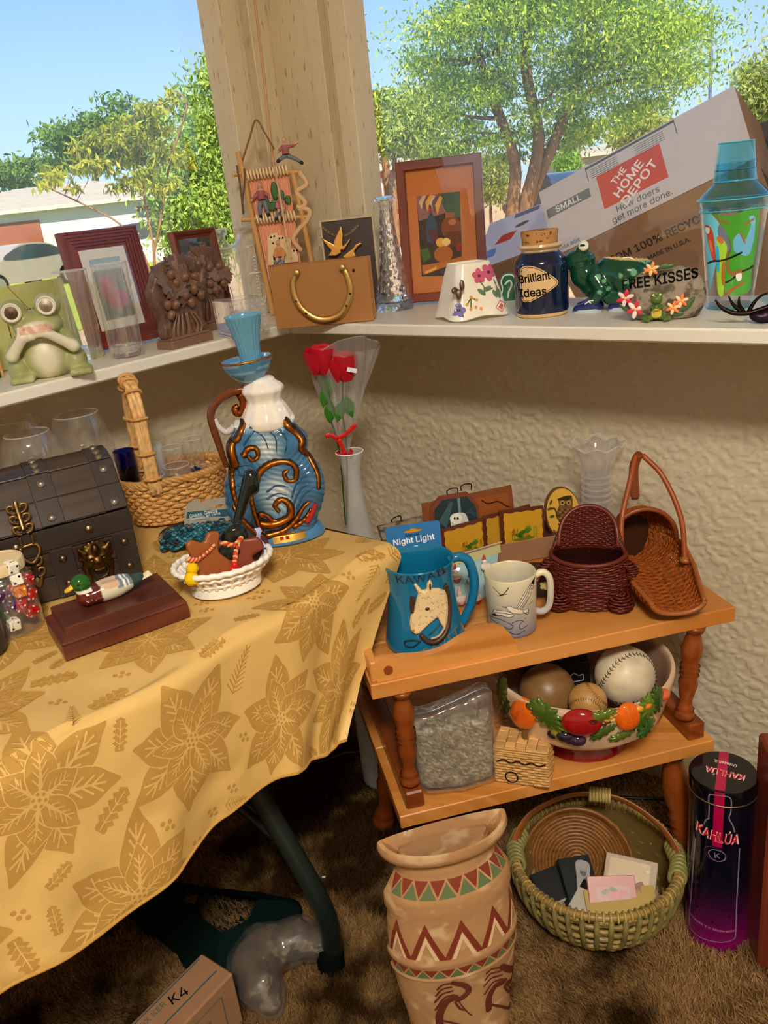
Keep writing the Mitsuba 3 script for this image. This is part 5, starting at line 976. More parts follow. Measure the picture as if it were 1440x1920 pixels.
# stone with lettering
q = P(1247, 596, SZ); s = mpp(q); t = thing('lettered_stone', 'grey resin stone lettered FREE KISSES with flowers and a tiny frog', 'ornament')
with at(q, face(q), s=s):
    m = blob([ell((-22, 0, 40), (46, 33, 51)), ell((24, 0, 40), (46, 33, 52)), ell((0, 0, 34), (66, 35, 44))], 4, 2.4, lo=(-80, -50, -2), hi=(85, 50, 110), cut=1, disp=lambda p: 3 * (meshkit.fbm(p * .09, 4) - .5)); add(t + '__stone', m, 'stone', None, smooth=True)
    hm = hitmap(m); a = L2(1237, 524, -30); dtxt(t + '__lettering', 'FREE KISSES', 17, a[0], a[1], hm, (.10, .10, .11), 1.6, .2, .92, .10, edge=3)
    def petals(x, z, r, c1, c2, nm):
        f_ = None
        for i in range(6):
            a_ = i * 1.047 + .3; y = hm(np.array([[np.clip(x, -58, 60), z]]))[0]; y = -30 if np.isnan(y) else y
            g = mv(trimesh.creation.icosphere(2, 1.0), (x + r * .55 * math.cos(a_), y - 3, z + r * .55 * math.sin(a_)), 0, 0, -a_, s=(r * .55, 2.2, r * .26)); k_ = add(t + '__petal', g, 'satin', c1 if i % 2 else c2, smooth=True)
        add(t + '__stamen', mv(trimesh.creation.icosphere(1, r * .18), (x, y - 5, z)), 'satin', (.92, .80, .40), smooth=True)
    for x, y, r, c1, c2 in ((1172, 560, 15, (.80, .14, .22), (.92, .80, .80)), (1192, 580, 16, (.82, .16, .24), (.95, .86, .84)), (1262, 576, 12, (.90, .48, .22), (.96, .78, .58)), (1277, 563, 12, (.90, .46, .24), (.96, .80, .62)), (1222, 504, 12, (.92, .56, .30), (.96, .80, .58)), (1214, 511, 9, (.94, .66, .36), (.92, .56, .26))): petals(*L2(x, y, -30), r, c1, c2, 'f')
    for x, y, a_ in ((1240, 501, .3), (1252, 500, .2), (1288, 572, .9), (1296, 566, 1.1), (1270, 588, .1), (1205, 590, -.4), (1170, 578, -.8)):
        b = L2(x, y, -28); yy = hm(np.array([b]))[0]; yy = -24 if np.isnan(yy) else yy; add(t + '__leaf', mv(trimesh.creation.icosphere(2, 1), (b[0], yy - 1, b[1]), 0, 0, -a_, s=(12, 2, 4)), 'satin', (.24, .36, .18), smooth=True)
    b = L2(1231, 586, -34); u = lambda x, y, z: (b[0] + x, -36 + y, 4 + z)
    fm = blob([ell(u(0, 2, 14), (11, 9, 14)), ell(u(0, -3, 36), (10, 8, 8)), ell(u(-6, -4, 44), (4, 4, 4)), ell(u(6, -4, 44), (4, 4, 4)), cap(u(-9, -4, 24), u(-3, -12, 20), 3, 2.5), cap(u(9, -4, 24), u(3, -12, 20), 3, 2.5), cap(u(-9, -2, 4), u(-22, -8, 3), 5, 3.5), cap(u(9, -2, 4), u(22, -8, 3), 5, 3.5), cap(u(-22, -8, 3), u(-14, -16, 1), 3.5, 3), cap(u(22, -8, 3), u(14, -16, 1), 3.5, 3)], 1.3, 1.3, lo=u(-34, -24, -6), hi=u(34, 16, 54))
    add(t + '__tiny_frog', fm, 'satin', lambda v, n: np.where(((np.hypot(v[:, 0] - b[0], v[:, 2] - 16) < 9) & (v[:, 1] < -38.5))[:, None], np.array([.80, .70, .28]), np.array([.30, .40, .14])), smooth=True)
    for x in (-6, 6): add(t + '__tiny_frog__eye', mv(trimesh.creation.icosphere(1, 2.2), u(x, -8, 45)), 'gloss', (.90, .86, .5), smooth=True)
# cocktail shaker
q = P(1368, 576, SZ); s = mpp(q); kz = (ztop(q, 265) - SZ) / s / 312; t = thing('cocktail_shaker', 'turquoise plastic cocktail shaker printed with parrots on the right sill', 'shaker')
with at(q, face(q), s=s):
    Zs = lambda pts: [(a, b * kz) for a, b in pts]
    bod = lathe(Zs([(0, 3), (38, 3), (40, 5), (58.5, 196)]), 64); add(t + '__beaker', bod, 'film', None, 50); add(t + '__base', lathe(Zs([(0, 0), (38.5, 0), (40.5, 3), (40.5, 8), (0, 8)]), 48), 'aqua_glass', None, 40)
    add(t + '__lid', lathe(Zs([(56, 186), (58, 190), (59, 206), (63, 208), (63, 212), (58, 216), (36, 240), (34, 246), (33, 275), (0, 276)]), 64), 'aqua_glass', None, 40); add(t + '__cap', lathe(Zs([(36, 240), (37, 243), (30, 309), (29, 312), (0, 312)]), 48), 'aqua_glass', None, 40)
    for r_, z_ in ((63, 210), (59, 190), (36.5, 242), (29.5, 311), (34, 262)): add(t + '__ring', tube([(r_ * math.cos(a), r_ * math.sin(a), z_ * kz) for a in np.linspace(0, 6.283, 49)[:-1]], 1.0, 6, True), 'plastic', (.30, .72, .82), smooth=True)
    hm = hitmap(bod); V = lambda x, y: L2(1280 + x / 4.8, 240 + y / 4.8, -46); VP = lambda pts: poly([V(*p) for p in pts], 50)
    pk = thing  # printed picture, flat shapes on the beaker
    def pd(pts, c, lay, nm='print'): dec(t + '__' + nm, VP(pts), hm, c, 6, .3 + .25 * lay, 'plastic')
    pd([(185, 760), (250, 770), (330, 860), (340, 1000), (250, 1450), (235, 1450), (215, 1200)], (.45, .80, .86), 0); pd([(250, 770), (420, 790), (560, 740), (690, 700), (660, 1100), (620, 1300), (600, 1480), (390, 1490), (380, 1240), (440, 1080), (400, 960), (330, 850)], (.28, .62, .20), 0)
    pd([(460, 1000), (520, 940), (570, 1000), (640, 800), (655, 850), (640, 1010), (590, 1145), (470, 1110)], (.42, .70, .86), 1); pd([(330, 870), (380, 920), (430, 1060), (390, 1100), (320, 960)], (.42, .46, .54), 1); pd([(600, 800), (640, 790), (655, 850), (620, 880)], (.48, .74, .84), 2)
    pd([(200, 880), (240, 890), (275, 960), (298, 1180), (270, 1190), (235, 1080), (215, 960)], (.80, .30, .22), 2); pd([(205, 900), (240, 905), (235, 950), (212, 950)], (.92, .90, .82), 3); pd([(235, 1010), (262, 1040), (270, 1110), (245, 1100)], (.88, .52, .26), 3)
    pd([(300, 1000), (345, 985), (400, 1070), (375, 1240), (365, 1500), (318, 1490), (305, 1280), (330, 1140)], (.66, .84, .24), 2); pd([(305, 990), (345, 975), (370, 1020), (340, 1040)], (.80, .46, .26), 3); pd([(300, 1090), (325, 1080), (330, 1280), (305, 1270)], (.20, .70, .82), 3); pd([(350, 1240), (378, 1210), (375, 1400), (352, 1400)], (.70, .42, .2), 3)
    pd([(415, 1190), (430, 1190), (415, 1240), (450, 1290), (530, 1270), (545, 1320), (500, 1345), (440, 1330), (390, 1260)], (.60, .40, .24), 2); pd([(480, 1320), (530, 1310), (525, 1370), (490, 1375)], (.90, .90, .86), 3); pd([(400, 1470), (480, 1420), (545, 1385), (555, 1400), (480, 1450), (410, 1500)], (.66, .36, .2), 2)
    dec(t + '__branch', strokes([[V(*p) for p in ((225, 1225), (280, 1200), (340, 1195), (420, 1170), (530, 1120))], [V(*p) for p in ((540, 1290), (600, 1270), (635, 1250))], [V(*p) for p in ((390, 1390), (430, 1370), (470, 1340))]], 1.6), hm, (.10, .10, .08), 4, 1.4, 'plastic')
    dec(t + '__branch', strokes([[V(*p) for p in ((280, 780), (330, 830), (420, 850))], [V(*p) for p in ((520, 940), (560, 1030))], [V(*p) for p in ((560, 860), (640, 820))]], 1.4), hm, (.60, .40, .22), 4, 1.2, 'plastic')
# dark metal deer head with antlers, cut by the right edge of the picture
q = P(1432, 606, SZ); s = mpp(q); t = thing('deer_ornament', 'dark metal deer ornament with branching antlers at the right end of the sill', 'ornament')
with at(q, face(q), s=s):
    D3 = lambda x, y, yy=0: (lambda a: (a[0], yy, max(a[1], 3)))(L2(x, y, yy))
    add(t + '__antler', tube(spl([D3(1341, 562, -6), D3(1352, 576, -6), D3(1372, 586, -6), D3(1396, 588, -4), D3(1422, 582, 0), D3(1450, 572, 6)], 30), np.interp(np.linspace(0, 1, 30), [0, .3, 1], [1.5, 4.2, 5.0]), 8), 'polished_metal', (.16, .13, .11), smooth=True)
    for a in ([(1366, 555, -6), (1374, 570, -5), (1390, 584, -4)], [(1386, 556, -8), (1386, 570, -6), (1394, 585, -4)], [(1448, 546, 2), (1425, 556, 2), (1412, 570, 0), (1404, 585, -2)]): add(t + '__tine', tube(spl([D3(*p) for p in a], 14), np.linspace(1.2, 4.4, 14), 8), 'polished_metal', (.16, .13, .12), smooth=True)
    add(t + '__head', blob([ell((-8, -2, 12), (18, 12, 10), 0, 0, .25), ell((20, 2, 16), (28, 14, 15)), ell((50, 6, 16), (30, 18, 16))], 3, 1.8, lo=(-45, -35, -3), hi=(95, 40, 50), cut=.4), 'polished_metal', (.20, .16, .20), smooth=True)
# teal glass at the right edge
q = P(1466, 572, SZ); s = mpp(q)
with at(q, 0, s=s): one('teal_tumbler', 'teal green glass tumbler just entering the right edge of the picture', 'glass', lathe(spl([(0, 1), (18, 0), (22, 20), (26, 60), (30, 100), (31, 138)], 30), 40), 'aqua_glass', None, smooth=True)
# ================================================================ things on the table
def tz(px, py): return P(px, py, TZ)
TT = TZ + .003
# wine glasses behind the chest
for px, py, lab, st in ((141, 776, 'large clear wine glass behind the chest, nearest the wicker basket', .21), (30, 786, 'large clear wine glass behind the chest, farther of the left two', .21), (49, 812, 'large clear wine glass behind the chest, nearer of the left two', .20)):
    q = P(px, py, TT + st); q[2] = TT; s = mpp(q); t = thing('wine_glass', lab, 'wine glass', 'wine glasses behind the chest')
    with at(q): r = 37 * s * 1.03; add(t + '__bowl', lathe(spl([(0, .085), (r * .7, .092), (r * 1.25, .115), (r * 1.42, .14), (r * 1.26, .18), (r, st)], 40), 48), 'clear_haze', None, smooth=True); add(t + '__rim', tube([(r * math.cos(a), r * math.sin(a), st) for a in np.linspace(0, 6.283, 41)[:-1]], .0009, 6, True), 'frosted', None, smooth=True); add(t + '__stem', lathe([(0, 0), (.034, 0), (.033, .002), (.006, .006), (.0035, .012), (.0035, .08), (.006, .086), (0, .086)], 32), 'glass', None, 40)
q = P(-2, 872, TT + .12); q[2] = TT; s = mpp(q); t = thing('glass_mug', 'small clear glass mug behind the chest at the left edge', 'mug')
with at(q): add(t + '__glass', lathe([(0, .004), (.026, .003), (.028, .008), (.027, .12)], 40), 'thin_glass', None, 40); add(t + '__handle', tube(spl([(.027, 0, .10), (.042, 0, .098), (.046, 0, .075), (.042, 0, .045), (.027, 0, .038)], 20), .0028, 8), 'thin_glass', None, smooth=True); add(t + '__rim', tube([(.027 * math.cos(a), .027 * math.sin(a), .12) for a in np.linspace(0, 6.283, 41)[:-1]], .0012, 6, True), 'frosted', None, smooth=True)
# chest
q = tz(270, 1078); q[2] = TT; t = thing('treasure_chest', 'dark wooden treasure chest with riveted straps, brass hasp and lion mask', 'chest')
CW, CD = .335, .175
with at(q, math.radians(70)):
    ux = planar((1, 0, 0), (0, .8, 1)); uz = planar((0, .8, 1), (1, 0, 0))
    add(t + '__body', box(-CW, 0, .003, CD, 0, .109, .001), 'chest_wood', smooth=False, uv=ux)
    for k, (a, b) in enumerate(((0, .0355), (.037, .072), (.0735, .109))): add(t + '__body_plank', box(-CW, 0, 0, .005, a, b, .0012), 'chest_wood', smooth=False, uv=lambda v, k=k: ux(v) + .13 * k)
    lid = [(0, .112), (.024, .145), (.048, .178), (.075, .186), (.10, .186), (.127, .178), (.151, .145), (CD, .112)]
    lp = Polygon(lid); m = trimesh.creation.extrude_polygon(lp, CW, engine='earcut'); v = np.asarray(m.vertices); add(t + '__lid', tm(np.stack([v[:, 2] - CW, v[:, 0], v[:, 1]], 1), m.faces), 'chest_wood', smooth=False, uv=ux)
    def onlid(i, x0, x1, th, a0=0.0, a1=1.0):
        (y0, z0), (y1, z1) = lid[i], lid[i + 1]; d = np.array([y1 - y0, z1 - z0]); L = np.linalg.norm(d); d /= L; n = np.array([-d[1], d[0]]); b = box(x0, x1, 0, th, a0 * L, a1 * L, .0008); v = np.asarray(b.vertices)
        return tm(np.stack([v[:, 0], y0 + d[0] * v[:, 2] + n[0] * v[:, 1], z0 + d[1] * v[:, 2] + n[1] * v[:, 1]], 1), b.faces)
    for i in (0, 1, 2, 3): add(t + '__lid_plank', onlid(i, -CW, 0, .0025, .02, .975), 'chest_wood', smooth=False, uv=ux)
    straps = [(-.034, -.001), (-.125, -.092), (-.235, -.202), (-.334, -.301)]
    for x0, x1 in straps:
        sk = add(t + '__strap', cat([onlid(i, x0, x1, .0042, 0, 1) for i in (0, 1, 2, 3)]), 'chest_strap', smooth=False, uv=uz)
        for i, a_ in ((0, .28), (1, .62), (2, .2), (2, .75), (3, .6)):
            (y0, z0), (y1, z1) = lid[i], lid[i + 1]; ang = math.atan2(z1 - z0, y1 - y0); nv = np.array([0, -math.sin(ang), math.cos(ang)]); p_ = np.array([(x0 + x1) / 2, y0 + (y1 - y0) * a_, z0 + (z1 - z0) * a_]) + nv * .004
            add(sk + '__rivet', mv(lathe([(0, 0), (.0066, 0), (.006, .002), (.003, .0042), (0, .0046)], 10), p_, 0, ang), 'metal', (.62, .58, .52))
        sb = add(t + '__body_strap', box(x0, x1, -.0022, .001, 0, .075, .0008), 'chest_strap', smooth=False, uv=uz)
        for z in (.06, .02): add(sb + '__rivet', mv(lathe([(0, 0), (.0062, 0), (.0055, .002), (.003, .004), (0, .0044)], 10), ((x0 + x1) / 2, -.002, z), 0, math.pi / 2), 'metal', (.46, .38, .30))
    bnd = add(t + '__rim_band', box(-CW, 0, -.0024, .001, .078, .110, .0008), 'chest_strap', smooth=False, uv=ux)
    for x in (-.063, -.165): add(bnd + '__rivet', mv(lathe([(0, 0), (.0066, 0), (.006, .002), (.003, .0042), (0, .0046)], 10), (x, -.0024, .094), 0, math.pi / 2), 'metal', (.50, .42, .34))
    # hasp
    def scroll(path, r): return tube(spl(path, 26), r, 7, flat=.7, up=(0, 1, 0))
    br = (.62, .50, .32); hx = -.150
    hp = add(t + '__hasp', cat(*[scroll([(hx + sx * .003, y, z), (hx + sx * .011, y - .001, z + .004), (hx + sx * .013, y - .001, z + .012), (hx + sx * .006, y - .001, z + .013), (hx + sx * .005, y, z + .008)], .0022) for sx in (-1, 1) for y, z in ((-.0035, .112), (.004, .126), (.012, .139), (-.004, .06), (-.004, .043))], scroll([(hx, -.005, .118), (hx, .005, .135), (hx, .016, .150), (hx + .001, .020, .156)], .003),
                                scroll([(hx - .010, -.006, .094), (hx - .013, -.007, .082), (hx, -.008, .068), (hx + .013, -.007, .082), (hx + .010, -.006, .094), (hx - .010, -.006, .094)], .0026), scroll([(hx - .008, -.005, .046), (hx, -.006, .030), (hx + .008, -.005, .046)], .0024)), 'metal', br, smooth=True)
    add(hp + '__tip', mv(lathe([(0, 0), (.009, 0), (.008, .002), (.002, .004), (0, .004)], 4), (hx, -.003, .036), 0, math.pi / 2), 'metal', br); add(hp + '__loop', cat(box(hx - .010, hx - .006, -.010, -.002, .096, .110, .0008), box(hx + .006, hx + .010, -.010, -.002, .096, .110, .0008)), 'metal', (.5, .4, .26), smooth=False)
    # lion mask
    c = np.array([-.063, -.002, .046]); w = 1.22e-3; a3 = lambda x, y, z: c + np.array([x, y, z]) * w
    lm = blob([ell(a3(0, -2, 4), np.array([15, 8, 17]) * w), ell(a3(0, -9, -2), np.array([6, 5, 7]) * w), ell(a3(0, -7, -9), np.array([9, 5, 6]) * w), ell(a3(-7, -8, 4), np.array([5, 3, 4]) * w), ell(a3(7, -8, 4), np.array([5, 3, 4]) * w), ell(a3(0, -8, 13), np.array([4, 4, 8]) * w)] +
              [cap(a3(13 * math.cos(a), -3, 4 + 15 * math.sin(a)), a3(19 * math.cos(a), -2, 3 + 20 * math.sin(a)), 3.4 * w, 2.2 * w) for a in np.linspace(.1, 3.04, 11)] + [cap(a3(sx * 13, -3, 0 - 5 * k), a3(sx * (18 - 2 * k), -2, -8 - 7 * k), 3.2 * w, 1.8 * w) for sx in (-1, 1) for k in range(4)] + [cap(a3(sx * 13, -5, 12), a3(sx * 18, -5, 18), 4 * w, 2.4 * w) for sx in (-1, 1)], 1.0 * w, .9 * w, lo=a3(-30, -18, -36), hi=a3(30, 6, 34), carve=[cap(a3(-5, -11, -10), a3(5, -11, -10), 1.6 * w), ell(a3(-7, -11, 3), np.array([3, 2, 1.4]) * w), ell(a3(7, -11, 3), np.array([3, 2, 1.4]) * w)])
    add(t + '__lion_mask', lm, 'metal', (.36, .27, .15), smooth=True)
    add(t + '__lion_mask__ring', tube([c + np.array([.012 * math.cos(a), -.010 - .002 * abs(math.sin(a)), -.016 + .011 * math.sin(a)]) for a in np.linspace(0, 6.283, 33)[:-1]], .0016, 7, True), 'metal', (.30, .28, .22), smooth=True)
# dice jar
q = tz(30, 1180); q[2] = TT; s = mpp(q); t = thing('jar', 'clear jar with a cream screw lid full of coloured dice', 'jar'); Hd = (ztop(q, 1052) - TZ)
with at(q, face(q)):
    r = 52 * s; add(t + '__glass', lathe(spl([(0, .001), (r * .9, .001), (r, .008), (r * 1.02, Hd * .4), (r * 1.0, Hd * .68), (r * .84, Hd * .80), (r * .80, Hd * .84)], 50), 56), 'clear_haze', None, smooth=True)
    zl = Hd * .84; ld = add(t + '__lid', lathe([(0, zl + .001), (r * .88, zl), (r * .90, zl + .002), (r * .90, zl + .013), (r * .86, zl + .016), (r * .78, zl + .0165), (r * .74, zl + .015), (0, zl + .015)], 90, lambda th, rr, z: (np.where((z > zl + .0015) & (z < zl + .0135), rr * (1 + .012 * np.sign(np.sin(45 * th))), rr), z)), 'satin', (.86, .78, .60), 30)
    add(ld + '__mark', mv(tube([(.008 * math.cos(a), .006 * math.sin(a), 0) for a in np.linspace(0, 6.283, 25)[:-1]], .0007, 5, True), (-r * .2, 0, zl + .0155)), 'matte', (.2, .17, .13), smooth=True)
dr_ = np.random.default_rng(8); DC = {'red': (.70, .07, .06), 'white': (.92, .90, .84), 'orange': (.90, .50, .06), 'purple': (.26, .10, .30), 'green': (.06, .30, .18), 'blue': (.05, .10, .28)}
def die(cn, p, a, b, size=.0155, lab=None):
    t_ = thing('die', lab or f'{cn} die inside the glass jar', 'die', 'red dice in the jar' if cn == 'red' else None); h = size / 2
    with at(p, a, b, b * .7):
        add(t_ + '__cube', mv(cbox(size, size, size, .0016), (0, 0, -h)), 'gloss', DC[cn], smooth=False)
        pc = (.95, .94, .90) if cn != 'white' else (.08, .07, .07); pips = {1: [(0, 0)], 2: [(-1, -1), (1, 1)], 3: [(-1, -1), (0, 0), (1, 1)], 4: [(-1, -1), (-1, 1), (1, -1), (1, 1)], 5: [(-1, -1), (-1, 1), (1, -1), (1, 1), (0, 0)], 6: [(-1, -1), (-1, 0), (-1, 1), (1, -1), (1, 0), (1, 1)]}
        d_ = lathe([(0, -.0001), (.0016, -.0001), (.0016, .0003), (0, .0004)], 10); ms = []
        for n_, (ya, pi_) in {1: (None, 0), 2: (0, math.pi / 2), 3: (math.pi / 2, math.pi / 2), 4: (-math.pi / 2, math.pi / 2), 5: (math.pi, math.pi / 2), 6: (None, math.pi)}.items():
            for x, y in pips[n_]: ms.append(mv(mv(mv(d_, (x * h * .5, y * h * .5, h)), pitch=pi_), yaw=ya or 0))
        stuff(add(t_ + '__pips', cat(ms), 'matte', pc, smooth=False))
jq = q.copy(); fy = face(q); cx, sx_ = math.cos(fy), math.sin(fy)
def jp(x, y, z): return jq + np.array([cx * x - sx_ * y, sx_ * x + cx * y, z])
DL = {0: 'white die on top of the dice inside the jar', 1: 'white die standing on the orange die inside the jar', 5: 'white die lowest in the jar, at its front', 6: 'purple die uppermost of its colour in the jar', 7: 'purple die lower of its colour in the jar'}
for i, (c_, x, y, z, a, b) in enumerate((('white', .018, -.030, .088, .4, .2), ('white', .020, -.030, .070, .1, -.1), ('orange', .020, -.031, .053, .3, .1), ('red', .014, -.033, .033, .2, .3), ('red', .030, -.026, .018, .4, .5), ('white', -.004, -.036, .010, .3, .1), ('purple', -.008, -.036, .054, .5, .4), ('purple', .000, -.036, .036, -.3, .2), ('green', -.018, -.032, .028, .2, .1), ('blue', -.022, -.030, .070, .1, .2), ('red', .034, -.020, .040, .9, .2), ('red', .036, -.014, .060, .5, .3), ('red', .006, -.012, .03, .3, .6), ('red', .012, -.010, .05, .5, .5))):
    die(c_, jp(x * .78 + .002, y * .85, z + .009), fy + a, b, lab=DL.get(i, None if c_ == 'red' else f'{c_} die inside the glass jar'))
# dark cup at the left edge
q = P(-34, 1230, TZ); q[2] = TT
with at(q): one('dark_cup', 'dark grey cup cut by the left edge in front of the dice jar', 'cup', lathe([(0, 0), (.030, 0), (.033, .004), (.036, .07), (.035, .074), (.033, .07), (.030, .008), (0, .006)], 40), 'satin', (.17, .17, .17), 40)
# duck box
A, B = tz(125, 1243), tz(358, 1160); A[2] = TT; WB_ = np.linalg.norm((B - A)[:2]); hb = .040; t = thing('wooden_box', 'polished walnut box with moulded lid carrying a painted mallard duck', 'box')
with at(A, lyaw(A, B)):
    DB = .100; ux, uy = planar((1, 0, 0), (0, 1, 1)), planar((0, 1, 0), (1, 0, 1))
    def ring_(prof): 
        v = []; 
        for o_, z in prof: v += [(o_, o_, z), (WB_ - o_, o_, z), (WB_ - o_, DB - o_, z), (o_, DB - o_, z)]
        f = []; n = len(prof)
        for i in range(n - 1):
            for k in range(4): a, b = i * 4 + k, i * 4 + (k + 1) % 4; f += [[a, b, b + 4], [a, b + 4, a + 4]]
        f += [[0, 2, 1], [0, 3, 2], [4 * n - 4, 4 * n - 3, 4 * n - 2], [4 * n - 4, 4 * n - 2, 4 * n - 1]]; return tm(v, f)
    add(t + '__base', ring_([(0, 0), (0, .019), (.0015, .020)]), 'walnut', smooth=False, uv=ux); add(t + '__lid', ring_([(.001, .0205), (0, .0215), (.001, .024), (.005, .027), (.0085, .029), (.009, .0385), (.0105, hb)]), 'walnut', smooth=False, uv=ux)
    d_ = lambda x, y, z: np.array([WB_ * .50 + x * 1e-3, DB * .56 + y * 1e-3, hb + z * 1e-3]); E = lambda c_, r_, *a: ell(d_(*c_), np.array(r_) * 1e-3, *a)
    dm = blob([E((-4, 0, 12), (36, 17, 13)), E((-30, 0, 12), (15, 14, 12)), E((-34, 0, 24), (9, 9, 10)), E((-35, 0, 34), (12.5, 11.5, 12)), E((28, 0, 14), (20, 12, 8), 0, 0, -.2), E((4, -9, 17), (30, 7, 9)), E((4, 9, 17), (30, 7, 9))], .0016, .0016, lo=d_(-66, -30, -3), hi=d_(70, 30, 56), cut=hb + .0002)
    def dcol(v, n):
        r_ = (v - d_(0, 0, 0)) * 1e3; x, y, z = r_.T; c_ = np.tile([.80, .76, .66], (len(v), 1))
        c_[(x < -14) & (z < 25)] = (.36, .10, .09); c_[(z > 24.5) & (x < -20)] = (.10, .34, .10); c_[(z > 21.5) & (z < 25.5) & (x < -24)] = (.90, .88, .82)
        c_[(x > 8) & (z > 16) & (x < 30)] = (.44, .50, .56); c_[(x > 28)] = (.16, .26, .22); c_[(x > -10) & (x < 10) & (z > 20)] = (.78, .66, .54); c_[(x > 16) & (x < 19) & (z > 14)] = (.93, .92, .88); c_[(x > 22) & (x < 24) & (z > 14)] = (.93, .92, .88); return c_
    dk = add(t + '__duck', dm, 'gloss', dcol, smooth=True)
    add(dk + '__bill', blob([E((-50, 0, 30), (8, 5, 3), 0, 0, -.35), E((-44, 0, 33), (4, 4, 4))], .001, .001, lo=d_(-64, -10, 20), hi=d_(-36, 10, 42)), 'gloss', (.86, .66, .16), smooth=True); add(dk + '__tail', cat(*[mv(cbox(.020, .0028, .0024, .0008), d_(48, y, 14), y * .02, 0, -.25) for y in (-6, -3, 0, 3, 6)]), 'gloss', (.88, .84, .70), smooth=False)
    for y in (-10.5, 10.5): add(dk + '__eye', mv(trimesh.creation.icosphere(2, .0015), d_(-40, y, 36)), 'gloss', (.04, .04, .04), smooth=True)
    add(dk + '__feather_marks', cat(*[tube([d_(-36 + 5 * i, -13.6, 12 + 2 * (i % 2)), d_(-33 + 5 * i, -14.4, 9 + 2 * (i % 2))], .0005, 5) for i in range(4)]), 'matte', (.85, .8, .74), smooth=True)
# white lattice basket
q = tz(427, 1104); q[2] = TT; s = mpp(q); t = thing('lattice_basket', 'white pierced ceramic basket holding leather pieces in front of the decanter', 'basket'); zr = (ztop(tz(427, 1104), 1052) - TT) / s
with at(q, face(q, 10), s=s):
    a_ = np.linspace(0, 2 * np.pi, 29)[:-1]; ex_, ey_ = 1.0, .80
    add(t + '__foot', mv(lathe([(0, 0), (62, 0), (66, 3), (66, 17), (62, 21), (0, 21)], 64), s=(1, ey_, 1)), 'gloss', (.92, .90, .86), 40)
    add(t + '__slats', cat(*[tube(spl([((62 + 0) * math.cos(a), 62 * ey_ * math.sin(a), 19), (67 * math.cos(a), 67 * ey_ * math.sin(a), 30), (84 * math.cos(a), 84 * ey_ * math.sin(a), zr)], 8), 4.6, 7) for a in a_]), 'gloss', (.92, .90, .86), smooth=True)
    def rimw(r0, z0, n_, amp): return [((r0 + amp * math.cos(n_ * a)) * math.cos(a), (r0 + amp * math.cos(n_ * a)) * ey_ * math.sin(a), z0 + amp * .8 * math.sin(n_ * a)) for a in np.linspace(0, 2 * np.pi, 289)[:-1]]
    add(t + '__rim', cat(tube(rimw(90, zr + 3, 28, .9), 5.4, 8, True), tube(rimw(83, zr - 9, 28, 1.6), 3.6, 6, True), tube(rimw(67, 27, 14, .6), 4.0, 6, True)), 'gloss', (.93, .91, .87), smooth=True)
    base_m = MS[-1].copy()
def inb(x, y, z): return (base_m @ np.array([x, y, z, 1.0]))[:3]
# leather pouches with braided cords
def braid(path, r): 
    p = spl(path, 60); o_ = []
    for ph in (0, np.pi): o_.append(tube(p + np.stack([np.cos(np.arange(60) * .9 + ph), np.sin(np.arange(60) * .9 + ph), np.cos(np.arange(60) * .9 + ph + 1)], 1) * r * .7, r * .75, 6))
    return o_
for i, (lab, x, y, z, rot, outl) in enumerate((('tan leather ornament with braided cord and yellow pompoms in the white basket', -32, -20, 64, .12, [(-34, -26), (30, -30), (36, -6), (22, 14), (30, 40), (14, 46), (2, 34), (-14, 42), (-24, 36), (-22, 10), (-34, -4)]), ('reddish leather star ornament with braided cord in the white basket', 28, -16, 66, -.2, [(-30, -26), (26, -28), (20, -8), (40, 2), (34, 20), (14, 22), (0, 32), (-16, 24), (-32, 30), (-34, 14), (-22, 2)]), ('dark brown leather ornament with a ribbon in the white basket', 58, 10, 64, .2, [(-24, -24), (24, -20), (30, 6), (12, 12), (0, 18), (-20, 10)]))):
    t = thing('leather_ornament', lab, 'ornament')
    with at(inb(x, y, z), face(q, 10) + rot, -.22, 0, s=s * 1.2):
        m = pillow(poly(outl, 60), 5, 5, 4, 1.8); add(t + '__leather', m, 'satin', [(.56, .29, .11), (.46, .19, .09), (.26, .11, .06)][i], smooth=True)
        if i < 2:
            for b_ in braid([(-20, -8, 22), (-4, -10, 16), (8, -8, 24), (-2, -9, 8), (-6, -10, -6), (-10, -10, -16)] if i == 1 else [(-28, -8, 16), (-14, -9, 12), (4, -8, 18), (14, -8, 24)], 3.2): add(t + '__cord', b_, 'matte', [(.78, .26, .20), (.86, .66, .44)][len([k for k in scene if k.startswith(t + '__cord')]) % 2], smooth=True)
        if i == 0:
            for x_, z_, r_ in ((-26, 2, 9), (-31, -12, 11)): add(t + '__pompom', blob([ell((x_, -12, z_), (r_, r_, r_))], 1, 1.6, lo=(x_ - 20, -32, z_ - 20), hi=(x_ + 20, 10, z_ + 20), disp=lambda p: 3 * (meshkit.noise(p * .9, 2) - .5)), 'matte', (.90, .74, .10), smooth=True)
        if i == 1:
            for x_, z_ in ((-12, -20), (-4, -22), (-8, -14)): add(t + '__bead', mv(trimesh.creation.icosphere(2, 5.5), (x_, -11, z_)), 'gloss', (.80, .10, .10), smooth=True)
        if i == 2: add(t + '__ribbon', grid(lambda u, v: (10 + 9 * v + 2 * np.sin(u * 9), -9 - 2 * np.sin(u * 7 + v), 26 - 34 * u), 20, 4), 'satin', (.66, .72, .92), smooth=True)
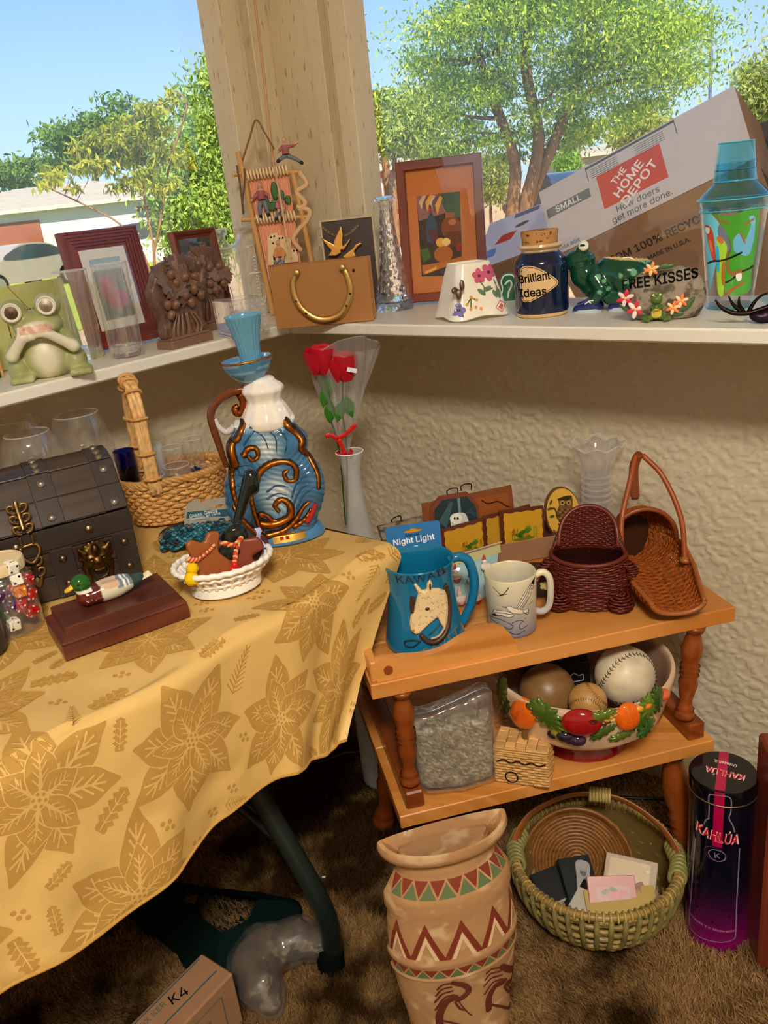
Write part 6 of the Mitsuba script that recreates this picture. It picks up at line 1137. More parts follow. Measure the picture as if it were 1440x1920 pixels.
# dark glazed scoop
t = thing('scoop', 'dark green-black glazed scoop standing in the white basket', 'scoop')
with at(q, face(q), s=s):
    S3 = lambda x, y, yy: (lambda a: np.array([a[0], yy, a[1]]))(L2(x, y, yy))
    a, b, c_ = S3(470, 893, 20), S3(446, 975, 8), S3(432, 1020, -2)
    m = blob([cap(a, b, 14, 8.5), cap(a + np.array([1, 0, -16.]), a + np.array([0, 0, -24.]), 13, 12), ell((b + c_) / 2 + np.array([0, 0, -12]), (26, 16, 28), 0, .2, .25), ell(c_ + np.array([-4, 0, -14]), (29, 18, 24))], 3, 1.9, lo=np.minimum(a, c_) - 50, hi=np.maximum(a, c_) + 50)
    add(t + '__body', m, 'gloss', (.06, .085, .075), smooth=True); add(t + '__collar', tube([b + np.array([9.5 * math.cos(k), 9.5 * math.sin(k), 2.0 * math.cos(k)]) for k in np.linspace(0, 6.283, 25)[:-1]], 1.8, 7, True), 'gloss', (.10, .13, .12), smooth=True)
# bag of blue glass gems with header card
q2 = tz(385, 1022); q2[2] = TT; t = thing('gem_bag', 'net bag of blue glass gems with a header card before the wicker basket', 'bag'); s2 = mpp(q2)
with at(q2, face(q2, -14), s=s2):
    g_ = np.random.default_rng(4); ms = []; mc = []
    for k in range(330):
        x = g_.uniform(-1, 1) * 78; y = g_.uniform(-1, 1) * 30; rr = (x / 80) ** 4 + (y / 32) ** 2
        if rr > 1: continue
        zt = 38 * (1 - rr) ** .5; z = 5 + g_.uniform(.2, 1) ** .5 * max(zt - 5, 0); r_ = g_.uniform(5.5, 8); m = mv(trimesh.creation.icosphere(1, 1), (x, y, z), g_.uniform(0, 6), g_.uniform(-.9, .9), 0, s=(r_, r_, r_ * .5)); ms.append(m); mc.append(np.tile(np.array([[.05, .36, .46], [.08, .52, .62], [.06, .24, .32], [.34, .66, .74]])[g_.integers(0, 4)], (len(m.vertices), 1)))
    mc = np.vstack(mc); stuff(add(t + '__gems', cat(ms), 'gloss', lambda v, n: mc, smooth=True))
    def sack(u, v): a = u * 2 * np.pi; e = np.sin(v * np.pi); x = -84 + 168 * v; w = np.sqrt(np.clip(1 - ((x / 84)) ** 4, .02, 1)); return np.stack([x, 36 * w * np.cos(a), 20 + 22 * w * np.sin(a)], 1)
    net = [tube(sack(np.linspace(k / 18, k / 18 + sg * .9, 60) % 1.0, np.linspace(0.02, .98, 60)), .55, 4) for k in range(18) for sg in (1, -1)]; stuff(add(t + '__net', cat(net), 'satin', (.10, .16, .18), smooth=False))
    cd = Polygon(LL([(347, 962), (352, 945), (365, 936), (384, 946), (384, 938), (423, 933), (441, 955), (438, 1004), (362, 1010), (352, 1000)], 2)).union(Polygon(LL([(348, 955), (362, 944), (382, 946), (440, 960), (438, 1004), (362, 1012), (349, 1000), (345, 975)], 2))).buffer(.6)
    hk = ellp(*L2(409, 949, 2), 12, 2.6, 6); card = add(t + '__header_card', stand(ext(cd.difference(hk), 1.2), 3), 'satin', (.62, .60, .56), smooth=False)
    cc_ = lambda x, y: L2(300 + x / 4.5, 900 + y / 4.5, 2); flatpic(card + '__band', Polygon([cc_(232, 270), (cc_(620, 240)), cc_(620, 300), cc_(222, 325)]).intersection(cd), (.20, .36, .42), y=1.6, depth=.2)
    for s_, h_, p_ in (('Glass Gems', 7, (368, 282)), ('Gemmes en verre', 5.2, (380, 303))): o_ = cc_(*p_); add(card + '__lettering', mv(stand(txt(s_, h_, .2)), (o_[0], 1.3, o_[1] - 3), 0, 0, -.12), 'matte', (.80, .82, .82), smooth=False)
    for x, y in ((410, 355), (360, 382), (420, 388), (480, 355), (520, 330), (540, 300), (500, 380)): flatpic(card + '__gem_picture', ellp(*cc_(x, y), 6, 2.6), (.14, .30, .38), y=1.6, depth=.2)
    flatpic(card + '__line', union_all([Polygon([cc_(232, 340 + k), cc_(420, 326 + k), cc_(420, 329 + k), cc_(232, 343 + k)]) for k in (0,)]).buffer(.2), (.4, .4, .4), y=1.6, depth=.2)
# oval wicker basket
A, B = tz(262, 1000), tz(432, 958); ctr = (A + B) / 2; ang = lyaw(A, B); L_ = np.linalg.norm((B - A)[:2]); nrm_ = np.array([-math.sin(ang), math.cos(ang), 0]); ctr = ctr + nrm_ * .052; ctr[2] = TT
t = thing('wicker_basket', 'oval basket of braided straw with a tall wrapped handle full of shot glasses', 'basket'); WBK = ctr.copy()
with at(ctr, ang):
    rx, ry, hz = L_ * .56, .068, .078
    def wb(u, v):
        a = u * 2 * np.pi; k_ = .86 + .16 * v ** .8; return np.stack([rx * k_ * np.sign(np.cos(a)) * np.abs(np.cos(a)) ** .85, ry * k_ * np.sign(np.sin(a)) * np.abs(np.sin(a)) ** .85, .003 + hz * v], 1)
    stuff(add(t + '__woven_wall', weave(wb, 44, 11, .0040, .0030, per=4, sides=6, stake_r=.0035, jit=.006, seed=2), 'satin', lambda v, n: np.array([.80, .60, .34]) * (.78 + .45 * meshkit.noise(v * 260, 2)[:, None]), smooth=True))
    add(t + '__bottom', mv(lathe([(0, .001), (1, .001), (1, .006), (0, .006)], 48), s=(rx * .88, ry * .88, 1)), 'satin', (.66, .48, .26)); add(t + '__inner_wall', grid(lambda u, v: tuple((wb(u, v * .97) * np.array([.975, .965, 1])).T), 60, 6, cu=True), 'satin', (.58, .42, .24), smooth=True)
    rp = wb(np.linspace(0, 1, 241)[:-1], np.ones(240)); stuff(add(t + '__rim', cat(*[tube(rp + np.stack([np.cos(np.arange(240) * .5 + ph) * .0035 * np.sign(rp[:, 0]) * .3, np.cos(np.arange(240) * .5 + ph) * .0035, np.sin(np.arange(240) * .5 + ph) * .004 + .002], 1), .0040, 6, True) for ph in (0, 2.09, 4.19)]), 'satin', (.76, .56, .31), smooth=True))
    hA, hT = L2(288, 905, -.06), L2(230, 712, 0.0); xh = hA[0]
    arch = spl([(xh, -.070, hz - .01), (xh - .002, -.068, hz + .06), (xh + .0, -.048, hT[1] - .03), (xh, -.012, hT[1] - .004), (xh, .025, hT[1] - .016), (xh, .058, hz + .07), (xh, .066, hz - .01)], 90)
    hd = [tube(arch + np.stack([np.cos(np.arange(90) * .10 + ph) * .0075, np.zeros(90), np.sin(np.arange(90) * .10 + ph) * .003], 1), .0048, 7) for ph in np.linspace(0, 6.283, 6)[:-1]]
    hk_ = add(t + '__handle', cat(hd), 'satin', lambda v, n: np.array([.84, .66, .42]) * (.82 + .35 * meshkit.noise(v * 200, 4)[:, None]), smooth=True); stuff(hk_)
    for k in range(6, 88, 9):
        p_ = arch[k]; tn = arch[k + 1] - arch[k]; tn /= np.linalg.norm(tn); b1 = np.array([1.0, 0, 0]); b2 = np.cross(tn, b1)
        add(t + '__handle__binding', tube([p_ + .0135 * math.cos(a) * b1 + .0095 * math.sin(a) * b2 for a in np.linspace(0, 6.283, 21)[:-1]], .0030, 6, True), 'satin', (.76, .57, .34), smooth=True)
    wbm = MS[-1].copy()
def inw(x, y, z=.008): return (wbm @ np.array([x, y, z, 1.0]))[:3]
# shot glasses in the wicker basket
def at_px(px, py, z): p = P(px, py, z); return p
def shot(lab, px, py, rp_, ly_, mat, mark=None):
    lx = 0.0
    q_ = inw(0, ly_); d_ = ray(px, py); wx = wbm[:2, 0]; k_ = np.linalg.solve(np.array([d_[:2], -wx]).T, q_[:2] - EYE[:2]); q_ = np.array([*(EYE[:2] + d_[:2] * k_[0]), TZ + .0105]); h = max(ztop(q_, py) - q_[2], .02); s_ = mpp(q_); t_ = thing('shot_glass', lab, 'glass', 'shot glasses in the wicker basket'); r_ = rp_ * s_
    with at(q_, face(q_)):
        g_ = lathe([(0, 0), (r_ * .80, 0), (r_ * .84, .003), (r_, h)], 36); add(t_ + '__glass', g_, mat, None, 40); add(t_ + '__rim', tube([(r_ * math.cos(a), r_ * math.sin(a), h) for a in np.linspace(0, 6.283, 33)[:-1]], .0008, 6, True), 'frosted' if mat != 'blue_glass' else 'blue_glass', None, smooth=True)
        if mat != 'blue_glass': add(t_ + '__base', lathe([(0, .0004), (r_ * .78, .0004), (r_ * .80, .008), (0, .009)], 30), 'glass', None, 40)
        if mark: mark(t_, hitmap(g_), r_, h)
def gold(t_, hm, r_, h):
    for z in (.36, .30): add(t_ + '__gold_band', tube([(r_ * .93 * math.cos(a), r_ * .93 * math.sin(a), h * z) for a in np.linspace(0, 6.283, 33)[:-1]], .0008, 5, True), 'metal', (.75, .55, .35), smooth=True)
def badge(c_): 
    def f(t_, hm, r_, h): dec(t_ + '__print', union_all([ellp(x * r_, z * h, r_ * .16, h * .06, 20) for x, z in ((-.3, .5), (0, .54), (.3, .5), (-.15, .4), (.15, .4), (0, .3))]), hm, c_, .004, .0004)
    return f
shot('deep blue shot glass with gold bands in the wicker basket', 231, 845, 19, .018, 'blue_glass', gold); shot('white frosted shot glass in the wicker basket beside the handle', 286, 833, 17, .030, 'frosted'); shot('clear shot glass with white lettering in the wicker basket', 322, 838, 20, .020, 'clear_haze', badge((.90, .90, .88))); shot('tall clear shot glass with a dark blue print in the wicker basket', 357, 822, 20, .032, 'clear_haze', badge((.12, .16, .30))); shot('clear shot glass with a scalloped rim at the right end of the wicker basket', 376, 878, 26, -.010, 'clear_haze'); shot('low clear shot glass with a white crest at the front of the wicker basket', 330, 872, 24, -.022, 'clear_haze', badge((.88, .88, .86))); shot('low clear shot glass with a yellow print nearest the basket handle', 290, 892, 18, -.030, 'clear_haze', badge((.80, .72, .2)))
q_ = P(238, 908, TZ + .05)
t = thing('wire_trinket', 'brown wire hoop with an orange bead at the front of the wicker basket', 'ornament')
with at(q_, face(q_)): add(t + '__hoop', tube(spl([(-.012, 0, .0), (-.010, -.004, .018), (.0, -.006, .024), (.010, -.004, .016), (.012, 0, -.004), (.004, .002, -.02), (-.008, .002, -.016)], 40), .0016, 7), 'satin', (.26, .15, .10), smooth=True); add(t + '__bead', mv(trimesh.creation.icosphere(2, .010), (.002, .012, .006), s=(1.3, .8, .9)), 'gloss', (.78, .44, .14), smooth=True)
q_ = P(300, 890, TZ + .06); one('wire_hoop', 'brown wire hoop leaning beside the straw handle', 'ornament', mv(tube(spl([(-.012, 0, -.004), (-.008, 0, .012), (.004, 0, .014), (.011, 0, .0), (.008, 0, -.016), (.0, 0, -.02)], 30), .0015, 7), q_, face(q_)), 'satin', (.26, .15, .10), smooth=True)
# decanter
q = tz(545, 1006); q[2] = TT; t = thing('decanter', 'tall blue and white glazed decanter with gold scrolls and a fluted stopper', 'decanter')
with at(q, face(q)):
    K = lambda x, y, yy=0.0: L2(300 + x / 3.2, 560 + y / 3.2, yy); KP = lambda pts, yy=0.0: [K(*p, yy) for p in pts]; cx = -.008
    outl = KP([(455, 735), (448, 780), (432, 820), (400, 868), (398, 920), (425, 975), (428, 1030), (398, 1065), (387, 1120), (393, 1200), (418, 1290), (470, 1370), (530, 1430), (640, 1450), (800, 1420), (900, 1370), (945, 1270), (978, 1180), (984, 1090), (962, 1010), (915, 955), (872, 905), (884, 860), (880, 810), (835, 775), (805, 740), (795, 690), (640, 715)])
    g = Polygon(spl(outl, 160, True)).buffer(0); c1, c2, c3 = K(640, 1290), K(560, 980), K(880, 1240)
    def rip(p):
        x, z = p[:, 0], p[:, 2]; d1, d2, d3 = np.hypot(x - c1[0], z - c1[1]), np.hypot(x - c2[0] - .05, z - c2[1] - .03), np.hypot(x - c3[0], z - c3[1]); w = np.minimum(np.minimum(d1, d2), d3)
        return np.where(p[:, 1] < 0, .0011 * np.sin(w * 780), 0)
    bd = pillow(g, .032, .036, .022, .0022, rip)
    def bc(v, n):
        x, z = v[:, 0], v[:, 2]; a, b = K(700, 1130), K(640, 860); d = np.minimum(np.hypot((x - a[0]) / .030, (z - a[1]) / .040), np.hypot((x - b[0]) / .024, (z - b[1]) / .034)); w = np.clip(1.25 - d, 0, 1) * (v[:, 1] < 0)
        w = (w * (.72 + .28 * np.sin(np.hypot(x - c1[0], z - c1[1]) * 780)))[:, None]; top = np.clip((z - K(600, 770)[1]) / .012, 0, 1)[:, None]; w = np.maximum(w, top * .9)
        blue = np.array([.22, .41, .56]) * (.8 + .3 * meshkit.noise(v * 60, 3)[:, None]); return blue * (1 - w) + np.array([.90, .88, .84]) * w
    add(t + '__body', bd, 'gloss', bc, smooth=True); hm = hitmap(bd)
    zt = K(600, 1390)[1]; add(t + '__foot', mv(lathe([(0, 0), (.066, 0), (.067, .004), (.060, .016), (.050, zt + .004), (0, zt + .012)], 56), (cx, 0, 0), s=(1, .66, 1)), 'gloss', (.28, .48, .66), 40)
    def surf_tube(key, path, r0, r1, c_, n=40, mat='polished_metal', lift=.5):
        p = spl([K(*a, -.036) for a in path], n); y = hm(p); ok = ~np.isnan(y); p, y = p[ok], y[ok]; r = np.linspace(r0, r1, len(p)) * 1.15
        if mat == 'polished_metal': add(key.replace('gold_scroll', 'dark_edge'), tube(np.stack([p[:, 0], y + r * .9, p[:, 1]], 1), r * 1.75, 8), 'gloss', (.16, .09, .06), smooth=True)
        return add(key, tube(np.stack([p[:, 0], y - r * lift, p[:, 1]], 1), r, 8), mat, c_, smooth=True)
    gd = (.70, .42, .16)
    for pth, a, b in (([(500, 945), (530, 900), (575, 900), (588, 945), (555, 970), (530, 945)], .0034, .0018), ([(560, 1140), (600, 1040), (680, 985), (770, 980), (815, 1020), (810, 1085), (765, 1090), (745, 1050), (770, 1030)], .0042, .0020), ([(610, 1400), (560, 1260), (550, 1160), (590, 1080)], .0030, .0018), ([(600, 1350), (690, 1350), (775, 1310), (780, 1240), (730, 1205), (690, 1240), (715, 1280)], .0055, .0022), ([(640, 1420), (740, 1390), (810, 1330), (860, 1250), (900, 1215)], .0042, .0016), ([(640, 1440), (560, 1390), (480, 1310), (440, 1240)], .0044, .0020), ([(455, 1010), (430, 900), (470, 840), (505, 760)], .0050, .0030), ([(745, 740), (790, 790), (850, 850), (845, 900), (905, 980), (945, 1060), (950, 1140)], .0044, .0024), ([(440, 1000), (435, 1080), (445, 1180), (480, 1280)], .0040, .0020), ([(800, 1370), (870, 1320), (905, 1260)], .0032, .0018), ([(620, 1310), (600, 1290), (640, 1300), (680, 1330), (750, 1330)], .0030, .0018)): surf_tube(t + '__gold_scroll', pth, a, b, gd)
    bl = (.12, .30, .44)
    for pth in ([(500, 880), (560, 800), (620, 830), (650, 900)], [(540, 780), (620, 780), (690, 830), (700, 920)], [(640, 760), (720, 790), (760, 850), (750, 930)], [(470, 1000), (540, 1000), (590, 1060)], [(465, 1060), (530, 1060), (570, 1110)], [(470, 1120), (530, 1130), (555, 1190)], [(800, 1230), (840, 1150), (900, 1100)], [(820, 1260), (860, 1180), (930, 1130)], [(790, 1190), (820, 1110), (880, 1060)], [(640, 1160), (700, 1120), (770, 1130)], [(640, 1200), (700, 1170), (760, 1180)]): surf_tube(t + '__relief_stroke', pth, .0016, .0007, bl, 24, 'gloss')
    for pth in ([(412, 905), (430, 920), (448, 950)], [(880, 1340), (915, 1280), (935, 1230)]): surf_tube(t + '__red_stroke', pth, .0040, .0030, (.66, .10, .12), 12, 'gloss')
    # neck, saucer, stopper
    zn = lambda y: K(620, y)[1]; ft = lambda th, r, z: (r * (1 + .022 * np.cos(12 * th)), z)
    add(t + '__neck', mv(lathe(spl([(0, zn(790)), (.034, zn(775)), (.041, zn(730)), (.039, zn(695)), (.034, zn(655)), (.0275, zn(612)), (.0295, zn(575)), (.033, zn(545)), (.031, zn(520)), (.022, zn(492)), (.018, zn(470)), (0, zn(455))], 60), 72, ft), (cx, 0, 0)), 'gloss', (.90, .87, .82), smooth=True)
    sau = add(t + '__saucer', mv(lathe(spl([(0, zn(480)), (.016, zn(478)), (.022, zn(460)), (.032, zn(420)), (.0375, zn(375)), (.041, zn(345)), (.039, zn(343)), (.034, zn(372)), (.026, zn(385)), (0, zn(380))], 50), 56), (cx + .001, 0, 0), 0, 0, -.06), 'gloss', lambda v, n: np.where((meshkit.noise(v * np.array([40, 40, 160]), 3) > .52)[:, None], np.array([.30, .50, .64]), np.array([.48, .64, .74])), smooth=True)
    add(sau + '__gold_rim', mv(tube([(.0405 * math.cos(a), .0405 * math.sin(a), zn(344)) for a in np.linspace(0, 6.283, 49)[:-1]], .0016, 7, True), (cx + .001, 0, 0), 0, 0, -.06), 'polished_metal', (.72, .48, .24), smooth=True)
    st_ = lathe(spl([(0, zn(385)), (.016, zn(380)), (.0158, zn(340)), (.0175, zn(270)), (.021, zn(190)), (.0255, zn(120)), (.028, zn(84)), (.0265, zn(82)), (.023, zn(110)), (.012, zn(150)), (0, zn(160))], 60), 96, lambda th, r, z: (np.where((z < zn(105)) & (z > zn(345)) & (r > .0135), r * (1 + .03 * np.cos(22 * th)), r), z)); add(t + '__stopper', mv(st_, (cx - .001, 0, 0), 0, 0, -.03), 'gloss', (.36, .58, .68), smooth=True)
    hp_ = spl([(*K(505, 545), 0), (*K(430, 560), 0), (*K(345, 615), 0), (*K(305, 690), 0), (*K(318, 770), 0), (*K(345, 850), 0), (*K(375, 940), 0), (*K(400, 1010), 0)], 50); hp_ = np.stack([hp_[:, 0], hp_[:, 2], hp_[:, 1]], 1)
    add(t + '__handle', tube(hp_, np.interp(np.linspace(0, 1, 50), [0, .3, .7, 1], [.0075, .0062, .0058, .0040]), 10, flat=1.0), 'gloss', lambda v, n: np.where((n[:, 1] < .1)[:, None] & (v[:, 2] < K(300, 560)[1] + .02)[:, None], np.array([.40, .20, .10]), np.array([.84, .78, .72])), smooth=True)
    cu = spl([(*K(480, 570), 0), (*K(500, 620), 0), (*K(490, 675), 0), (*K(462, 690), 0), (*K(448, 660), 0), (*K(470, 645), 0)], 30); add(t + '__handle__curl', tube(np.stack([cu[:, 0], cu[:, 2], cu[:, 1]], 1), np.linspace(.007, .0045, 30), 9), 'polished_metal', (.58, .32, .14), smooth=True)
    bk = spl([(*K(448, 770), 0), (*K(400, 800), 0), (*K(355, 770), 0), (*K(330, 720), 0)], 20); add(t + '__handle__brace', tube(np.stack([bk[:, 0], bk[:, 2], bk[:, 1]], 1), np.linspace(.006, .003, 20), 8), 'gloss', (.78, .76, .74), smooth=True)
    x0, x1 = K(680, 1470, -.042)[0], K(893, 1440, -.042)[0]; fm_ = mv(lathe([(0, 0), (.066, 0), (.067, .004), (.060, .016), (.050, zt + .004), (0, zt + .012)], 56), (cx, 0, 0), s=(1, .66, 1)); hf = hitmap(fm_)
    p_ = dec(t + '__plate', Polygon([(x0, .005), (x1 - .004, .006), (x1 - .004, .027), (x0, .025)]), hf, (.78, .62, .28), .006, .0008, 'metal'); dec(p_ + '__print', union_all([Polygon([(x0 + .012 + .009 * k, .010), (x0 + .018 + .009 * k, .010), (x0 + .017 + .009 * k, .019), (x0 + .012 + .009 * k, .019)]) for k in range(2)]), hf, (.66, .16, .12), .006, .0012)
# ================================================================ corner: rose bouquet in a floor vase
VQ = PY(655, 847, 1.14) * [1, 1, 0]; s = mpp(up(VQ, .9)); zr = ztop(VQ, 847); t = thing('floor_vase', 'tall frosted glass vase in the corner holding the wrapped roses', 'vase')
with at(VQ, face(VQ)):
    zz = lambda y: ztop(VQ, y); fr_ = lathe(spl([(0, .004), (.055, .003), (.062, .02), (.060, .25), (.048, zz(1080)), (28 * s, zz(1000)), (19 * s, zz(940)), (16.5 * s, zz(905)), (19 * s, zz(875)), (26 * s, zr)], 80), 48); add(t + '__glass', fr_, 'frosted', None, smooth=True)
    add(t + '__lip', tube([(26 * s * math.cos(a), 26 * s * math.sin(a), zr) for a in np.linspace(0, 6.283, 49)[:-1]], 1.6 * s, 8, True), 'satin', (.88, .88, .87), smooth=True)
    stuff(add(t + '__glitter', cat(*[mv(trimesh.creation.icosphere(0, 1.1 * s), (np.random.default_rng(k).uniform(-8, 8) * s, np.random.default_rng(k + 500).uniform(-8, 8) * s, np.random.default_rng(k + 900).uniform(zz(1010), zz(880)))) for k in range(160)]), 'satin', lambda v, n: np.where((v[:, 2] < zz(950))[:, None], np.array([.80, .66, .30]), np.array([.92, .92, .90])), smooth=True))
t = thing('rose_bouquet', 'two red artificial roses in clear wrap tied with a red ribbon', 'roses')
with at(VQ, face(VQ)):
    B3 = lambda x, y, yy=0.0: (lambda a: np.array([a[0], yy, a[1]]))(L2(x, y, yy))
    for (hx, hy, kk) in ((603, 672, 0), (642, 685, 1)):
        top = B3(hx, hy, -.01); 
        add(t + '__stem', tube(spl([top + np.array([0, 0, -.01]), B3(616 + 26 * kk, 770), B3(636 + 14 * kk, 845), B3(648 + 3 * kk, 985)], 24), 1.5 * s, 7), 'matte', (.16, .30, .12), smooth=True)
        rng = np.random.default_rng(40 + kk); rk = add(t + '__rose', tm(*(lambda m: (m.vertices, m.faces))(mv(lathe(spl([(0, -20), (10, -19), (17, -8), (17, 8), (12, 18), (0, 20)], 20), 20), top, s=s * 1.3))), 'satin', (.72, .06, .13), smooth=True)
        for i in range(13):
            a = i * 2.4; rr = 1.4 * (7 + 1.15 * i); hh = 1.4 * (24 - .5 * i)
            def pet(u, v, a=a, rr=rr, hh=hh): w = (u - .5) * 1.9 * (.55 + .45 * np.sin(v * 2.6)); rad = rr * (.75 + .35 * np.sin(v * 2.0)) + 3.5 * v ** 4; return top[0] + s * rad * np.cos(a + w), top[1] + s * rad * np.sin(a + w), top[2] + s * (-27 + (hh + 20) * v - 5 * (2 * u - 1) ** 2 * v)
            add(rk + '__petal', grid(pet, 9, 8), 'satin', np.array((.80, .07, .16)) * (.85 + .03 * (i % 5)), smooth=True)
        for i in range(5): a = i * 1.257; add(rk + '__sepal', grid(lambda u, v, a=a: (top[0] + s * (6 + 12 * v) * np.cos(a + (u - .5) * .9 * (1 - v)), top[1] + s * (6 + 12 * v) * np.sin(a + (u - .5) * .9 * (1 - v)), top[2] + s * (-30 + 9 * v)), 4, 6), 'matte', (.22, .38, .14), smooth=True)
    for lx, ly, ll in ((612, 742, .5), (652, 762, -.3), (620, 772, .2), (640, 770, .6), (610, 720, -.4)):
        c = B3(lx, ly, -.012); add(t + '__leaf', mv(grid(lambda u, v: (18 * s * (u - .5) * np.sin(np.pi * np.clip(v, .02, .98)) * 1.3, 5 * s * (u - .5) ** 2 * 4, 44 * s * (v - .5)), 7, 10), c, ll, -.2, ll), 'leaf', (.26, .52, .18), smooth=True)
    def wrap(u, v):
        a = (u - .5) * 5.6; r = np.interp(v, [0, .12, .4, .75, 1], [9, 13, 30, 52, 66]) * (1 + .10 * np.sin(5 * a + 6 * v) * v + .05 * np.sin(11 * a)); c0, c1 = B3(646, 850), B3(640, 650)
        h = (c1[2] - c0[2]) * v * (1 + .10 * np.sin(a * 1.5 + 1) * v ** 3); return c0[0] + (c1[0] - c0[0]) * v + s * r * np.sin(a), -s * r * .55 * np.cos(a), c0[2] + h
    add(t + '__clear_wrap', grid(wrap, 90, 40), 'hazy', None, smooth=True)
    for u_ in (0.0, 1.0): 
        e = np.stack(wrap(np.full(20, u_), np.linspace(0, 1, 20)), 1); add(t + '__wrap_fold', tube(e, .6 * s, 5), 'frosted', None, smooth=True)
    e = np.stack(wrap(np.linspace(0, 1, 80), np.ones(80)), 1); add(t + '__wrap_edge', tube(e, .5 * s, 5), 'frosted', None, smooth=True)
    rb = (.80, .08, .08)
    for a in ([(610, 818), (620, 816), (632, 822)], [(632, 822), (650, 812), (667, 796)], [(634, 824), (642, 838), (646, 852)]): add(t + '__ribbon', tube(spl([B3(*p, -.02) for p in a], 14), np.interp(np.linspace(0, 1, 14), [0, .5, 1], [5.5, 4.0, 5.0]) * s, 6, flat=.25, up=(0, 1, 0)), 'satin', rb, smooth=True)
    add(t + '__ribbon', tube([B3(646, 848) + s * np.array([15 * math.cos(a), 15 * math.sin(a) * .9, 0]) for a in np.linspace(0, 6.283, 25)[:-1]], 2.4 * s, 6, True), 'satin', rb, smooth=True)
    add(t + '__tag', mv(box(-9 * s, 9 * s, -.0004, .0004, -4 * s, 4 * s, .0001), B3(660, 694, -.04), 0, 0, .3), 'matte', (.90, .90, .92), smooth=False)
# ================================================================ upper shelf
def uz(px, py): return P(px, py, UZ)
SYW = SYAW
# cardboard tray
A, B = uz(838, 1078), uz(1052, 1041); t = thing('cardboard_tray', 'long tan cardboard tray holding painted plaques on the upper shelf', 'tray')
TRA, TRY = A.copy(), lyaw(A, B)
with at(A, TRY):
    W = np.linalg.norm((B - A)[:2]); hh = ztop(B, 1003) - UZ; Dp = .085
    for b_ in (box(0, W, 0, .003, .001, hh, .0006), box(0, W, Dp - .003, Dp, .001, hh, .0006), box(0, .003, .003, Dp - .003, .001, hh, .0006), box(W - .003, W, .003, Dp - .003, .001, hh, .0006), box(.003, W - .003, .003, Dp - .003, .001, .004, .0005)): add(t + '__panel', b_, 'cardboard', smooth=False)
    trm = MS[-1].copy()
def plaque(lab, tilt, yy, pts, depth, edgec, facec, inset, art=None, shape=None, n=None, mat='satin', cat_='plaque', hook=None, group=None):
    """a plaque standing in the tray: outline traced on its own plane"""
    t = thing('wall_plaque', lab, cat_, group)
    MS.append(trm @ M4((0, yy, .004), 0, -tilt)); 
    g = Polygon(LL(pts)) if shape is None else shape()
    g = g.intersection(Polygon([(-9, .001), (9, .001), (9, 9), (-9, 9)]))
    lay = [(g, 0, depth * .55, edgec), (g.buffer(-inset * .35), depth * .55, depth * .8, edgec), (g.buffer(-inset * .7), depth * .8, depth, edgec)]
    b = add(t + '__board', cat(*[stand(ext(x, d1 - d0), -d0) for x, d0, d1, c in lay]), mat, edgec, smooth=False)
    fg = None
    if facec is not None:
        fg = g.buffer(-inset) if n is None else n(g); add(t + '__painted_face', stand(ext(fg, .0006), -depth), 'satin', facec, smooth=False)
    cnt = [0]
    def pt(gm, c, nm='painting'):
        cnt[0] += 1; gm = gm.intersection(fg) if fg is not None else gm
        if not gm.is_empty: add(t + '__' + nm, stand(ext(gm, .0002), -depth - .0006 - .00015 * cnt[0]), 'matte', c, smooth=False)
    if art: art(pt, g, -depth - .0006)
    if hook is not None:
        hx = L2(*hook); zz = hx[1]; add(t + '__hook', tube(spl([(hx[0] - .010, -.001, zz - .006), (hx[0] - .011, -.001, zz + .002), (hx[0] - .002, -.001, zz + .006), (hx[0] + .010, -.001, zz + .004), (hx[0] + .009, -.001, zz - .006)], 20), .0011, 6), 'metal', (.14, .12, .11), smooth=True)
    MS.pop(); return t
def zo(x, y): return (700 + x / 5.19, 880 + y / 5.19)
# big brown plaque at the back
def a1(pt, g, y):
    pt(stroke([L2(900, 936), L2(912, 942), L2(930, 938), L2(945, 946), L2(960, 950)], .0012), (.20, .10, .05))
plaque('brown routed wooden plaque at the back of the cardboard tray', .14, .074, [(790, 944), (957, 909), (968, 1010), (800, 1050)], .012, (.50, .27, .13), (.56, .30, .12), .010, a1, hook=(874, 913))
def a2(pt, g, y):
    pt(Polygon(LL([zo(620, 500), zo(735, 300), zo(760, 310), zo(700, 560)])), (.26, .36, .38)); pt(Polygon(LL([zo(800, 270), zo(825, 265), zo(840, 420), zo(815, 420)])), (.42, .52, .54))
    for k in range(5): pt(stroke([L2(*zo(860 + 20 * k, 430 - 10 * k)), L2(*zo(990, 330 + 40 * k))], .0007), (.20, .32, .36))
    pt(poly(LL([zo(735, 500), zo(728, 460), zo(760, 420), zo(830, 408), (870, 962), (876, 982), (866, 1000), (845, 1000)]), 40), (.80, .80, .76)); pt(ellp(*L2(*zo(792, 468)), .0105, .0105), (.92, .91, .86))
    for x in (775, 805): pt(ellp(*L2(*zo(x, 465)), .0022, .0026, 20), (.10, .10, .10))
    pt(Polygon(LL([zo(788, 475), zo(794, 475), zo(790, 500)])), (.45, .36, .3))
plaque('eight-sided framed plaque with a white barn owl on dark teal', .16, .058, [zo(545, 375), zo(635, 258), zo(905, 214), zo(1012, 330), (903, 1000), (885, 1040), (830, 1052), (806, 1020)], .012, (.46, .22, .13), (.09, .18, .22), .007, a2, hook=zo(770, 215))
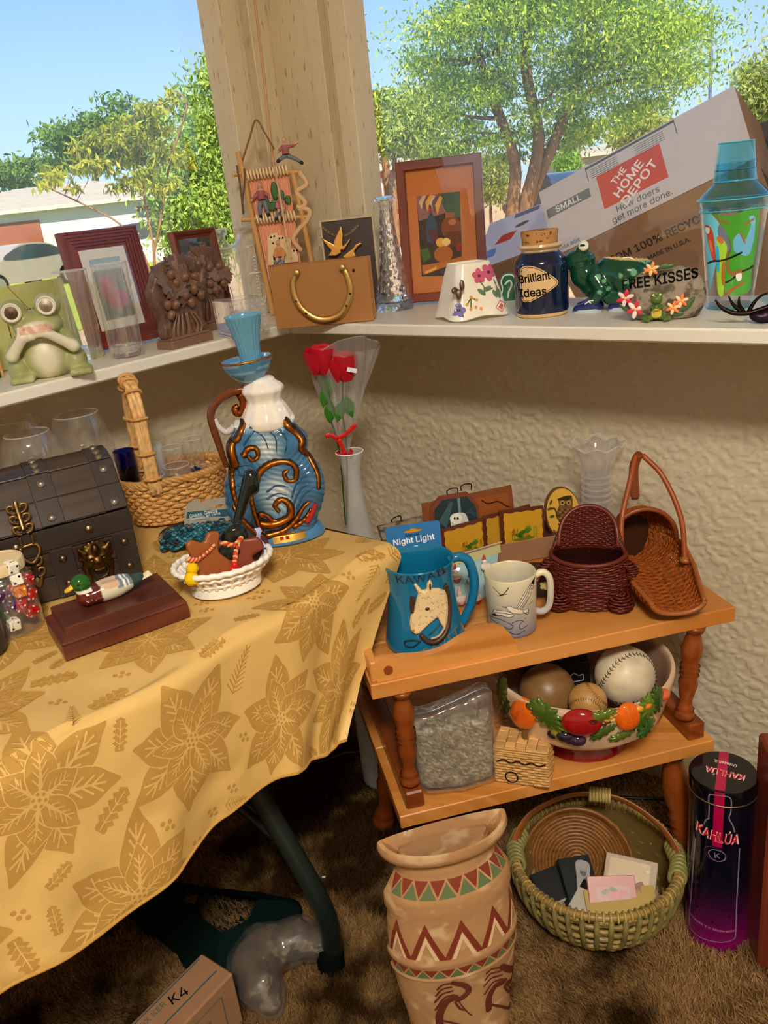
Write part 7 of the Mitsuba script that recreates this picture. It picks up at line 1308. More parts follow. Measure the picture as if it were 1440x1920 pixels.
def frogp(cx, cy, k):
    def f(pt, g, y):
        o = L2(cx, cy); s_ = k; E2 = lambda x, z, a, b, r=0: ellp(o[0] + x * s_, o[1] + z * s_, a * s_, b * s_, r)
        pt(E2(0, 0, 14, 7, 18), (.26, .40, .10)); pt(E2(11, 7, 7, 6), (.30, .46, .12)); pt(E2(9, 13, 2.6, 2.8), (.42, .56, .18)); pt(E2(15, 13, 2.6, 2.8), (.42, .56, .18)); pt(E2(-10, -3, 9, 4, -30), (.22, .34, .08)); pt(E2(8, -6, 8, 3, -20), (.34, .44, .12)); pt(E2(5, -3, 7, 3.4, 10), (.72, .44, .14)); pt(E2(0, -11, 24, 3), (.40, .42, .12))
        for x in (-20, -14, 22, 26, -26): pt(stroke([(o[0] + x * s_, o[1] - 10 * s_), (o[0] + (x + 2) * s_, o[1] + 12 * s_)], .7 * s_), (.46, .50, .14))
        pt(E2(-22, 6, 3, 7), (.62, .36, .10)); pt(E2(-27, 12, 4, 3), (.86, .62, .20))
    return f
wob = lambda g: Polygon([(x + .0012 * math.sin(i * 2.1), z + .0012 * math.cos(i * 1.7)) for i, (x, z) in enumerate(np.asarray(g.buffer(-.006).segmentize(.006).exterior.coords)[:-1])]).buffer(.0004)
plaque('yellow plaque with a small green frog and torch beside the night light card', .16, .030, [(825, 992), (905, 970), (913, 1060), (832, 1078)], .010, (.36, .15, .07), (.76, .56, .12), .006, frogp(882, 1020, .00072), n=wob, group=None)
plaque('yellow plaque mostly hidden between the two frog plaques', .16, .046, [(903, 968), (992, 945), (1000, 1050), (910, 1065)], .010, (.34, .15, .08), (.74, .54, .14), .006, None, n=wob)
plaque('yellow plaque with a frog on a mushroom in the middle of the tray', .16, .024, [(935, 957), (1017, 947), (1022, 1036), (941, 1050)], .010, (.36, .15, .07), (.78, .58, .12), .006, frogp(978, 998, .0009), n=wob)
def owl(pt, g, y):
    O = lambda x, y_: L2(1000 + x / 4.235, 800 + y_ / 4.235); E2 = lambda x, y_, a, b, r=0: ellp(*O(x, y_), a * s / 4.235, b * s / 4.235, r); s = mpp(uz(1050, 1000))
    pt(poly([O(185, 570), O(240, 550), O(290, 545), O(298, 620), O(285, 700), O(240, 750), O(190, 745), O(165, 690), O(190, 620)], 40), (.44, .32, .18)); pt(poly([O(175, 572), O(235, 545), O(290, 542), O(270, 570), O(245, 580)], 30), (.24, .18, .10))
    for x in (215, 265): pt(E2(x, 597, 20, 20), (.66, .52, .30)); pt(E2(x, 597, 8, 8), (.10, .08, .06))
    pt(Polygon([O(235, 605), O(250, 605), O(242, 630)]), (.20, .16, .12))
    for i in range(5):
        for j in range(4): pt(E2(190 + 22 * j + 6 * (i % 2), 650 + 22 * i, 8, 6), (.62, .48, .26) if (i + j) % 2 else (.28, .20, .12))
    for x, y_, r in ((120, 590, 60), (110, 640, 20), (130, 700, 0), (320, 700, -50), (310, 720, -30)): pt(E2(x, y_, 18, 8, r), (.26, .34, .12))
    pt(stroke([O(110, 640), O(150, 640), O(170, 700)], .001), (.36, .24, .12)); pt(stroke([O(180, 760), O(240, 770), O(310, 745)], .0014), (.36, .24, .12)); pt(E2(215, 775, 22, 10), (.34, .26, .16))
plaque('oval yellow wooden plaque painted with a brown owl', .16, .034, None, .009, (.40, .24, .10), (.84, .66, .26), .0025, owl, shape=lambda: ellp(*L2(1053, 961), 33 * mpp(uz(1050, 1000)), 48 * mpp(uz(1050, 1000)), 4))
# dark slate plaque behind the night light
A, B = uz(726, 1085), uz(806, 1066); t = thing('slate_plaque', 'rough grey-brown slate plaque with a wire hook behind the night light card', 'plaque')
with at(A + np.array([-.02, .015, 0]), lyaw(A, B) + .15, -.12):
    g = Polygon([(x_, max(z_, .001)) for x_, z_ in LL([(706, 986), (790, 966), (812, 1066), (735, 1090)])]); add(t + '__slab', stand(ext(g, .010)), 'stone', None, smooth=False); h_ = L2(742, 974); add(t + '__hook', tube(spl([(h_[0] - .010, -.004, h_[1] - .006), (h_[0] - .010, -.004, h_[1] + .003), (h_[0] + .008, -.004, h_[1] + .006), (h_[0] + .009, -.004, h_[1] - .004)], 18), .0011, 6), 'metal', (.14, .12, .11), smooth=True)
# night light pack
A, B = uz(722, 1160), uz(832, 1140); t = thing('night_light_pack', 'blue hanging card pack lettered Night Light behind the blue mug', 'package')
with at(A, lyaw(A, B) - .06, -.06):
    x0, z1 = L2(721, 986); x1, z2 = L2(824, 978); W = x1 - x0; z1 = (z1 + z2) / 2; bl = (.20, .46, .70)
    g = Polygon([(x0, .001), (x1, .001), (x1, z1), (x0, z1)]).buffer(-.006).buffer(.006); hole = union_all([ellp(x0 + W * .5, z1 * .925, W * .17, z1 * .017), ellp(x0 + W * .5, z1 * .938, W * .06, z1 * .017)])
    add(t + '__card', stand(ext(g.difference(hole), .0012)), 'satin', bl, smooth=False); add(t + '__card__back_layer', stand(ext(hole.buffer(.002), .0004), .0006), 'matte', (.86, .56, .16), smooth=False)
    add(t + '__lettering', mv(stand(txt('Night Light', z1 * .062, .0003)), (x0 + W * .5, -.0012, z1 * .80), 0, 0, -.02), 'matte', (.95, .95, .95), smooth=False); add(t + '__lettering', mv(stand(txt('Manual', z1 * .030, .0003)), (x0 + W * .48, -.0012, z1 * .872)), 'matte', (.10, .16, .26), smooth=False)
    add(t + '__blister', mv(cbox(W * .7, .03, z1 * .5, .004), (x0 + W * .5, -.018, .01)), 'film', None, smooth=False); add(t + '__lamp', mv(cbox(W * .4, .018, z1 * .35, .004), (x0 + W * .5, -.014, .02)), 'satin', (.90, .90, .88), smooth=False); add(t + '__lower_panel', box(x0 + .002, x1 - .002, -.0017, -.0012, .003, z1 * .3, .0001), 'matte', (.52, .72, .82), smooth=False)
# figurines in a plastic bag
A, B = uz(842, 1146), uz(925, 1122); t = thing('figurine_pack', 'clear plastic bag of small Christmas figures on a pale blue card', 'package')
with at(A, lyaw(A, B), -.34):
    c0, c1, c2, c3 = L2(838, 1148), L2(932, 1122), L2(938, 1016), L2(840, 1045); c0[1] = c1[1] = .002; g = Polygon([c0, c1, c2, c3])
    add(t + '__card', stand(ext(g.buffer(-.004), .0012), -.001), 'satin', (.60, .74, .76), smooth=False); add(t + '__header', stand(ext(Polygon([c3 + [.004, -.004], c2 + [-.004, -.004], c2 + [-.004, -.018], c3 + [.004, -.018]]), .0003), -.0025), 'satin', (.72, .72, .52), smooth=False)
    def sk(u, v): p = (1 - v)[:, None] * ((1 - u)[:, None] * c0 + u[:, None] * c1) + v[:, None] * ((1 - u)[:, None] * c3 + u[:, None] * c2); b_ = .016 * (np.sin(np.pi * u) * np.sin(np.pi * v)) ** .5 + .003 * (meshkit.fbm(np.stack([u * 9, v * 9, u * 0], -1), 3) - .3); return p[:, 0], -.006 - b_, p[:, 1]
    add(t + '__bag', grid(sk, 40, 40), 'film', None, smooth=True); 
    e = np.stack(sk(np.linspace(0, 1, 20), np.ones(20)), 1); add(t + '__bag_seal', tube(e, .0012, 5), 'frosted', None, smooth=True)
    cols = [((.80, .78, .76), (.62, .12, .14)), ((.52, .58, .66), (.80, .78, .76)), ((.88, .84, .80), (.70, .22, .18)), ((.82, .76, .72), (.86, .60, .56))]
    for i, (x, y) in enumerate(((852, 1078), (880, 1085), (906, 1060), (860, 1120), (890, 1118), (912, 1095))):
        o = L2(x, y); u = .0008; k_ = lambda a, b, c: (o[0] + a * u, -.008 + b * u, o[1] + c * u); ca, cb = cols[i % 4]
        m = blob([ell(k_(0, 0, -6), np.array([9, 7, 11]) * u), ell(k_(0, -1, 9), np.array([6, 6, 6]) * u), ell(k_(-8, -2, -2), np.array([4, 4, 6]) * u), ell(k_(8, -2, -2), np.array([4, 4, 6]) * u), cap(k_(0, 0, 12), k_(2, 0, 22), 5 * u, 2 * u)], 1.1 * u, 1.4 * u, lo=k_(-20, -14, -24), hi=k_(20, 14, 30)); add(t + '__figure', m, 'gloss', lambda v, n: np.where(((v[:, 2] - o[1]) / u > 13)[:, None] | ((v[:, 2] - o[1]) / u < -8)[:, None], np.array(cb), np.array(ca)), smooth=True)
# blue horse mug
q = uz(798, 1198); s = mpp(q); Hm = (ztop(q, 1047) - UZ) / s; t = thing('horse_mug', 'tall turquoise ceramic mug with a raised white horse head inside a horseshoe', 'mug')
with at(q, face(q), s=s):
    pfm = [(0, 0), (68, 0), (73, 3), (74, 10), (70, 34), (64, Hm * .45), (60.5, Hm * .75), (63, Hm * .92), (66, Hm - 2), (64.5, Hm), (61, Hm - 2), (57, Hm * .90), (55, Hm * .72), (60, 40), (62, 12), (0, 10)]
    mm = lathe(np.vstack([pfm[:4], spl(pfm[3:9], 40)[1:], pfm[9:]]), 72); add(t + '__cup', mm, 'gloss', (.06, .42, .58), 50); hm = hitmap(mm)
    add(t + '__handle', tube(spl([(56, 14, Hm * .90), (74, 16, Hm * .93), (92, 18, Hm * .86), (100, 18, Hm * .62), (92, 16, Hm * .36), (74, 12, Hm * .16), (66, 10, Hm * .12)], 40), np.interp(np.linspace(0, 1, 40), [0, .5, 1], [8.5, 9, 7.5]), 12, flat=1.0), 'gloss', (.06, .42, .60), smooth=True)
    h4 = lambda x, y: L2(700 + x / 5.19, 880 + y / 5.19, -66)
    hp = Polygon([h4(*p) for p in [(355, 1500), (365, 1440), (395, 1380), (420, 1290), (440, 1215), (400, 1130), (410, 1118), (450, 1160), (475, 1190), (520, 1180), (525, 1120), (550, 1080), (572, 1120), (565, 1175), (640, 1190), (700, 1230), (728, 1300), (735, 1400), (725, 1500), (700, 1570), (660, 1510), (630, 1440), (600, 1455), (550, 1490), (500, 1530), (450, 1580), (410, 1595), (370, 1570)]]).buffer(.8)
    rl = pillow(hp, 2, 9, 5, 1.5, lambda p: 1.0 * (meshkit.fbm(p * .08, 2) - .5)); v = np.array(rl.vertices); yb = hm(v[:, [0, 2]]); yb = np.where(np.isnan(yb), -60, yb); v[:, 1] += yb + 1
    spk = meshkit.noise(np.asarray(rl.vertices) * .9, 3); hk_ = add(t + '__horse_head', tm(v, rl.faces), 'satin', lambda v_, n: np.where((meshkit.noise(v_ * .75, 3) > .80)[:, None], np.array([.52, .40, .26]), np.array([.86, .76, .58])), smooth=True)
    def onm(path, r, key, c, mat='satin', lift=.6, n=30):
        p = spl([h4(*a) for a in path], n); y = hm(p); ok = ~np.isnan(y); p, y = p[ok], y[ok]; return add(key, tube(np.stack([p[:, 0], y - r * lift, p[:, 1]], 1), r, 8), mat, c, smooth=True)
    onm([(385, 1250), (380, 1330), (390, 1400)], 4.6, t + '__horseshoe', (.24, .16, .12)); onm([(705, 1175), (735, 1260), (748, 1400), (735, 1530), (690, 1620), (600, 1668), (520, 1650), (460, 1600)], 4.8, t + '__horseshoe', (.24, .16, .12))
    onm([(390, 1255), (388, 1330), (396, 1395)], 1.8, t + '__horseshoe_edge', (.62, .50, .36)); onm([(700, 1560), (640, 1620), (560, 1640)], 2.0, t + '__horseshoe_edge', (.70, .58, .42))
    for a in ([(520, 1330), (505, 1350), (530, 1365), (548, 1350)],): 
        p = np.array([h4(*b) for b in a]); c = p.mean(0); y_ = hm(c[None])[0] - 9.5; add(t + '__horse_head__eye', mv(trimesh.creation.icosphere(2, 1), (c[0], y_ + .8, c[1]), 0, 0, 0, s=(4.2, 2.6, 3.0)), 'gloss', (.22, .14, .10), smooth=True)
    c = h4(388, 1560); add(t + '__horse_head__nostril', mv(trimesh.creation.icosphere(2, 1), (c[0], hm(c[None])[0] - 7.6, c[1]), s=(3, 2.4, 3)), 'satin', (.62, .40, .30), smooth=True); c = h4(552, 1140); add(t + '__horse_head__ear_hollow', mv(trimesh.creation.icosphere(2, 1), (c[0], hm(c[None])[0] - 7.0, c[1]), s=(2.2, 2.4, 7)), 'satin', (.30, .22, .16), smooth=True)
    onm([(740, 1400), (640, 1530), (540, 1610)], 1.4, t + '__rein', (.05, .16, .22)); onm([(460, 1660), (380, 1665), (310, 1690), (320, 1730), (390, 1720), (455, 1665)], 1.6, t + '__rein', (.05, .14, .20))
    for s_, x, y, h_, c in (('KAWAII', 470, 1065, 15, (.20, .22, .26)), ('SAVIT', 665, 1700, 15, (.52, .46, .34))):
        o = h4(x, y); dtxt(t + '__lettering', s_, h_, o[0], o[1], hm, c, .6, .2, 1.15, .10 if y < 1200 else .30, bold=False)
# seagull mug
q = uz(962, 1177); s = mpp(q); Hm = (ztop(q, 1071) - UZ) / s; t = thing('seagull_mug', 'grey and cream mug with an ink drawing of a flying seagull', 'mug')
with at(q, face(q), s=s):
    mm = lathe([(0, 0), (40, 0), (43, 3), (44, 8), (47.5, Hm - 2), (46.5, Hm), (45, Hm - 2), (41, 10), (0, 8)], 64)
    add(t + '__cup', mm, 'gloss', lambda v, n: (lambda w: np.array([.44, .46, .54]) * (1 - w) + np.array([.88, .84, .72]) * w)(np.clip((v[:, 2] / Hm - .12) / .75 + .12 * meshkit.noise(v * .05, 2) + (np.hypot(v[:, 0], v[:, 1]) < 44.2) * (v[:, 2] > 12) * 2, 0, 1)[:, None]), 50); hm = hitmap(mm)
    add(t + '__handle', tube(spl([(44, 8, Hm * .88), (60, 10, Hm * .92), (71, 11, Hm * .80), (72, 11, Hm * .55), (68, 11, Hm * .33), (56, 9, Hm * .24), (43, 7, Hm * .27)], 40), 6.5, 12), 'gloss', lambda v, n: (lambda w: np.array([.60, .61, .66]) * (1 - w) + np.array([.88, .84, .72]) * w)(np.clip(v[:, 2] / Hm, 0, 1)[:, None]), smooth=True)
    g5 = lambda x, y: L2(760 + x / 4.8, 1060 + y / 4.8, -45); ink = (.10, .08, .07)
    wings = [Polygon([g5(*p) for p in a]).buffer(.2) for a in ([(1000, 385), (1060, 280), (1120, 210), (1170, 165), (1160, 230), (1120, 310), (1060, 390), (1010, 395)], [(780, 490), (800, 425), (900, 412), (960, 430), (980, 455), (930, 470), (860, 460)], [(905, 372), (940, 365), (1000, 390), (1060, 410), (1110, 415), (1105, 440), (1030, 440), (960, 425), (920, 395)])]
    for g in wings: dec(t + '__seagull', g, hm, (.86, .82, .76), 4, .3); dec(t + '__seagull_outline', g.buffer(.5).difference(g.buffer(-.35)), hm, ink, 4, .6)
    lines = [[(1010, 385), (1070, 300), (1150, 190)], [(1030, 390), (1090, 310), (1150, 220)], [(1050, 390), (1110, 310)], [(800, 450), (880, 435), (960, 440)], [(800, 470), (880, 452)], [(870, 375), (905, 380)], [(1060, 425), (1100, 460), (1115, 430)], [(790, 220), (830, 250), (860, 270)], [(850, 275), (890, 250), (930, 195)], [(830, 285), (870, 270), (910, 255)], [(760, 515), (830, 500), (900, 510), (970, 545), (940, 575), (890, 560)], [(760, 530), (830, 545), (880, 580), (930, 620)], [(960, 520), (1010, 500), (1060, 510), (1030, 540), (1040, 580), (1100, 560)], [(900, 570), (930, 600), (1000, 625), (1080, 600)], [(1060, 510), (1075, 525)], [(1120, 375), (1150, 365)], [(1080, 490), (1090, 492)]]
    dec(t + '__ink_lines', strokes([[g5(*p) for p in l] for l in lines], .55), hm, ink, 3, .7); dec(t + '__wing_tips', union_all([Polygon([g5(*p) for p in a]) for a in ([(1170, 165), (1140, 190), (1160, 225)], [(780, 490), (800, 455), (830, 470)], [(790, 215), (840, 260), (830, 250)], [(935, 190), (905, 225), (915, 230)])]), hm, ink, 3, .8)
# small dark box with a flower behind the mug handle
q = uz(1024, 1128); t = thing('trinket_box', 'small dark brown box with a yellow flower behind the seagull mug handle', 'box'); s = mpp(q)
with at(q + np.array([-.02, .02, 0]), face(q), s=s): add(t + '__box', cbox(44, 30, 62, 2), 'satin', (.20, .13, .10), smooth=False); add(t + '__flower', stand(ext(flower2(6, 26, 9), .6), -15), 'satin', (.84, .76, .48), smooth=False); add(t + '__flower', stand(ext(flower2(-8, 42, 6), .6), -15), 'satin', (.72, .5, .3), smooth=False)
# ruffled clear vase
q = uz(1128, 1010); q = np.array([-.706, 1.395, UZ]); s = mpp(q); t = thing('ruffled_vase', 'clear glass vase with ruffled rim and ringed neck behind the wicker frog', 'vase')
with at(q, face(q)):
    zz = lambda y: ztop(q, y) - UZ; rf = lambda th, r, z: (r * (1 + .05 * np.cos(8 * th) * np.clip((z - zz(880)) / (zz(835) - zz(880)), 0, 1)), z + .004 * np.cos(8 * th) * np.clip((z - zz(880)) / (zz(835) - zz(880)), 0, 1) ** 2)
    add(t + '__glass', lathe(spl([(0, .002), (34 * s, .002), (40 * s, zz(1000)), (40 * s, zz(975)), (30 * s, zz(945)), (25 * s, zz(932)), (25 * s, zz(890)), (28 * s, zz(875)), (38 * s, zz(850)), (48 * s, zz(832))], 80), 96, rf), 'hazy', None, smooth=True)
    for y in (890, 901, 912, 923, 934): add(t + '__ring', tube([(25.5 * s * math.cos(a), 25.5 * s * math.sin(a), zz(y)) for a in np.linspace(0, 6.283, 41)[:-1]], 3.0 * s, 8, True), 'hazy', None, smooth=True)
    add(t + '__rim', tube([(48 * s * (1 + .05 * math.cos(8 * a)) * math.cos(a), 48 * s * (1 + .05 * math.cos(8 * a)) * math.sin(a), zz(832) + .004 * math.cos(8 * a)) for a in np.linspace(0, 6.283, 129)[:-1]], 1.2 * s, 6, True), 'frosted', None, smooth=True)
# dark red wicker frog
q = uz(1104, 1128); s = mpp(q); t = thing('wicker_frog', 'dark red wicker frog basket with an open mouth on the upper shelf', 'basket'); wr = lambda v, n: np.array([.33, .10, .06]) * (.7 + .6 * meshkit.noise(v * .35, 2)[:, None])
with at(q, face(q, -4), s=s):
    zf = (ztop(q, 1045) - UZ) / s
    def fb(u, v): a = u * 2 * np.pi; r = 60 * (1 + .16 * np.sin(np.pi * np.clip(v * .9, 0, 1))) ; return np.stack([r * 1.06 * np.cos(a), r * .72 * np.sin(a), 3 + zf * v + 6 * v * np.abs(np.cos(a)) ** 3], 1)
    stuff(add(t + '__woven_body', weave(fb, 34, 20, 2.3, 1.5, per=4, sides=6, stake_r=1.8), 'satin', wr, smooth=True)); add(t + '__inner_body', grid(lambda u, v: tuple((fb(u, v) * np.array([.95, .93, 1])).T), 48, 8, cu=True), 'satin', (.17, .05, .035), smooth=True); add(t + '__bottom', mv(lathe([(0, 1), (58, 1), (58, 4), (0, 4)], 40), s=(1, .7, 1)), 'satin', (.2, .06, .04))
    rr = fb(np.linspace(0, 1, 121)[:-1], np.ones(120)); add(t + '__rim', tube(rr, 4.2, 8, True), 'satin', (.36, .12, .07), smooth=True)
    Hb = 78
    def bk(u, v): a = np.pi * u; r = 63 * (1 - .10 * v); return np.stack([r * 1.06 * np.cos(a) * (1 - .12 * v * v), 44 * np.sin(a) ** .8 + 10 * v - 4, zf + 4 + v * Hb * np.sin(np.clip(a, .03, 3.11)) ** .5], 1)
    stuff(add(t + '__woven_head', weave(bk, 26, 17, 2.2, 1.4, u0=.02, u1=.98, per=4, sides=6, closed=False, stake_r=2.0, vr=(.02, .97)), 'satin', wr, smooth=True)); ar = bk(np.linspace(.01, .99, 60), np.ones(60)); add(t + '__head_rim', tube(ar, 4.0, 8), 'satin', (.38, .13, .08), smooth=True)
    for sx, c in ((-1, (-50, -34, 16)), (1, (58, -32, 18))):
        fm = lambda u, v, c=c: np.stack([c[0] + 24 * np.cos(2 * np.pi * u) * np.sin(np.pi * (.06 + .88 * v)), c[1] + 26 * np.sin(2 * np.pi * u) * np.sin(np.pi * (.06 + .88 * v)), c[2] - 15 * np.cos(np.pi * v) + 2], 1); add(t + '__foot', weave(fm, 14, 9, 2.0, 1.2, per=4, sides=5), 'satin', wr, smooth=True)
        am = lambda u, v, sx=sx: np.stack([sx * (64 + 16 * np.sin(np.pi * v)) + 9 * np.cos(2 * np.pi * u) * (1.2 - .5 * v), -16 - 30 * v * (1 - v) + 9 * np.sin(2 * np.pi * u), zf + 2 - 34 * v], 1); add(t + '__arm', weave(am, 8, 9, 2.0, 1.0, per=4, sides=5), 'satin', wr, smooth=True)
# hooded wicker scuttle with bail handle
qf, qb = uz(1258, 1152), uz(1196, 1062); s = mpp(qf); d = (qf - qb)[:2]; Lc = np.linalg.norm(d); yw = math.atan2(d[1], d[0]) + math.pi / 2; t = thing('wicker_scuttle', 'brown wicker scoop basket with a hood and a tall bail handle', 'basket'); wc = lambda v, n: np.array([.56, .29, .12]) * (.72 + .6 * meshkit.noise(v * 300, 2)[:, None])
with at(qb, yw):
    Lt = Lc + .035
    def sec(a, y): 
        k = np.clip((y + .03) / (Lt + .03), 0, 1); w = np.interp(k, [0, .12, .35, .6, 1], [.028, .052, .062, .058, .040]); hgt = np.interp(k, [0, .12, .35, .55, 1], [.030, .055, .066, .060, .04]); zc = np.interp(k, [0, .12, .35, .6, 1], [.062, .060, .064, .060, .052])
        zb = .006 + .018 * np.clip(k - .85, 0, 1) / .15; x = w * np.cos(a); z = np.where(np.sin(a) > 0, zc + hgt * np.sin(a), zc + (zc - zb) * np.sin(a)); return x, z
    def hood(u, v): a = 2 * np.pi * u; y = -.03 + v * .062 - .018 * np.maximum(np.sin(a), 0) * 0; x, z = sec(a, y); return np.stack([x, -y, z], 1)
    def trough(u, v): a = np.pi + np.pi * u; y = .032 + v * (Lt - .032); x, z = sec(a, y); lip = np.clip(v, 0, 1); z = np.where(z > .012, z - (z - .012) * .35 * lip, z); return np.stack([x, -y, z], 1)
    stuff(add(t + '__woven_hood', weave(hood, 24, 15, .0026, .0018, per=4, sides=6, stake_r=.0022), 'matte', wc, smooth=True)); stuff(add(t + '__woven_trough', weave(trough, 12, 28, .0026, .0018, per=5, sides=6, closed=False, stake_r=.0022), 'matte', wc, smooth=True))
    x, z = sec(np.linspace(0, 2 * np.pi, 40), np.full(40, -.03)); add(t + '__back', tm(np.vstack([[[0, .031, .06]], np.stack([x, np.full(40, .030), z], 1)]), [[0, i, i + 1] for i in range(1, 40)]), 'satin', (.24, .12, .06), smooth=True)
    a_ = np.linspace(.0, np.pi, 40); x, z = sec(a_, np.full(40, .033)); add(t + '__hood_rim', tube(np.stack([x, np.full(40, -.034), z + .001], 1), .0042, 8), 'satin', (.52, .26, .11), smooth=True)
    for sx in (0, 1): e = trough(np.full(30, float(sx)), np.linspace(0, 1, 30)); add(t + '__side_rim', tube(e, .0040, 8), 'satin', (.58, .32, .14), smooth=True)
    e = trough(np.linspace(0, 1, 30), np.ones(30)); add(t + '__front_rim', tube(e, .0042, 8), 'satin', (.58, .32, .14), smooth=True)
    yh = -.095; zt = L2(1214, 856, .0)[1]; kx = L2(1198, 1108, yh); kx2 = L2(1310, 1092, yh); tp = L2(1216, 857, -.02)
    for sg, kk in ((0, kx), (1, kx2)):
        p0 = np.array([-.052 if sg == 0 else .052, yh, .050]); p3 = np.array([(-.006, .006)[sg], -.006, tp[1]]); add(t + '__bail', tube(spl([p0, p0 + (p3 - p0) * .35 + np.array([(-.012, .016)[sg], -.006, .01]), p0 + (p3 - p0) * .72 + np.array([(-.004, .014)[sg], -.002, .012]), p3], 36), .0046, 9), 'satin', (.58, .27, .10), smooth=True); add(t + '__bail_binding', mv(trimesh.creation.icosphere(2, .0085), p0, s=(1, 1.1, .8)), 'satin', (.62, .36, .16), smooth=True)
    sp_ = spl([(0, -.004, tp[1] + .002), (-.004, .008, tp[1] - .02), (-.004, .014, (tp[1] + .13) / 2), (-.002, .012, .128)], 60); add(t + '__rear_bail', tube(sp_, .0068, 9), 'satin', (.46, .22, .09), smooth=True)
    ro = []
    for k in range(2, 58, 1): ro.append(tube([sp_[k] + .0074 * np.array([math.cos(a), 0, 0]) + .0074 * np.array([0, math.sin(a), .12 * math.sin(a)]) for a in np.linspace(0, 6.283, 13)[:-1]], .0011, 5, True))
    stuff(add(t + '__rear_bail__wrapping', cat(*ro), 'satin', (.54, .27, .11), smooth=True))
# ================================================================ lower shelf
def lz_(px, py): return P(px, py, LZ)
# bag of gravel
A, B = lz_(790, 1488), lz_(925, 1462); t = thing('gravel_bag', 'clear zip bag of grey gravel leaning against the left post', 'bag')
with at(A, lyaw(A, B), -.22):
    pts = LL([(752, 1350), (768, 1388), (776, 1430), (784, 1478), (800, 1490), (860, 1486), (924, 1466), (928, 1420), (922, 1360), (918, 1302), (904, 1300), (850, 1325), (800, 1345)]); lo = min(p[1] for p in pts); pts = [(x, z - lo + .003) for x, z in pts]; g = Polygon(pts).buffer(.001)
    zx = g.bounds[3]; core = g.buffer(-.004).intersection(Polygon([(-1, 0), (1, 0), (1, zx * .80), (-1, zx * .66)])); gr = pillow(core, .020, .024, .016, .0028, lambda p: .0022 * (meshkit.fbm(p * 190, 2) - .5) * 2)
    stuff(add(t + '__gravel', gr, 'satin', lambda v, n: np.array([.50, .46, .38]) * (.45 + 1.0 * meshkit.noise(v * 420, 5)[:, None] ** 1.5 + .3 * meshkit.noise(v * 90, 2)[:, None]), smooth=True))
    add(t + '__plastic', pillow(g, .022, .027, .010, .0026, lambda p: .006 * (meshkit.fbm(p * np.array([60, 60, 26]), 3, 7) - .5)), 'clear_haze', None, smooth=True); e = [(*pts[0], 0), (*pts[-1], 0), (*pts[-2], 0), (*pts[-3], 0), (*pts[-4], 0)]; sp_ = spl([(a, -.003, b - .004) for a, b, _ in e], 30); add(t + '__zip', tube(sp_, .0018, 6), 'plastic', (.34, .36, .44), smooth=True)
    add(t + '__fold', cat(*[tube(spl([(x0, -.027, z0), ((x0 + x1) / 2 + .004, -.031, (z0 + z1) / 2), (x1, -.026, z1)], 12), .0013, 5) for x0, z0, x1, z1 in ((.03, .06, .045, .12), (.045, .055, .075, .135), (.075, .07, .105, .15), (.02, .03, .05, .06))]), 'film', None, smooth=True)
# small woven box
A, B = lz_(931, 1466), lz_(1028, 1479); t = thing('woven_box', 'small pale woven splint box with lid and twig knob on the lower shelf', 'box')
with at(A, lyaw(A, B)):
    W = np.linalg.norm((B - A)[:2]); Db = W * .62; hb = L2(931, 1412)[1] * .98
    pa = np.array([[0, 0], [W, 0], [W, Db], [0, Db], [0, 0]]); pl = np.concatenate([[0], np.cumsum(np.linalg.norm(np.diff(pa, axis=0), axis=1))]); pl /= pl[-1]
    def bs(u, v): u = u % 1.0; return np.stack([np.interp(u, pl, pa[:, 0]), np.interp(u, pl, pa[:, 1]), .002 + hb * v], 1)
    bcol = lambda v, n: np.array([.76, .58, .34]) * (.8 + .35 * meshkit.noise(v * 260, 3)[:, None])
    for j in range(11):
        u = np.linspace(0, 1, 129)[:-1]; p = bs(u, np.full(128, (j + .5) / 11)); c = p.mean(0); w_ = .0009 * np.sign(np.sin(u * np.pi * 2 * 13 + np.pi * j)); dn = p - c; dn[:, 2] = 0; dn /= np.linalg.norm(dn, axis=1, keepdims=True); add(t + '__splint', tube(p + dn * w_[:, None], hb / 11 * .52, 6, True), 'satin', bcol, smooth=True)
    add(t + '__inner', box(.001, W - .001, .001, Db - .001, .001, hb, .0005), 'satin', (.5, .36, .19), smooth=False)
    lz0 = hb + .001
    for i in range(5):
        for j in range(4): add(t + '__lid_splint', box(W * (i / 5) + .0004, W * ((i + 1) / 5) - .0004, Db * (j / 4) + .0004, Db * ((j + 1) / 4) - .0004, lz0 + .012, lz0 + .0145 + .0012 * ((i + j) % 2), .0006), 'satin', np.array((.80, .62, .38)) * (.88 + .06 * ((i * 3 + j) % 4)), smooth=False)
    for j in range(3): u = np.linspace(0, 1, 97)[:-1]; add(t + '__lid_rim', tube(bs(u, np.ones(96)) * [1, 1, 0] + [0, 0, lz0 + .002 + .0045 * j], .0026, 6, True), 'satin', bcol, smooth=True)
    add(t + '__twig_knob', tube([(W * .55, Db * .5, lz0 + .012), (W * .54, Db * .5, lz0 + .034)], .0045, 9), 'satin', (.40, .28, .14), smooth=True)
    add(t + '__lacing', tube(spl([(x * W, -.0045 - .001 * (k % 2), hb * (.80 + .10 * (k % 2))) for k, x in enumerate(np.linspace(.05, .98, 8))], 60), .0010, 6), 'matte', (.14, .09, .06), smooth=True); add(t + '__loop', tube([(W * .32 + .010 * math.cos(a), -.0052, hb * .32 + .010 * math.sin(a)) for a in np.linspace(0, 6.283, 21)[:-1]], .0010, 6, True), 'matte', (.14, .09, .06), smooth=True)
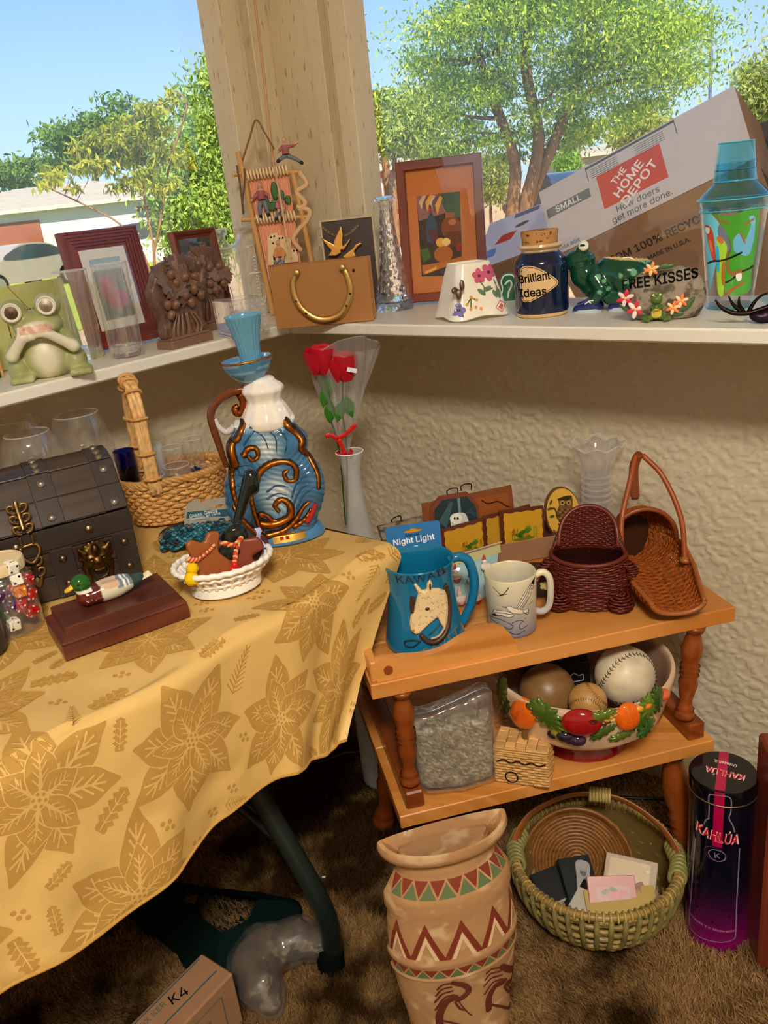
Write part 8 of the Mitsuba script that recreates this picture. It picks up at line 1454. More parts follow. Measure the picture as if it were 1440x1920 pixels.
# fruit bowl
q = lz_(1092, 1378); s = mpp(q); zr = (ztop(q, 1238) - LZ) / s; t = thing('fruit_bowl', 'large painted ceramic bowl with raised fruit and pumpkins on the lower shelf', 'bowl')
with at(q, face(q), s=s):
    rp = [(0, 0), (80, 0), (84, 4), (82, 14), (74, 26), (84, 38), (116, 52), (144, 78), (158, zr - 26), (163, zr - 6), (161, zr), (155, zr), (150, zr - 10), (138, 84), (108, 60), (60, 44), (0, 42)]
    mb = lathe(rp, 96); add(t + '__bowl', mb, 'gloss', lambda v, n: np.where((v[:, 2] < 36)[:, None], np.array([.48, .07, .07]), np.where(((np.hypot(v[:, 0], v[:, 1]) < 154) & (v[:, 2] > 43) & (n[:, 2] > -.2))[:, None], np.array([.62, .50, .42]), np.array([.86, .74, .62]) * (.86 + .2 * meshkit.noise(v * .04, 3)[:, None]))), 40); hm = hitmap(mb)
    def rel(key, x, z, rx, rz, d_, c, rot=0.0, mat='gloss', shape=None, n=3):
        y = hm(np.array([[x, z]]))[0]
        while np.isnan(y): x, z = x * .985, min(z + 1.5, zr - 6); y = hm(np.array([[x, z]]))[0]
        e = 3.0; y1, y2 = hm(np.array([[x + e, z]]))[0], hm(np.array([[x, z + e]]))[0]; yaw_ = math.atan2((y1 - y) if not np.isnan(y1) else 0, e); pit = math.atan2((y2 - y) if not np.isnan(y2) else 0, e)
        m = trimesh.creation.icosphere(n, 1.0); v = np.asarray(m.vertices) * [rx, d_, rz]; v = v if shape is None else shape(v, rx, rz); return add(key, mv(tm(v, m.faces), (x, y, z), yaw_, 0.0, rot), mat, c, smooth=True)
    B2 = lambda x, y: onto(900 + x / 3.79, 1180 + y / 3.79, hm, -120)
    def ribs(v, rx, rz): k = 1 + .10 * np.cos(7 * v[:, 0] / rx * 1.4); return v * np.stack([np.ones(len(v)), k, np.ones(len(v))], 1)
    for x, y, rx, rz, rot in ((310, 595, 26, 34, .45), (1050, 620, 22, 27, -.25)):
        o = B2(x, y); rel(t + '__pumpkin', o[0], o[1], rx, rz, 11, (.86, .38, .08), rot, shape=ribs)
    o = B2(350, 490); rel(t + '__pumpkin_stem', o[0], o[1], 9, 3.5, 6, (.22, .24, .10), .3)
    o = B2(720, 660); rel(t + '__apple', o[0], o[1], 33, 25, 14, (.56, .07, .08)); o = B2(800, 632); rel(t + '__apple_dimple', o[0], o[1], 9, 3, 15, (.28, .05, .05), .2)
    def leafs(v, rx, rz): k = 1 + .22 * np.sin(11 * np.arctan2(v[:, 2] / rz, v[:, 0] / rx)); return v * np.stack([k, np.ones(len(v)), k], 1)
    for x, y, rx, rz, rot, c in ((470, 600, 30, 20, .6, (.24, .34, .10)), (510, 660, 28, 15, .2, (.40, .44, .16)), (540, 720, 22, 10, .9, (.56, .52, .18)), (850, 580, 26, 10, -.3, (.34, .40, .12)), (880, 720, 24, 9, -.6, (.22, .30, .10)), (1010, 745, 22, 9, -.2, (.30, .36, .12)), (1150, 600, 18, 26, .2, (.24, .36, .10)), (1200, 540, 20, 22, -.3, (.36, .44, .14)), (1270, 470, 16, 24, -.2, (.20, .30, .10)), (1180, 690, 20, 16, -.5, (.18, .34, .14)), (180, 520, 14, 30, .5, (.18, .22, .08)), (140, 430, 12, 30, .3, (.24, .24, .08)), (120, 380, 9, 22, .3, (.16, .20, .08)), (430, 560, 18, 12, .3, (.30, .38, .12))): o = B2(x, y); rel(t + '__vine_leaf', o[0], o[1], rx, rz, 6, c, rot, shape=leafs)
    for x, y, r_, c in ((900, 640, 5, (.72, .52, .2)), (925, 620, 5, (.80, .62, .3)), (950, 605, 5, (.80, .56, .2)), (880, 665, 5, (.3, .16, .08)), (915, 650, 4, (.3, .16, .08)), (940, 640, 4, (.86, .7, .4)), (1190, 470, 7, (.86, .46, .14)), (1240, 570, 7, (.86, .5, .2)), (1130, 560, 6, (.86, .6, .2)), (1330, 320, 10, (.80, .36, .24)), (640, 775, 10, (.16, .10, .20)), (600, 750, 12, (.14, .10, .18)), (690, 780, 12, (.20, .12, .22)), (520, 745, 8, (.14, .08, .1))): o = B2(x, y); rel(t + '__berry', o[0], o[1], r_ * 1.3, r_, r_, c, n=2)
    for x, y in ((620, 812), (735, 858), (955, 822), (850, 830)): o = L2(900 + x / 3.79, 1180 + y / 3.79, -82); o = (o[0], max(o[1], 6)); rel(t + '__dot', o[0], o[1], 7, 5.5, 3, (.86, .70, .60), n=2)
    bm = MS[-1].copy()
def inbowl(x, y, z): return (bm @ np.array([x, y, z, 1.0]))[:3]
def ballat(name, lab, px, py, rpx, rad, col, yb, stitches, rot):
    A_ = np.linalg.inv(bm); o = A_[:3, :3] @ EYE + A_[:3, 3]; d = A_[:3, :3] @ ray(px, py); c = (bm @ np.append(o + d * ((yb - o[1]) / d[1]), 1))[:3]; r = rpx * mpp(c); t = thing(name, lab, 'ball')
    with at(c, face(c) + rot[0], rot[1], rot[2], s=r):
        add(t + '__cover', trimesh.creation.icosphere(4, 1.0), 'satin', lambda v, n: np.array(col) * (.80 + .32 * meshkit.fbm(v * 2.6, 3, int(rpx))[:, None]), smooth=True)
        if stitches:
            th = np.linspace(0, 2 * np.pi, 97)[:-1]; a_, b_ = .44, .30; x = np.cos(th) + .0; sm = np.stack([(1 - a_) * np.cos(th) + a_ * np.cos(3 * th), (1 - a_) * np.sin(th) - a_ * np.sin(3 * th), 2 * math.sqrt(a_ * (1 - a_)) * np.sin(2 * th)], 1); sm /= np.linalg.norm(sm, axis=1, keepdims=True); tn = np.roll(sm, -1, 0) - np.roll(sm, 1, 0); tn /= np.linalg.norm(tn, axis=1, keepdims=True); bn = np.cross(sm, tn)
            ms = []
            for p, t_, b in zip(sm, tn, bn):
                for sg in (1, -1): ms.append(tube([1.006 * p, 1.004 * (p + b * sg * .085 + t_ * .045) / np.linalg.norm(p + b * sg * .085 + t_ * .045)], .013, 5))
            stuff(add(t + '__stitching', cat(*ms), 'matte', stitches, smooth=True)); add(t + '__seam', tube(sm * 1.002, .008, 5, True), 'matte', (.45, .36, .28), smooth=True)
ballat('softball', 'white softball with dark stitching in the fruit bowl', 1172, 1266, 56, 0, (.84, .78, .66), 6, (.12, .10, .10), (.5, .5, .9)); ballat('softball', 'worn brown softball in the fruit bowl', 1026, 1296, 52, 0, (.52, .38, .22), -22, None, (0, 0, 0)); ballat('baseball', 'small yellowed baseball between the two larger balls in the bowl', 1102, 1316, 36, 0, (.72, .54, .30), -62, (.40, .20, .10), (.2, 1.0, .4))
c = inbowl(-40, 66, 46); t = thing('navy_box', 'dark navy box with a white line drawing standing in the fruit bowl', 'box')
with at(c, face(c, 10), -.15, .0, s=s): add(t + '__box', box(-62, 60, 0, 34, 0, 64, 2), 'satin', (.035, .04, .07), smooth=False); add(t + '__panel', stand(ext(Polygon([(-40, 44), (30, 52), (30, 56), (-40, 50)]), .4)), 'satin', (.16, .09, .08), smooth=False); flatpic(t + '__outline', stroke([(10, 20), (14, 34), (22, 34), (28, 40), (38, 34), (46, 36), (46, 24), (10, 20)], .9, smooth=False), (.70, .72, .76), y=-.2, depth=.3)
# ================================================================ things on the floor
def wrapdec(key, g, rad, r0, col, off=.0006, edge=.008, mat='satin'):
    """flat shape in (arc at radius r0, height) laid round a turned body rad(z), centred on local -y"""
    pv, pf, o = [], [], 0
    for x in parts_of(g):
        v, f = trimesh.creation.triangulate_polygon(x, engine='earcut'); v, f = trimesh.remesh.subdivide_to_size(np.c_[v, np.zeros(len(v))], f, edge, max_iter=10); pv.append(v[:, :2]); pf.append(f + o); o += len(v)
    p, f = np.vstack(pv), np.vstack(pf); a = p[:, 0] / r0; r = rad(p[:, 1]) + off; return add(key, tm(np.stack([r * np.sin(a), -r * np.cos(a) * .6 - .0005, p[:, 1]], 1), f), mat, col, smooth=True)
# half-round clay wall vase
q = P(872, 1985, 0); zr = ztop(q, 1548); s_r = mpp(up(q, zr)); yw = lyaw(P(700, 1572, zr), P(942, 1508, zr)); t = thing('clay_vase', 'half-round terracotta wall vase with painted zigzag bands in front of the shelf', 'vase')
with at(q, yw):
    fq = q + np.array([math.sin(yw), -math.cos(yw), 0]) * .056; Zc = lambda y: ztop(q, y) if y < 1563 else ztop(fq, y); S_ = lambda y: mpp(up(q, ztop(q, y)))
    R_ = lambda y, w: w * S_(y)
    prof = [(0, 0), (R_(1985, 84), 0), (R_(1930, 98), Zc(1930)), (R_(1860, 112), Zc(1870)), (R_(1820, 117), Zc(1834)), (R_(1816, 121), Zc(1832)), (R_(1816, 121), Zc(1829)), (R_(1812, 118), Zc(1826)), (R_(1808, 119), Zc(1809)), (R_(1806, 124), Zc(1806)), (R_(1800, 124), Zc(1797)), (R_(1800, 120), Zc(1793)), (R_(1740, 120), Zc(1750)), (R_(1705, 117), Zc(1722)), (R_(1700, 122), Zc(1717)), (R_(1680, 121), Zc(1695)), (R_(1676, 116), Zc(1688)), (R_(1640, 98), Zc(1660)), (R_(1632, 93), Zc(1655)), (R_(1626, 96), Zc(1649)), (R_(1620, 92), Zc(1642)), (R_(1600, 85), Zc(1622)), (R_(1580, 90), zr - .030), (R_(1575, 112), zr - .022), (R_(1570, 124), zr - .016), (R_(1560, 127), zr - .008), (R_(1550, 125), zr), (R_(1550, 116), zr), (R_(1555, 104), zr - .008), (R_(1580, 80), zr - .03), (R_(1620, 84), zr - .07), (R_(1760, 106), zr - .2), (0, zr - .3)]
    half = lambda th, r, z: (r, z)
    m = lathe(prof, 96); v = np.array(m.vertices); v[:, 1] = np.where(v[:, 1] > 0, np.where(np.hypot(v[:, 0], v[:, 1]) > 0, v[:, 1] * .10, 0), v[:, 1] * .6)
    add(t + '__body', tm(v, m.faces), 'clay', None, 40)
    pz = np.array([p[1] for p in prof[1:21]]); pr_ = np.array([p[0] for p in prof[1:21]]); o_ = np.argsort(pz); rad = lambda z: np.interp(z, pz[o_], pr_[o_])
    red, grn, crm = (.48, .20, .14), (.36, .42, .28), (.86, .74, .58)
    for zt_, zb_, n_ in ((Zc(1657), Zc(1686), 9), (Zc(1810), Zc(1827), 11)):
        r0 = rad(np.array([(zt_ + zb_) / 2]))[0]; w = np.pi * r0 * .94 / n_
        for i in range(n_):
            x = (i - n_ / 2 + .5) * w; g = Polygon([(x - w * .44, zt_ - .001), (x + w * .44, zt_ - .001), (x, zb_ + (zt_ - zb_) * .16)]); wrapdec(t + '__red_triangle', g, rad, r0, red)
            if i < n_ - 1: x += w / 2; wrapdec(t + '__green_triangle', Polygon([(x - w * .44, zb_ + .001), (x + w * .44, zb_ + .001), (x, zt_ - (zt_ - zb_) * .16)]), rad, r0, grn)
    zt_, zb_ = Zc(1726), Zc(1792); r0 = rad(np.array([(zt_ + zb_) / 2]))[0]
    for i in range(5):
        x = (i - 2) * np.pi * r0 * .9 / 5; w = .028; a = Polygon([(x - w, zb_), (x, zt_), (x + w, zb_), (x + w * .66, zb_), (x, zt_ - (zt_ - zb_) * .30), (x - w * .66, zb_)]); wrapdec(t + '__chevron', a, rad, r0, red, .0010); b = Polygon([(x - w * .62, zb_), (x, zt_ - (zt_ - zb_) * .33), (x + w * .62, zb_), (x + w * .42, zb_), (x, zt_ - (zt_ - zb_) * .52), (x - w * .42, zb_)]); wrapdec(t + '__chevron_line', b, rad, r0, crm, .0010)
    hm = hitmap(tm(v, m.faces)); K9 = lambda x, y: onto(680 + x / 4.175, 1460 + y / 4.175, hm, -.06)
    brn = (.40, .20, .15)
    for dx, dy, sc, fl in ((0, 0, 1, 1), (385, -125, 1, 1)):
        tr = lambda pts: [K9(560 + (x - 560) * sc + dx, 1700 + (y - 1700) * sc + dy) for x, y in pts]
        st = [([(700, 1585), (800, 1610), (825, 1650), (780, 1700), (740, 1720)], 26), ([(690, 1590), (620, 1605), (580, 1640)], 9), ([(690, 1620), (615, 1640), (570, 1690)], 9), ([(700, 1650), (620, 1675), (560, 1740)], 9), ([(705, 1680), (630, 1710), (565, 1800)], 9), ([(720, 1700), (650, 1740), (600, 1830), (600, 1920)], 30), ([(740, 1720), (800, 1800), (850, 1840)], 6), ([(720, 1740), (760, 1790), (800, 1800)], 10), ([(610, 1880), (700, 1900), (800, 1925)], 12)]
        for pth, w in st:
            p_ = dec(t + '__raised_figure', stroke(tr(pth), w * s_r / 4.175 * 1.0), hm, brn, .006, .0026)
# round basket with an arched handle
q = P(1118, 1705, 0); s = mpp(q); t = thing('round_basket', 'round splint basket with a bent hoop handle on the carpet', 'basket'); zb = (ztop(q, 1605)) / s
with at(q, face(q), s=s):
    rx = 146
    def rb(u, v): a = 2 * np.pi * u; w = np.sin(np.clip(v, 0, 1) * np.pi / 2) ** .75; r = rx * (.50 + .50 * w); return np.stack([r * np.cos(a), r * .96 * np.sin(a), 4 + (zb - 4) * v ** 1.25], 1)
    stuff(add(t + '__woven_wall', weave(rb, 40, 13, 5.0, 3.0, per=4, sides=6, jit=.004, seed=5), 'satin', lambda v, n: np.array([.55, .46, .26]) * (.72 + .5 * meshkit.noise(v * .10, 2)[:, None]), smooth=True))
    stuff(add(t + '__ribs', cat(*[tube(rb(np.full(10, k / 40), np.linspace(.02, 1.0, 10)) * [1.045, 1.045, 1], 4.8, 6) for k in range(40)]), 'satin', lambda v, n: np.array([.50, .46, .28]) * (.75 + .5 * meshkit.noise(v * .08, 3)[:, None]), smooth=True))
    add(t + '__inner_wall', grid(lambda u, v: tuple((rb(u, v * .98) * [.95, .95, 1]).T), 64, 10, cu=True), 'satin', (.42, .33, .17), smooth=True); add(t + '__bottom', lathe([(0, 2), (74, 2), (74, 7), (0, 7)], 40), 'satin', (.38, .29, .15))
    rr = rb(np.linspace(0, 1, 161)[:-1], np.ones(160)); add(t + '__rim', cat(tube(rr + [0, 0, 2], 6.5, 8, True)), 'satin', (.58, .46, .24), smooth=True)
    wr_ = []
    for k in range(0, 160, 2): p = rr[k] + [0, 0, 2]; d_ = p / np.linalg.norm(p[:2]) * [1, 1, 0]; wr_.append(tube([p + d_ * 8 * math.cos(a) + np.array([0, 0, 8 * math.sin(a)]) for a in np.linspace(0, 6.283, 11)[:-1]], 2.6, 5, True))
    stuff(add(t + '__rim__lashing', cat(*wr_), 'satin', lambda v, n: np.array([.56, .48, .28]) * (.7 + .6 * meshkit.noise(v * .06, 4)[:, None]), smooth=True))
    ht = L2(1128, 1497, 60)[1]; hh = spl([(-rx * .98, 0, zb - 26), (-rx * 1.0, 6, zb + 8), (-rx * .80, 40, zb + (ht - zb) * .62), (-rx * .36, 64, ht - 4), (8, 70, ht), (rx * .42, 62, ht - 8), (rx * .82, 36, zb + (ht - zb) * .50), (rx * 1.0, 4, zb + 4), (rx * .98, 0, zb - 26)], 80); add(t + '__hoop_handle', tube(hh, 10, 8, flat=.32, up=(0, 1, .6)), 'satin', (.52, .30, .11), smooth=True)
    add(t + '__hoop_handle__wrapping', cat(*[tube([hh[40 + k] + 11.5 * np.array([0, math.cos(a), math.sin(a)]) for a in np.linspace(0, 6.283, 13)[:-1]], 3.2, 6, True) for k in range(-3, 4)]), 'satin', (.66, .58, .34), smooth=True)
    for sx in (-1, 1): add(t + '__side_lashing', cat(*[tube([(sx * (rx * 1.0 - 2 * abs(k)) + 13 * math.cos(a), k * 9 + 4 * math.sin(a), zb + 14 * math.sin(a)) for a in np.linspace(0, 6.283, 15)[:-1]], 4.2, 6, True) for k in range(-4, 5)]), 'satin', (.50, .48, .28), smooth=True)
    rbm = MS[-1].copy()
# coiled mat basket leaning inside
MS.append(rbm @ M4((-34, 54, 58), .10, 1.02)); t = thing('coiled_basket', 'shallow coiled straw basket leaning inside the round basket', 'basket')
co = []
for r_ in np.arange(7, 92, 6.4): co.append(tube([(r_ * math.cos(a), r_ * math.sin(a), 0 + .0 * r_) for a in np.linspace(0, 6.283, 61)[:-1]], 4.0, 6, True))
for j in range(4): co.append(tube([((92 + 3 * j) * math.cos(a), (92 + 3 * j) * math.sin(a), 6 * j) for a in np.linspace(0, 6.283, 61)[:-1]], 4.2, 6, True))
stuff(add(t + '__coils', cat(*co), 'satin', lambda v, n: np.array([.50, .32, .13]) * (.7 + .55 * meshkit.noise(v * .35, 2)[:, None]), smooth=True)); add(t + '__stray_straw', tube([(50, 30, 6), (72, -10, 10)], 2.2, 6), 'satin', (.58, .40, .2), smooth=True)
MS.pop()
def bx(name, lab, pos, dims, col, yaw=0, pitch=0, roll=0, cat_='box', faces=(), mat='satin', partname='case'):
    MS.append(rbm @ M4(pos, yaw, pitch, roll)); t = thing(name, lab, cat_); x, y, z = dims; add(t + '__' + partname, box(-x / 2, x / 2, -y / 2, y / 2, 0, z, 1.0), mat, col, smooth=False)
    for nm, g, c in faces: add(t + '__' + nm, mv(ext(g, .5), (0, 0, z)), 'satin', c, smooth=False)
    MS.pop(); return t
rc = lambda x0, x1, y0, y1: Polygon([(x0, y0), (x1, y0), (x1, y1), (x0, y1)])
bx('cassette_box', 'dark cassette case with a pale striped label in the round basket, leftmost', (-68, -26, 44), (66, 104, 16), (.07, .08, .10), .55, .42, -.1, faces=[('label', rc(-26, 26, -46, -8), (.62, .62, .58)), ('label_line', union_all([rc(-24, 24, -40 + 9 * k, -38.6 + 9 * k) for k in range(4)]), (.2, .22, .24))])
bx('cassette_box', 'dark cassette case with a grey picture leaning in the round basket', (-32, -4, 66), (62, 84, 14), (.06, .09, .10), .35, .55, .1, faces=[('picture', poly([(-10, -30), (24, -28), (20, 0), (26, 26), (4, 34), (-4, 8)], 30), (.60, .60, .60)), ('spot', union_all([ellp(8, -16, 7, 6), ellp(10, 12, 6, 7)]), (.12, .12, .13))])
bx('cassette_box', 'dark case with a white inlay at the front of the round basket', (-24, -48, 54), (56, 88, 12), (.07, .08, .10), -.5, .30, 0, faces=[('label', rc(-18, 22, -36, 26), (.76, .72, .68))])
t = bx('card_box', 'small cream open card box in the round basket', (44, -46, 46), (124, 62, 30), (.74, .64, .38), .18, .25, -.05, partname='carton')
bx('card_pack', 'pink card pack with a flower picture in the cream card box', (26, -22, 74), (84, 44, 20), (.74, .50, .48), .15, .75, 0, 'cards', faces=[('picture', rc(-28, 30, -18, 4), (.72, .56, .56)), ('leaf', union_all([ellp(-12, -4, 8, 4, 20), ellp(2, -1, 7, 4, -20)]), (.28, .44, .16)), ('flower', union_all([ellp(6, -10, 14, 6), ellp(18, -7, 9, 5)]), (.80, .44, .52))])
bx('card_pack', 'clear plastic case with a pale card at the back of the cream box', (62, 8, 76), (92, 66, 14), (.70, .62, .54), -.2, .62, 0, 'cards', faces=[('card', rc(-38, 34, -16, 26), (.80, .72, .60)), ('red_edge', rc(16, 36, -30, -18), (.62, .12, .14)), ('clip', union_all([ellp(22, 22, 4, 3), ellp(30, 14, 4, 3)]), (.9, .88, .84))])
bx('card_pack', 'crumpled pale wrapper behind the cream card box', (92, -26, 62), (40, 60, 10), (.66, .52, .46), .6, .5, .3, 'wrapper')
# black tin
q = P(1342, 1742, 0); s = mpp(q); t = thing('liquor_tin', 'tall dark round tin with pink lettering and a bottle outline', 'tin'); Hk = ztop(q, 1436) / s
with at(q, face(q), s=s):
    r = 54; sh = .97 * Hk
    mt = lathe([(0, 0), (r, 0), (r + 1, 2), (r, 4), (r, sh - 26), (0, sh - 26)], 72); 
    mt = grid(lambda u, v: (r * np.sin(u * 6.2832), -r * np.cos(u * 6.2832), v * (sh - 25)), 96, 40, cu=True); add(t + '__body', mt, 'plastic', lambda v, n: (lambda k: np.array([.46, .04, .34]) * (1 - k) + np.array([.020, .030, .095]) * k)(np.clip((v[:, 2] / sh - .08) / .36, 0, 1)[:, None]), smooth=True)
    add(t + '__bottom_rim', lathe([(0, 0), (r + 1.2, 0), (r + 1.6, 3), (r + .2, 6)], 72), 'plastic', (.42, .04, .30))
    ld = add(t + '__lid', lathe([(r - 1, sh - 30), (r + 2.2, sh - 28), (r + 2.2, sh - 4), (r, sh), (0, sh)], 72), 'plastic', (.030, .034, .060), 50); add(t + '__lid__edge', tube([((r + 2.6) * math.cos(a), (r + 2.6) * math.sin(a), sh - 29) for a in np.linspace(0, 6.283, 73)[:-1]], 1.4, 6, True), 'metal', (.62, .56, .46), smooth=True)
    hm = hitmap(cat(mt, lathe([(r + 2.2, sh - 30), (r + 2.2, sh)], 72))); T9 = lambda x, y: onto(1240 + x / 4.175, 1380 + y / 4.175, hm, -50); pink = (.66, .04, .26)
    x0, x1 = T9(413, 500)[0], T9(495, 500)[0]; dec(t + '__ribbon', rc(x0, x1, T9(440, 870)[1], sh - .5), hm, pink, 6, .5, 'plastic'); add(t + '__ribbon', tm([[x0, -r * .97, sh + .5], [x1, -r * .97, sh + .5], [x1 + 4, r * .97, sh + .5], [x0 + 4, r * .97, sh + .5]], [[0, 1, 2], [0, 2, 3]]), 'plastic', pink, smooth=False)
    wl = (.50, .46, .56)
    dec(t + '__bottle_outline', strokes([[T9(*p) for p in l] for l in ([(370, 640), (375, 560), (372, 470), (400, 458), (500, 470), (545, 495), (545, 590), (530, 640), (560, 700), (575, 750)], [(375, 640), (345, 660), (335, 690)], [(268, 800), (250, 1000), (232, 1250), (218, 1460), (260, 1540), (380, 1600), (500, 1610), (570, 1585), (582, 1530), (590, 1300), (605, 1050), (612, 880)])], 1.0), hm, wl, 5, .6, 'plastic')
    o = T9(440, 800)
    for h_, b_, c_, of in ((20, True, (.92, .70, .72), .5), (18.5, False, (.74, .07, .16), 1.1)): dtxt(t + '__lettering', 'KAHLÚA', h_, o[0], o[1] + 3, hm, c_, .5, of, .64, -.10, bold=b_)
    o = T9(437, 935); e_ = ellp(*o, 14, 12, -10); dec(t + '__medallion', e_.buffer(.8).difference(e_.buffer(-.9)), hm, wl, 4, .6, 'plastic'); e_ = ellp(o[0] - 4, o[1] + 2, 17, 14, -10); dec(t + '__medallion', e_.buffer(.5).difference(e_.buffer(-.5)), hm, (.42, .20, .32), 4, .6, 'plastic'); dtxt(t + '__medallion', 'K', 11, o[0], o[1], hm, wl, .4, .5, 1.1, .1, bold=False)
    o = T9(390, 1505); dtxt(t + '__lettering', 'Unleash it in Moderation', 5.2, o[0], o[1], hm, (.70, .46, .62), .3, .4, 1.0, -.05, bold=False)
    for x, y in ((395, 1345), (280, 1335), (400, 1455), (535, 1410), (530, 1300), (400, 1215)): dec(t + '__dot', ellp(*T9(x, y), 2.0, 2.4), hm, (.10, .01, .10), 3, .6, 'plastic')
    for s_, h_, y_, c_, z_, bo in (('KAHLÚA', 14.5, 2, (.92, .72, .74), .5, True), ('KAHLÚA', 13, 2, (.78, .08, .18), .9, False), ('Unleash it.', 7, 30, (.82, .78, .70), .5, True)):
        m = txt(s_, h_, .3, bo, squeeze=.8); add(ld + '__lettering', mv(mv(m, (0, -h_ / 2, 0)), (2, y_ - 8, sh + z_), math.pi - .16), 'plastic', c_, smooth=False)
# wooden furniture post at the right edge
q = P(1446, 1800, 0); t = thing('furniture_post', 'red-brown wooden furniture post at the right edge', 'post')
with at(q, face(q, 20)): add(t + '__post', box(-.028, .05, -.02, .05, 0, .42, .004), 'cherry', smooth=False, uv=planar((0, 0, 1), (1, .7, 0))); add(t + '__groove', box(-.012, -.009, -.0205, -.019, 0, .42, .0002), 'cherry', smooth=False, uv=planar((0, 0, 1), (1, .7, 0)))
# cables
one('cable', 'thick dark cable looped on the carpet behind the tin', 'cable', tube(spl([P(1460, 1535, .012), P(1418, 1548, .012), P(1406, 1568, .012), P(1420, 1590, .012), P(1470, 1612, .012)], 30), .0075, 8), 'satin', (.06, .10, .10), smooth=True)
one('cable', 'thin black cable lying on the carpet beside the shelf leg', 'cable', tube(spl([P(560, 1428, .014), P(600, 1428, .014), P(626, 1420, .014), P(650, 1412, .014), P(690, 1412, .014), P(760, 1430, .014), P(900, 1460, .014), P(1100, 1490, .014), P(1290, 1500, .014)], 60), .0035, 7), 'satin', (.04, .04, .04), smooth=True)
# cardboard box on the floor
zc = .115; A, B = P(225, 1938, zc), P(378, 1786, zc); C2 = P(410, 1852, zc)
t = thing('shipping_carton', 'brown shipping carton marked K4 on the floor under the table', 'carton'); ex = (B - A) / np.linalg.norm(B - A); ey = np.array([-ex[1], ex[0], 0]); wd = abs((C2 - B) @ ey); sg = np.sign((C2 - B) @ ey); Lb = .42
m = np.eye(4); m[:3, 0] = ex; m[:3, 1] = ey; m[:3, 3] = B + (0 if sg > 0 else -1) * ey * wd * 1.0; MS.append(m)
add(t + '__carton', box(-Lb, .0, 0, wd, -zc + .001, 0, .003), 'cardboard', smooth=False)
for y in (wd * .34, wd * .90): add(t + '__printed_line', box(-Lb, -.012, y, y + .0022, 0, .0005, .0001), 'matte', (.24, .32, .34), smooth=False)
def toptxt(s_, h_, x, y, c_=(.10, .10, .10), rot=0.0, b_=False): add(t + '__lettering', mv(mv(txt(s_, h_, .0003, b_), (0, -h_ / 2, 0)), (x, y, .0004), rot), 'matte', c_, smooth=False)
toptxt('K4', .018, -.075, wd * .62, (.06, .06, .07), -.25); toptxt('USA BOX KER', .010, -.14, wd * .74, (.34, .38, .36))
MS.pop()
m = np.eye(4); fn = ey * sg; m[:3, 0] = ex; m[:3, 1] = ey; m[:3, 3] = B + ey * sg * wd if sg > 0 else B - ey * wd; MS.append(m)
hy = .0004 if sg > 0 else -.0004
rcs = [((-.30, -.03), (-.022, -.020)), ((-.30, -.03), (-.090, -.088)), ((-.032, -.030), (-.090, -.020)), ((-.20, -.06), (-.045, -.043)), ((-.20, -.06), (-.070, -.068)), ((-.061, -.059), (-.070, -.043))]
for (a, b), (c_, d_) in rcs: add(t + '__printed_line', box(a, b, min(0, hy), max(0, hy), c_, d_, .0001), 'matte', (.34, .38, .36), smooth=False)
MS.pop()
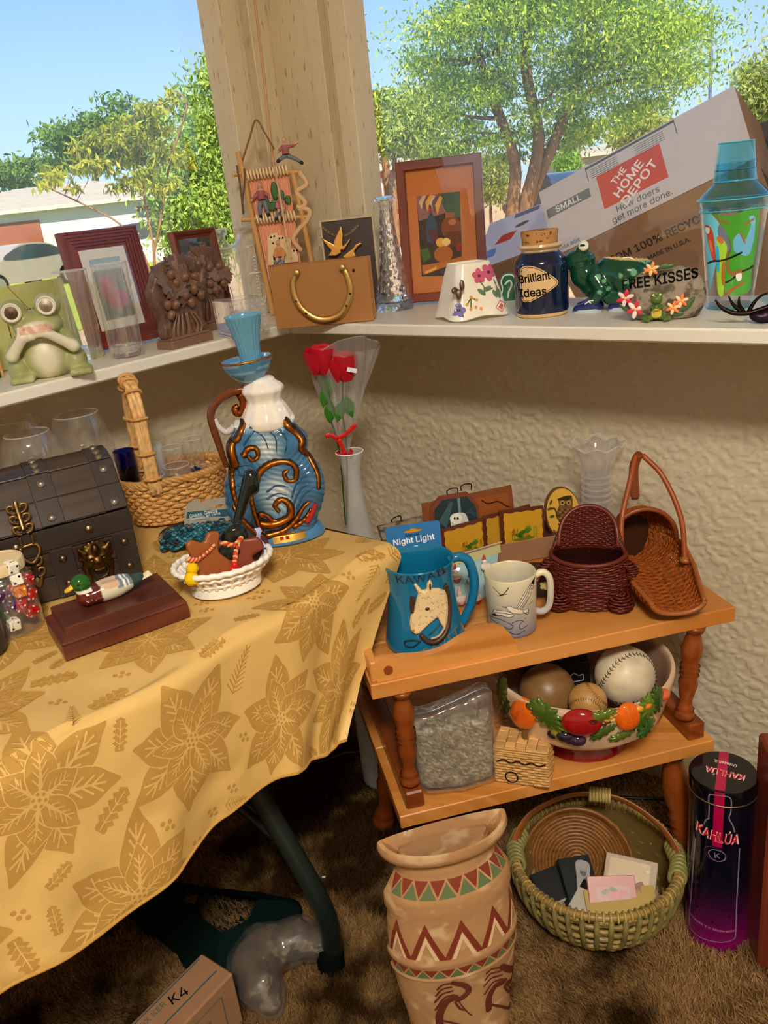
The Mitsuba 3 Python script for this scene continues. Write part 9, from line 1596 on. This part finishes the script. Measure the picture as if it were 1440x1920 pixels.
# dark green felt bundle with clear plastic bags
t = thing('felt_bundle', 'dark green felt bundle lying on the carpet under the table', 'bundle')
pts = [P(286, 1690, .03), P(345, 1700, .05), P(430, 1720, .05), P(520, 1735, .04)]; 
fo = [P(270, 1705, .0), P(300, 1690, .0), P(420, 1712, .0), P(530, 1726, .0), P(490, 1795, .0), P(420, 1830, .0), P(360, 1775, .0)]
c = np.mean(fo, 0); g = Polygon([(p - c)[:2] for p in fo]).buffer(.012)
with at(c):
    f2 = sd2(g); x0, y0, x1, y1 = g.bounds
    fbm_ = snet(lambda p: np.maximum(f2(p[:, :2]) * .5 + np.abs(p[:, 2] - .018) * .55 - .014 + .010 * (meshkit.fbm(p * np.array([22, 22, 5]), 3) - .5), .002 - p[:, 2]), (x0 - .03, y0 - .03, -.005), (x1 + .03, y1 + .03, .075), .0045); add(t + '__felt', fbm_, 'matte', (.045, .105, .095), smooth=True)
t2 = thing('plastic_bag', 'crumpled clear plastic bag with two lobes beside the folding table foot', 'bag')
L_ = [P(500, 1780, .045), P(560, 1760, .045), P(610, 1778, .030)]; L2_ = [P(470, 1805, .045), P(490, 1850, .04), P(508, 1882, .026)]; c = P(520, 1800, 0)
with at(c):
    rel_ = lambda a: np.asarray(a) - c
    bl = blob([cap(rel_(L_[0]), rel_(L_[1]), .044, .032), cap(rel_(L_[1]), rel_(L_[2]), .032, .024), cap(rel_(L2_[0]), rel_(L2_[1]), .040, .032), cap(rel_(L2_[1]), rel_(L2_[2]), .032, .022)], .010, .0042, lo=(-.2, -.2, -.01), hi=(.2, .2, .13), cut=.003, disp=lambda p: .016 * (meshkit.fbm(p * 40, 3, 9) - .5)); add(t2 + '__plastic', bl, 'clear_haze', None, smooth=True)
    ins = blob([cap(rel_(L_[0]), rel_(L_[1]), .036, .025), cap(rel_(L_[1]), rel_(L_[2]), .025, .017), cap(rel_(L2_[0]), rel_(L2_[1]), .033, .025), cap(rel_(L2_[1]), rel_(L2_[2]), .025, .016)], .010, .0045, lo=(-.2, -.2, -.01), hi=(.2, .2, .13), cut=.004); add(t2 + '__contents', ins, 'satin', lambda v, n: np.array([.30, .25, .20]) * (.7 + .6 * meshkit.noise(v * 70, 3)[:, None]), smooth=True)
one('red_scrap', 'dark red fabric scrap showing between the plastic bag lobes', 'fabric', mv(cbox(.06, .03, .03, .008), P(512, 1820, .001), .6), 'matte', (.30, .05, .05), 30)
one('paper_scrap', 'small tan paper scrap on the carpet under the table', 'paper', mv(ext(Polygon([(-.018, -.008), (.016, -.010), (.012, .010), (-.004, .004)]), .0006), P(357, 1684, .014), .4, .2), 'matte', (.58, .42, .24), smooth=False)
one('paper_scrap', 'tiny white paper crumb on the carpet beside the table leg', 'paper', mv(cbox(.007, .004, .002, .0006), P(607, 1645, .012), .7), 'matte', (.85, .82, .76), smooth=False)
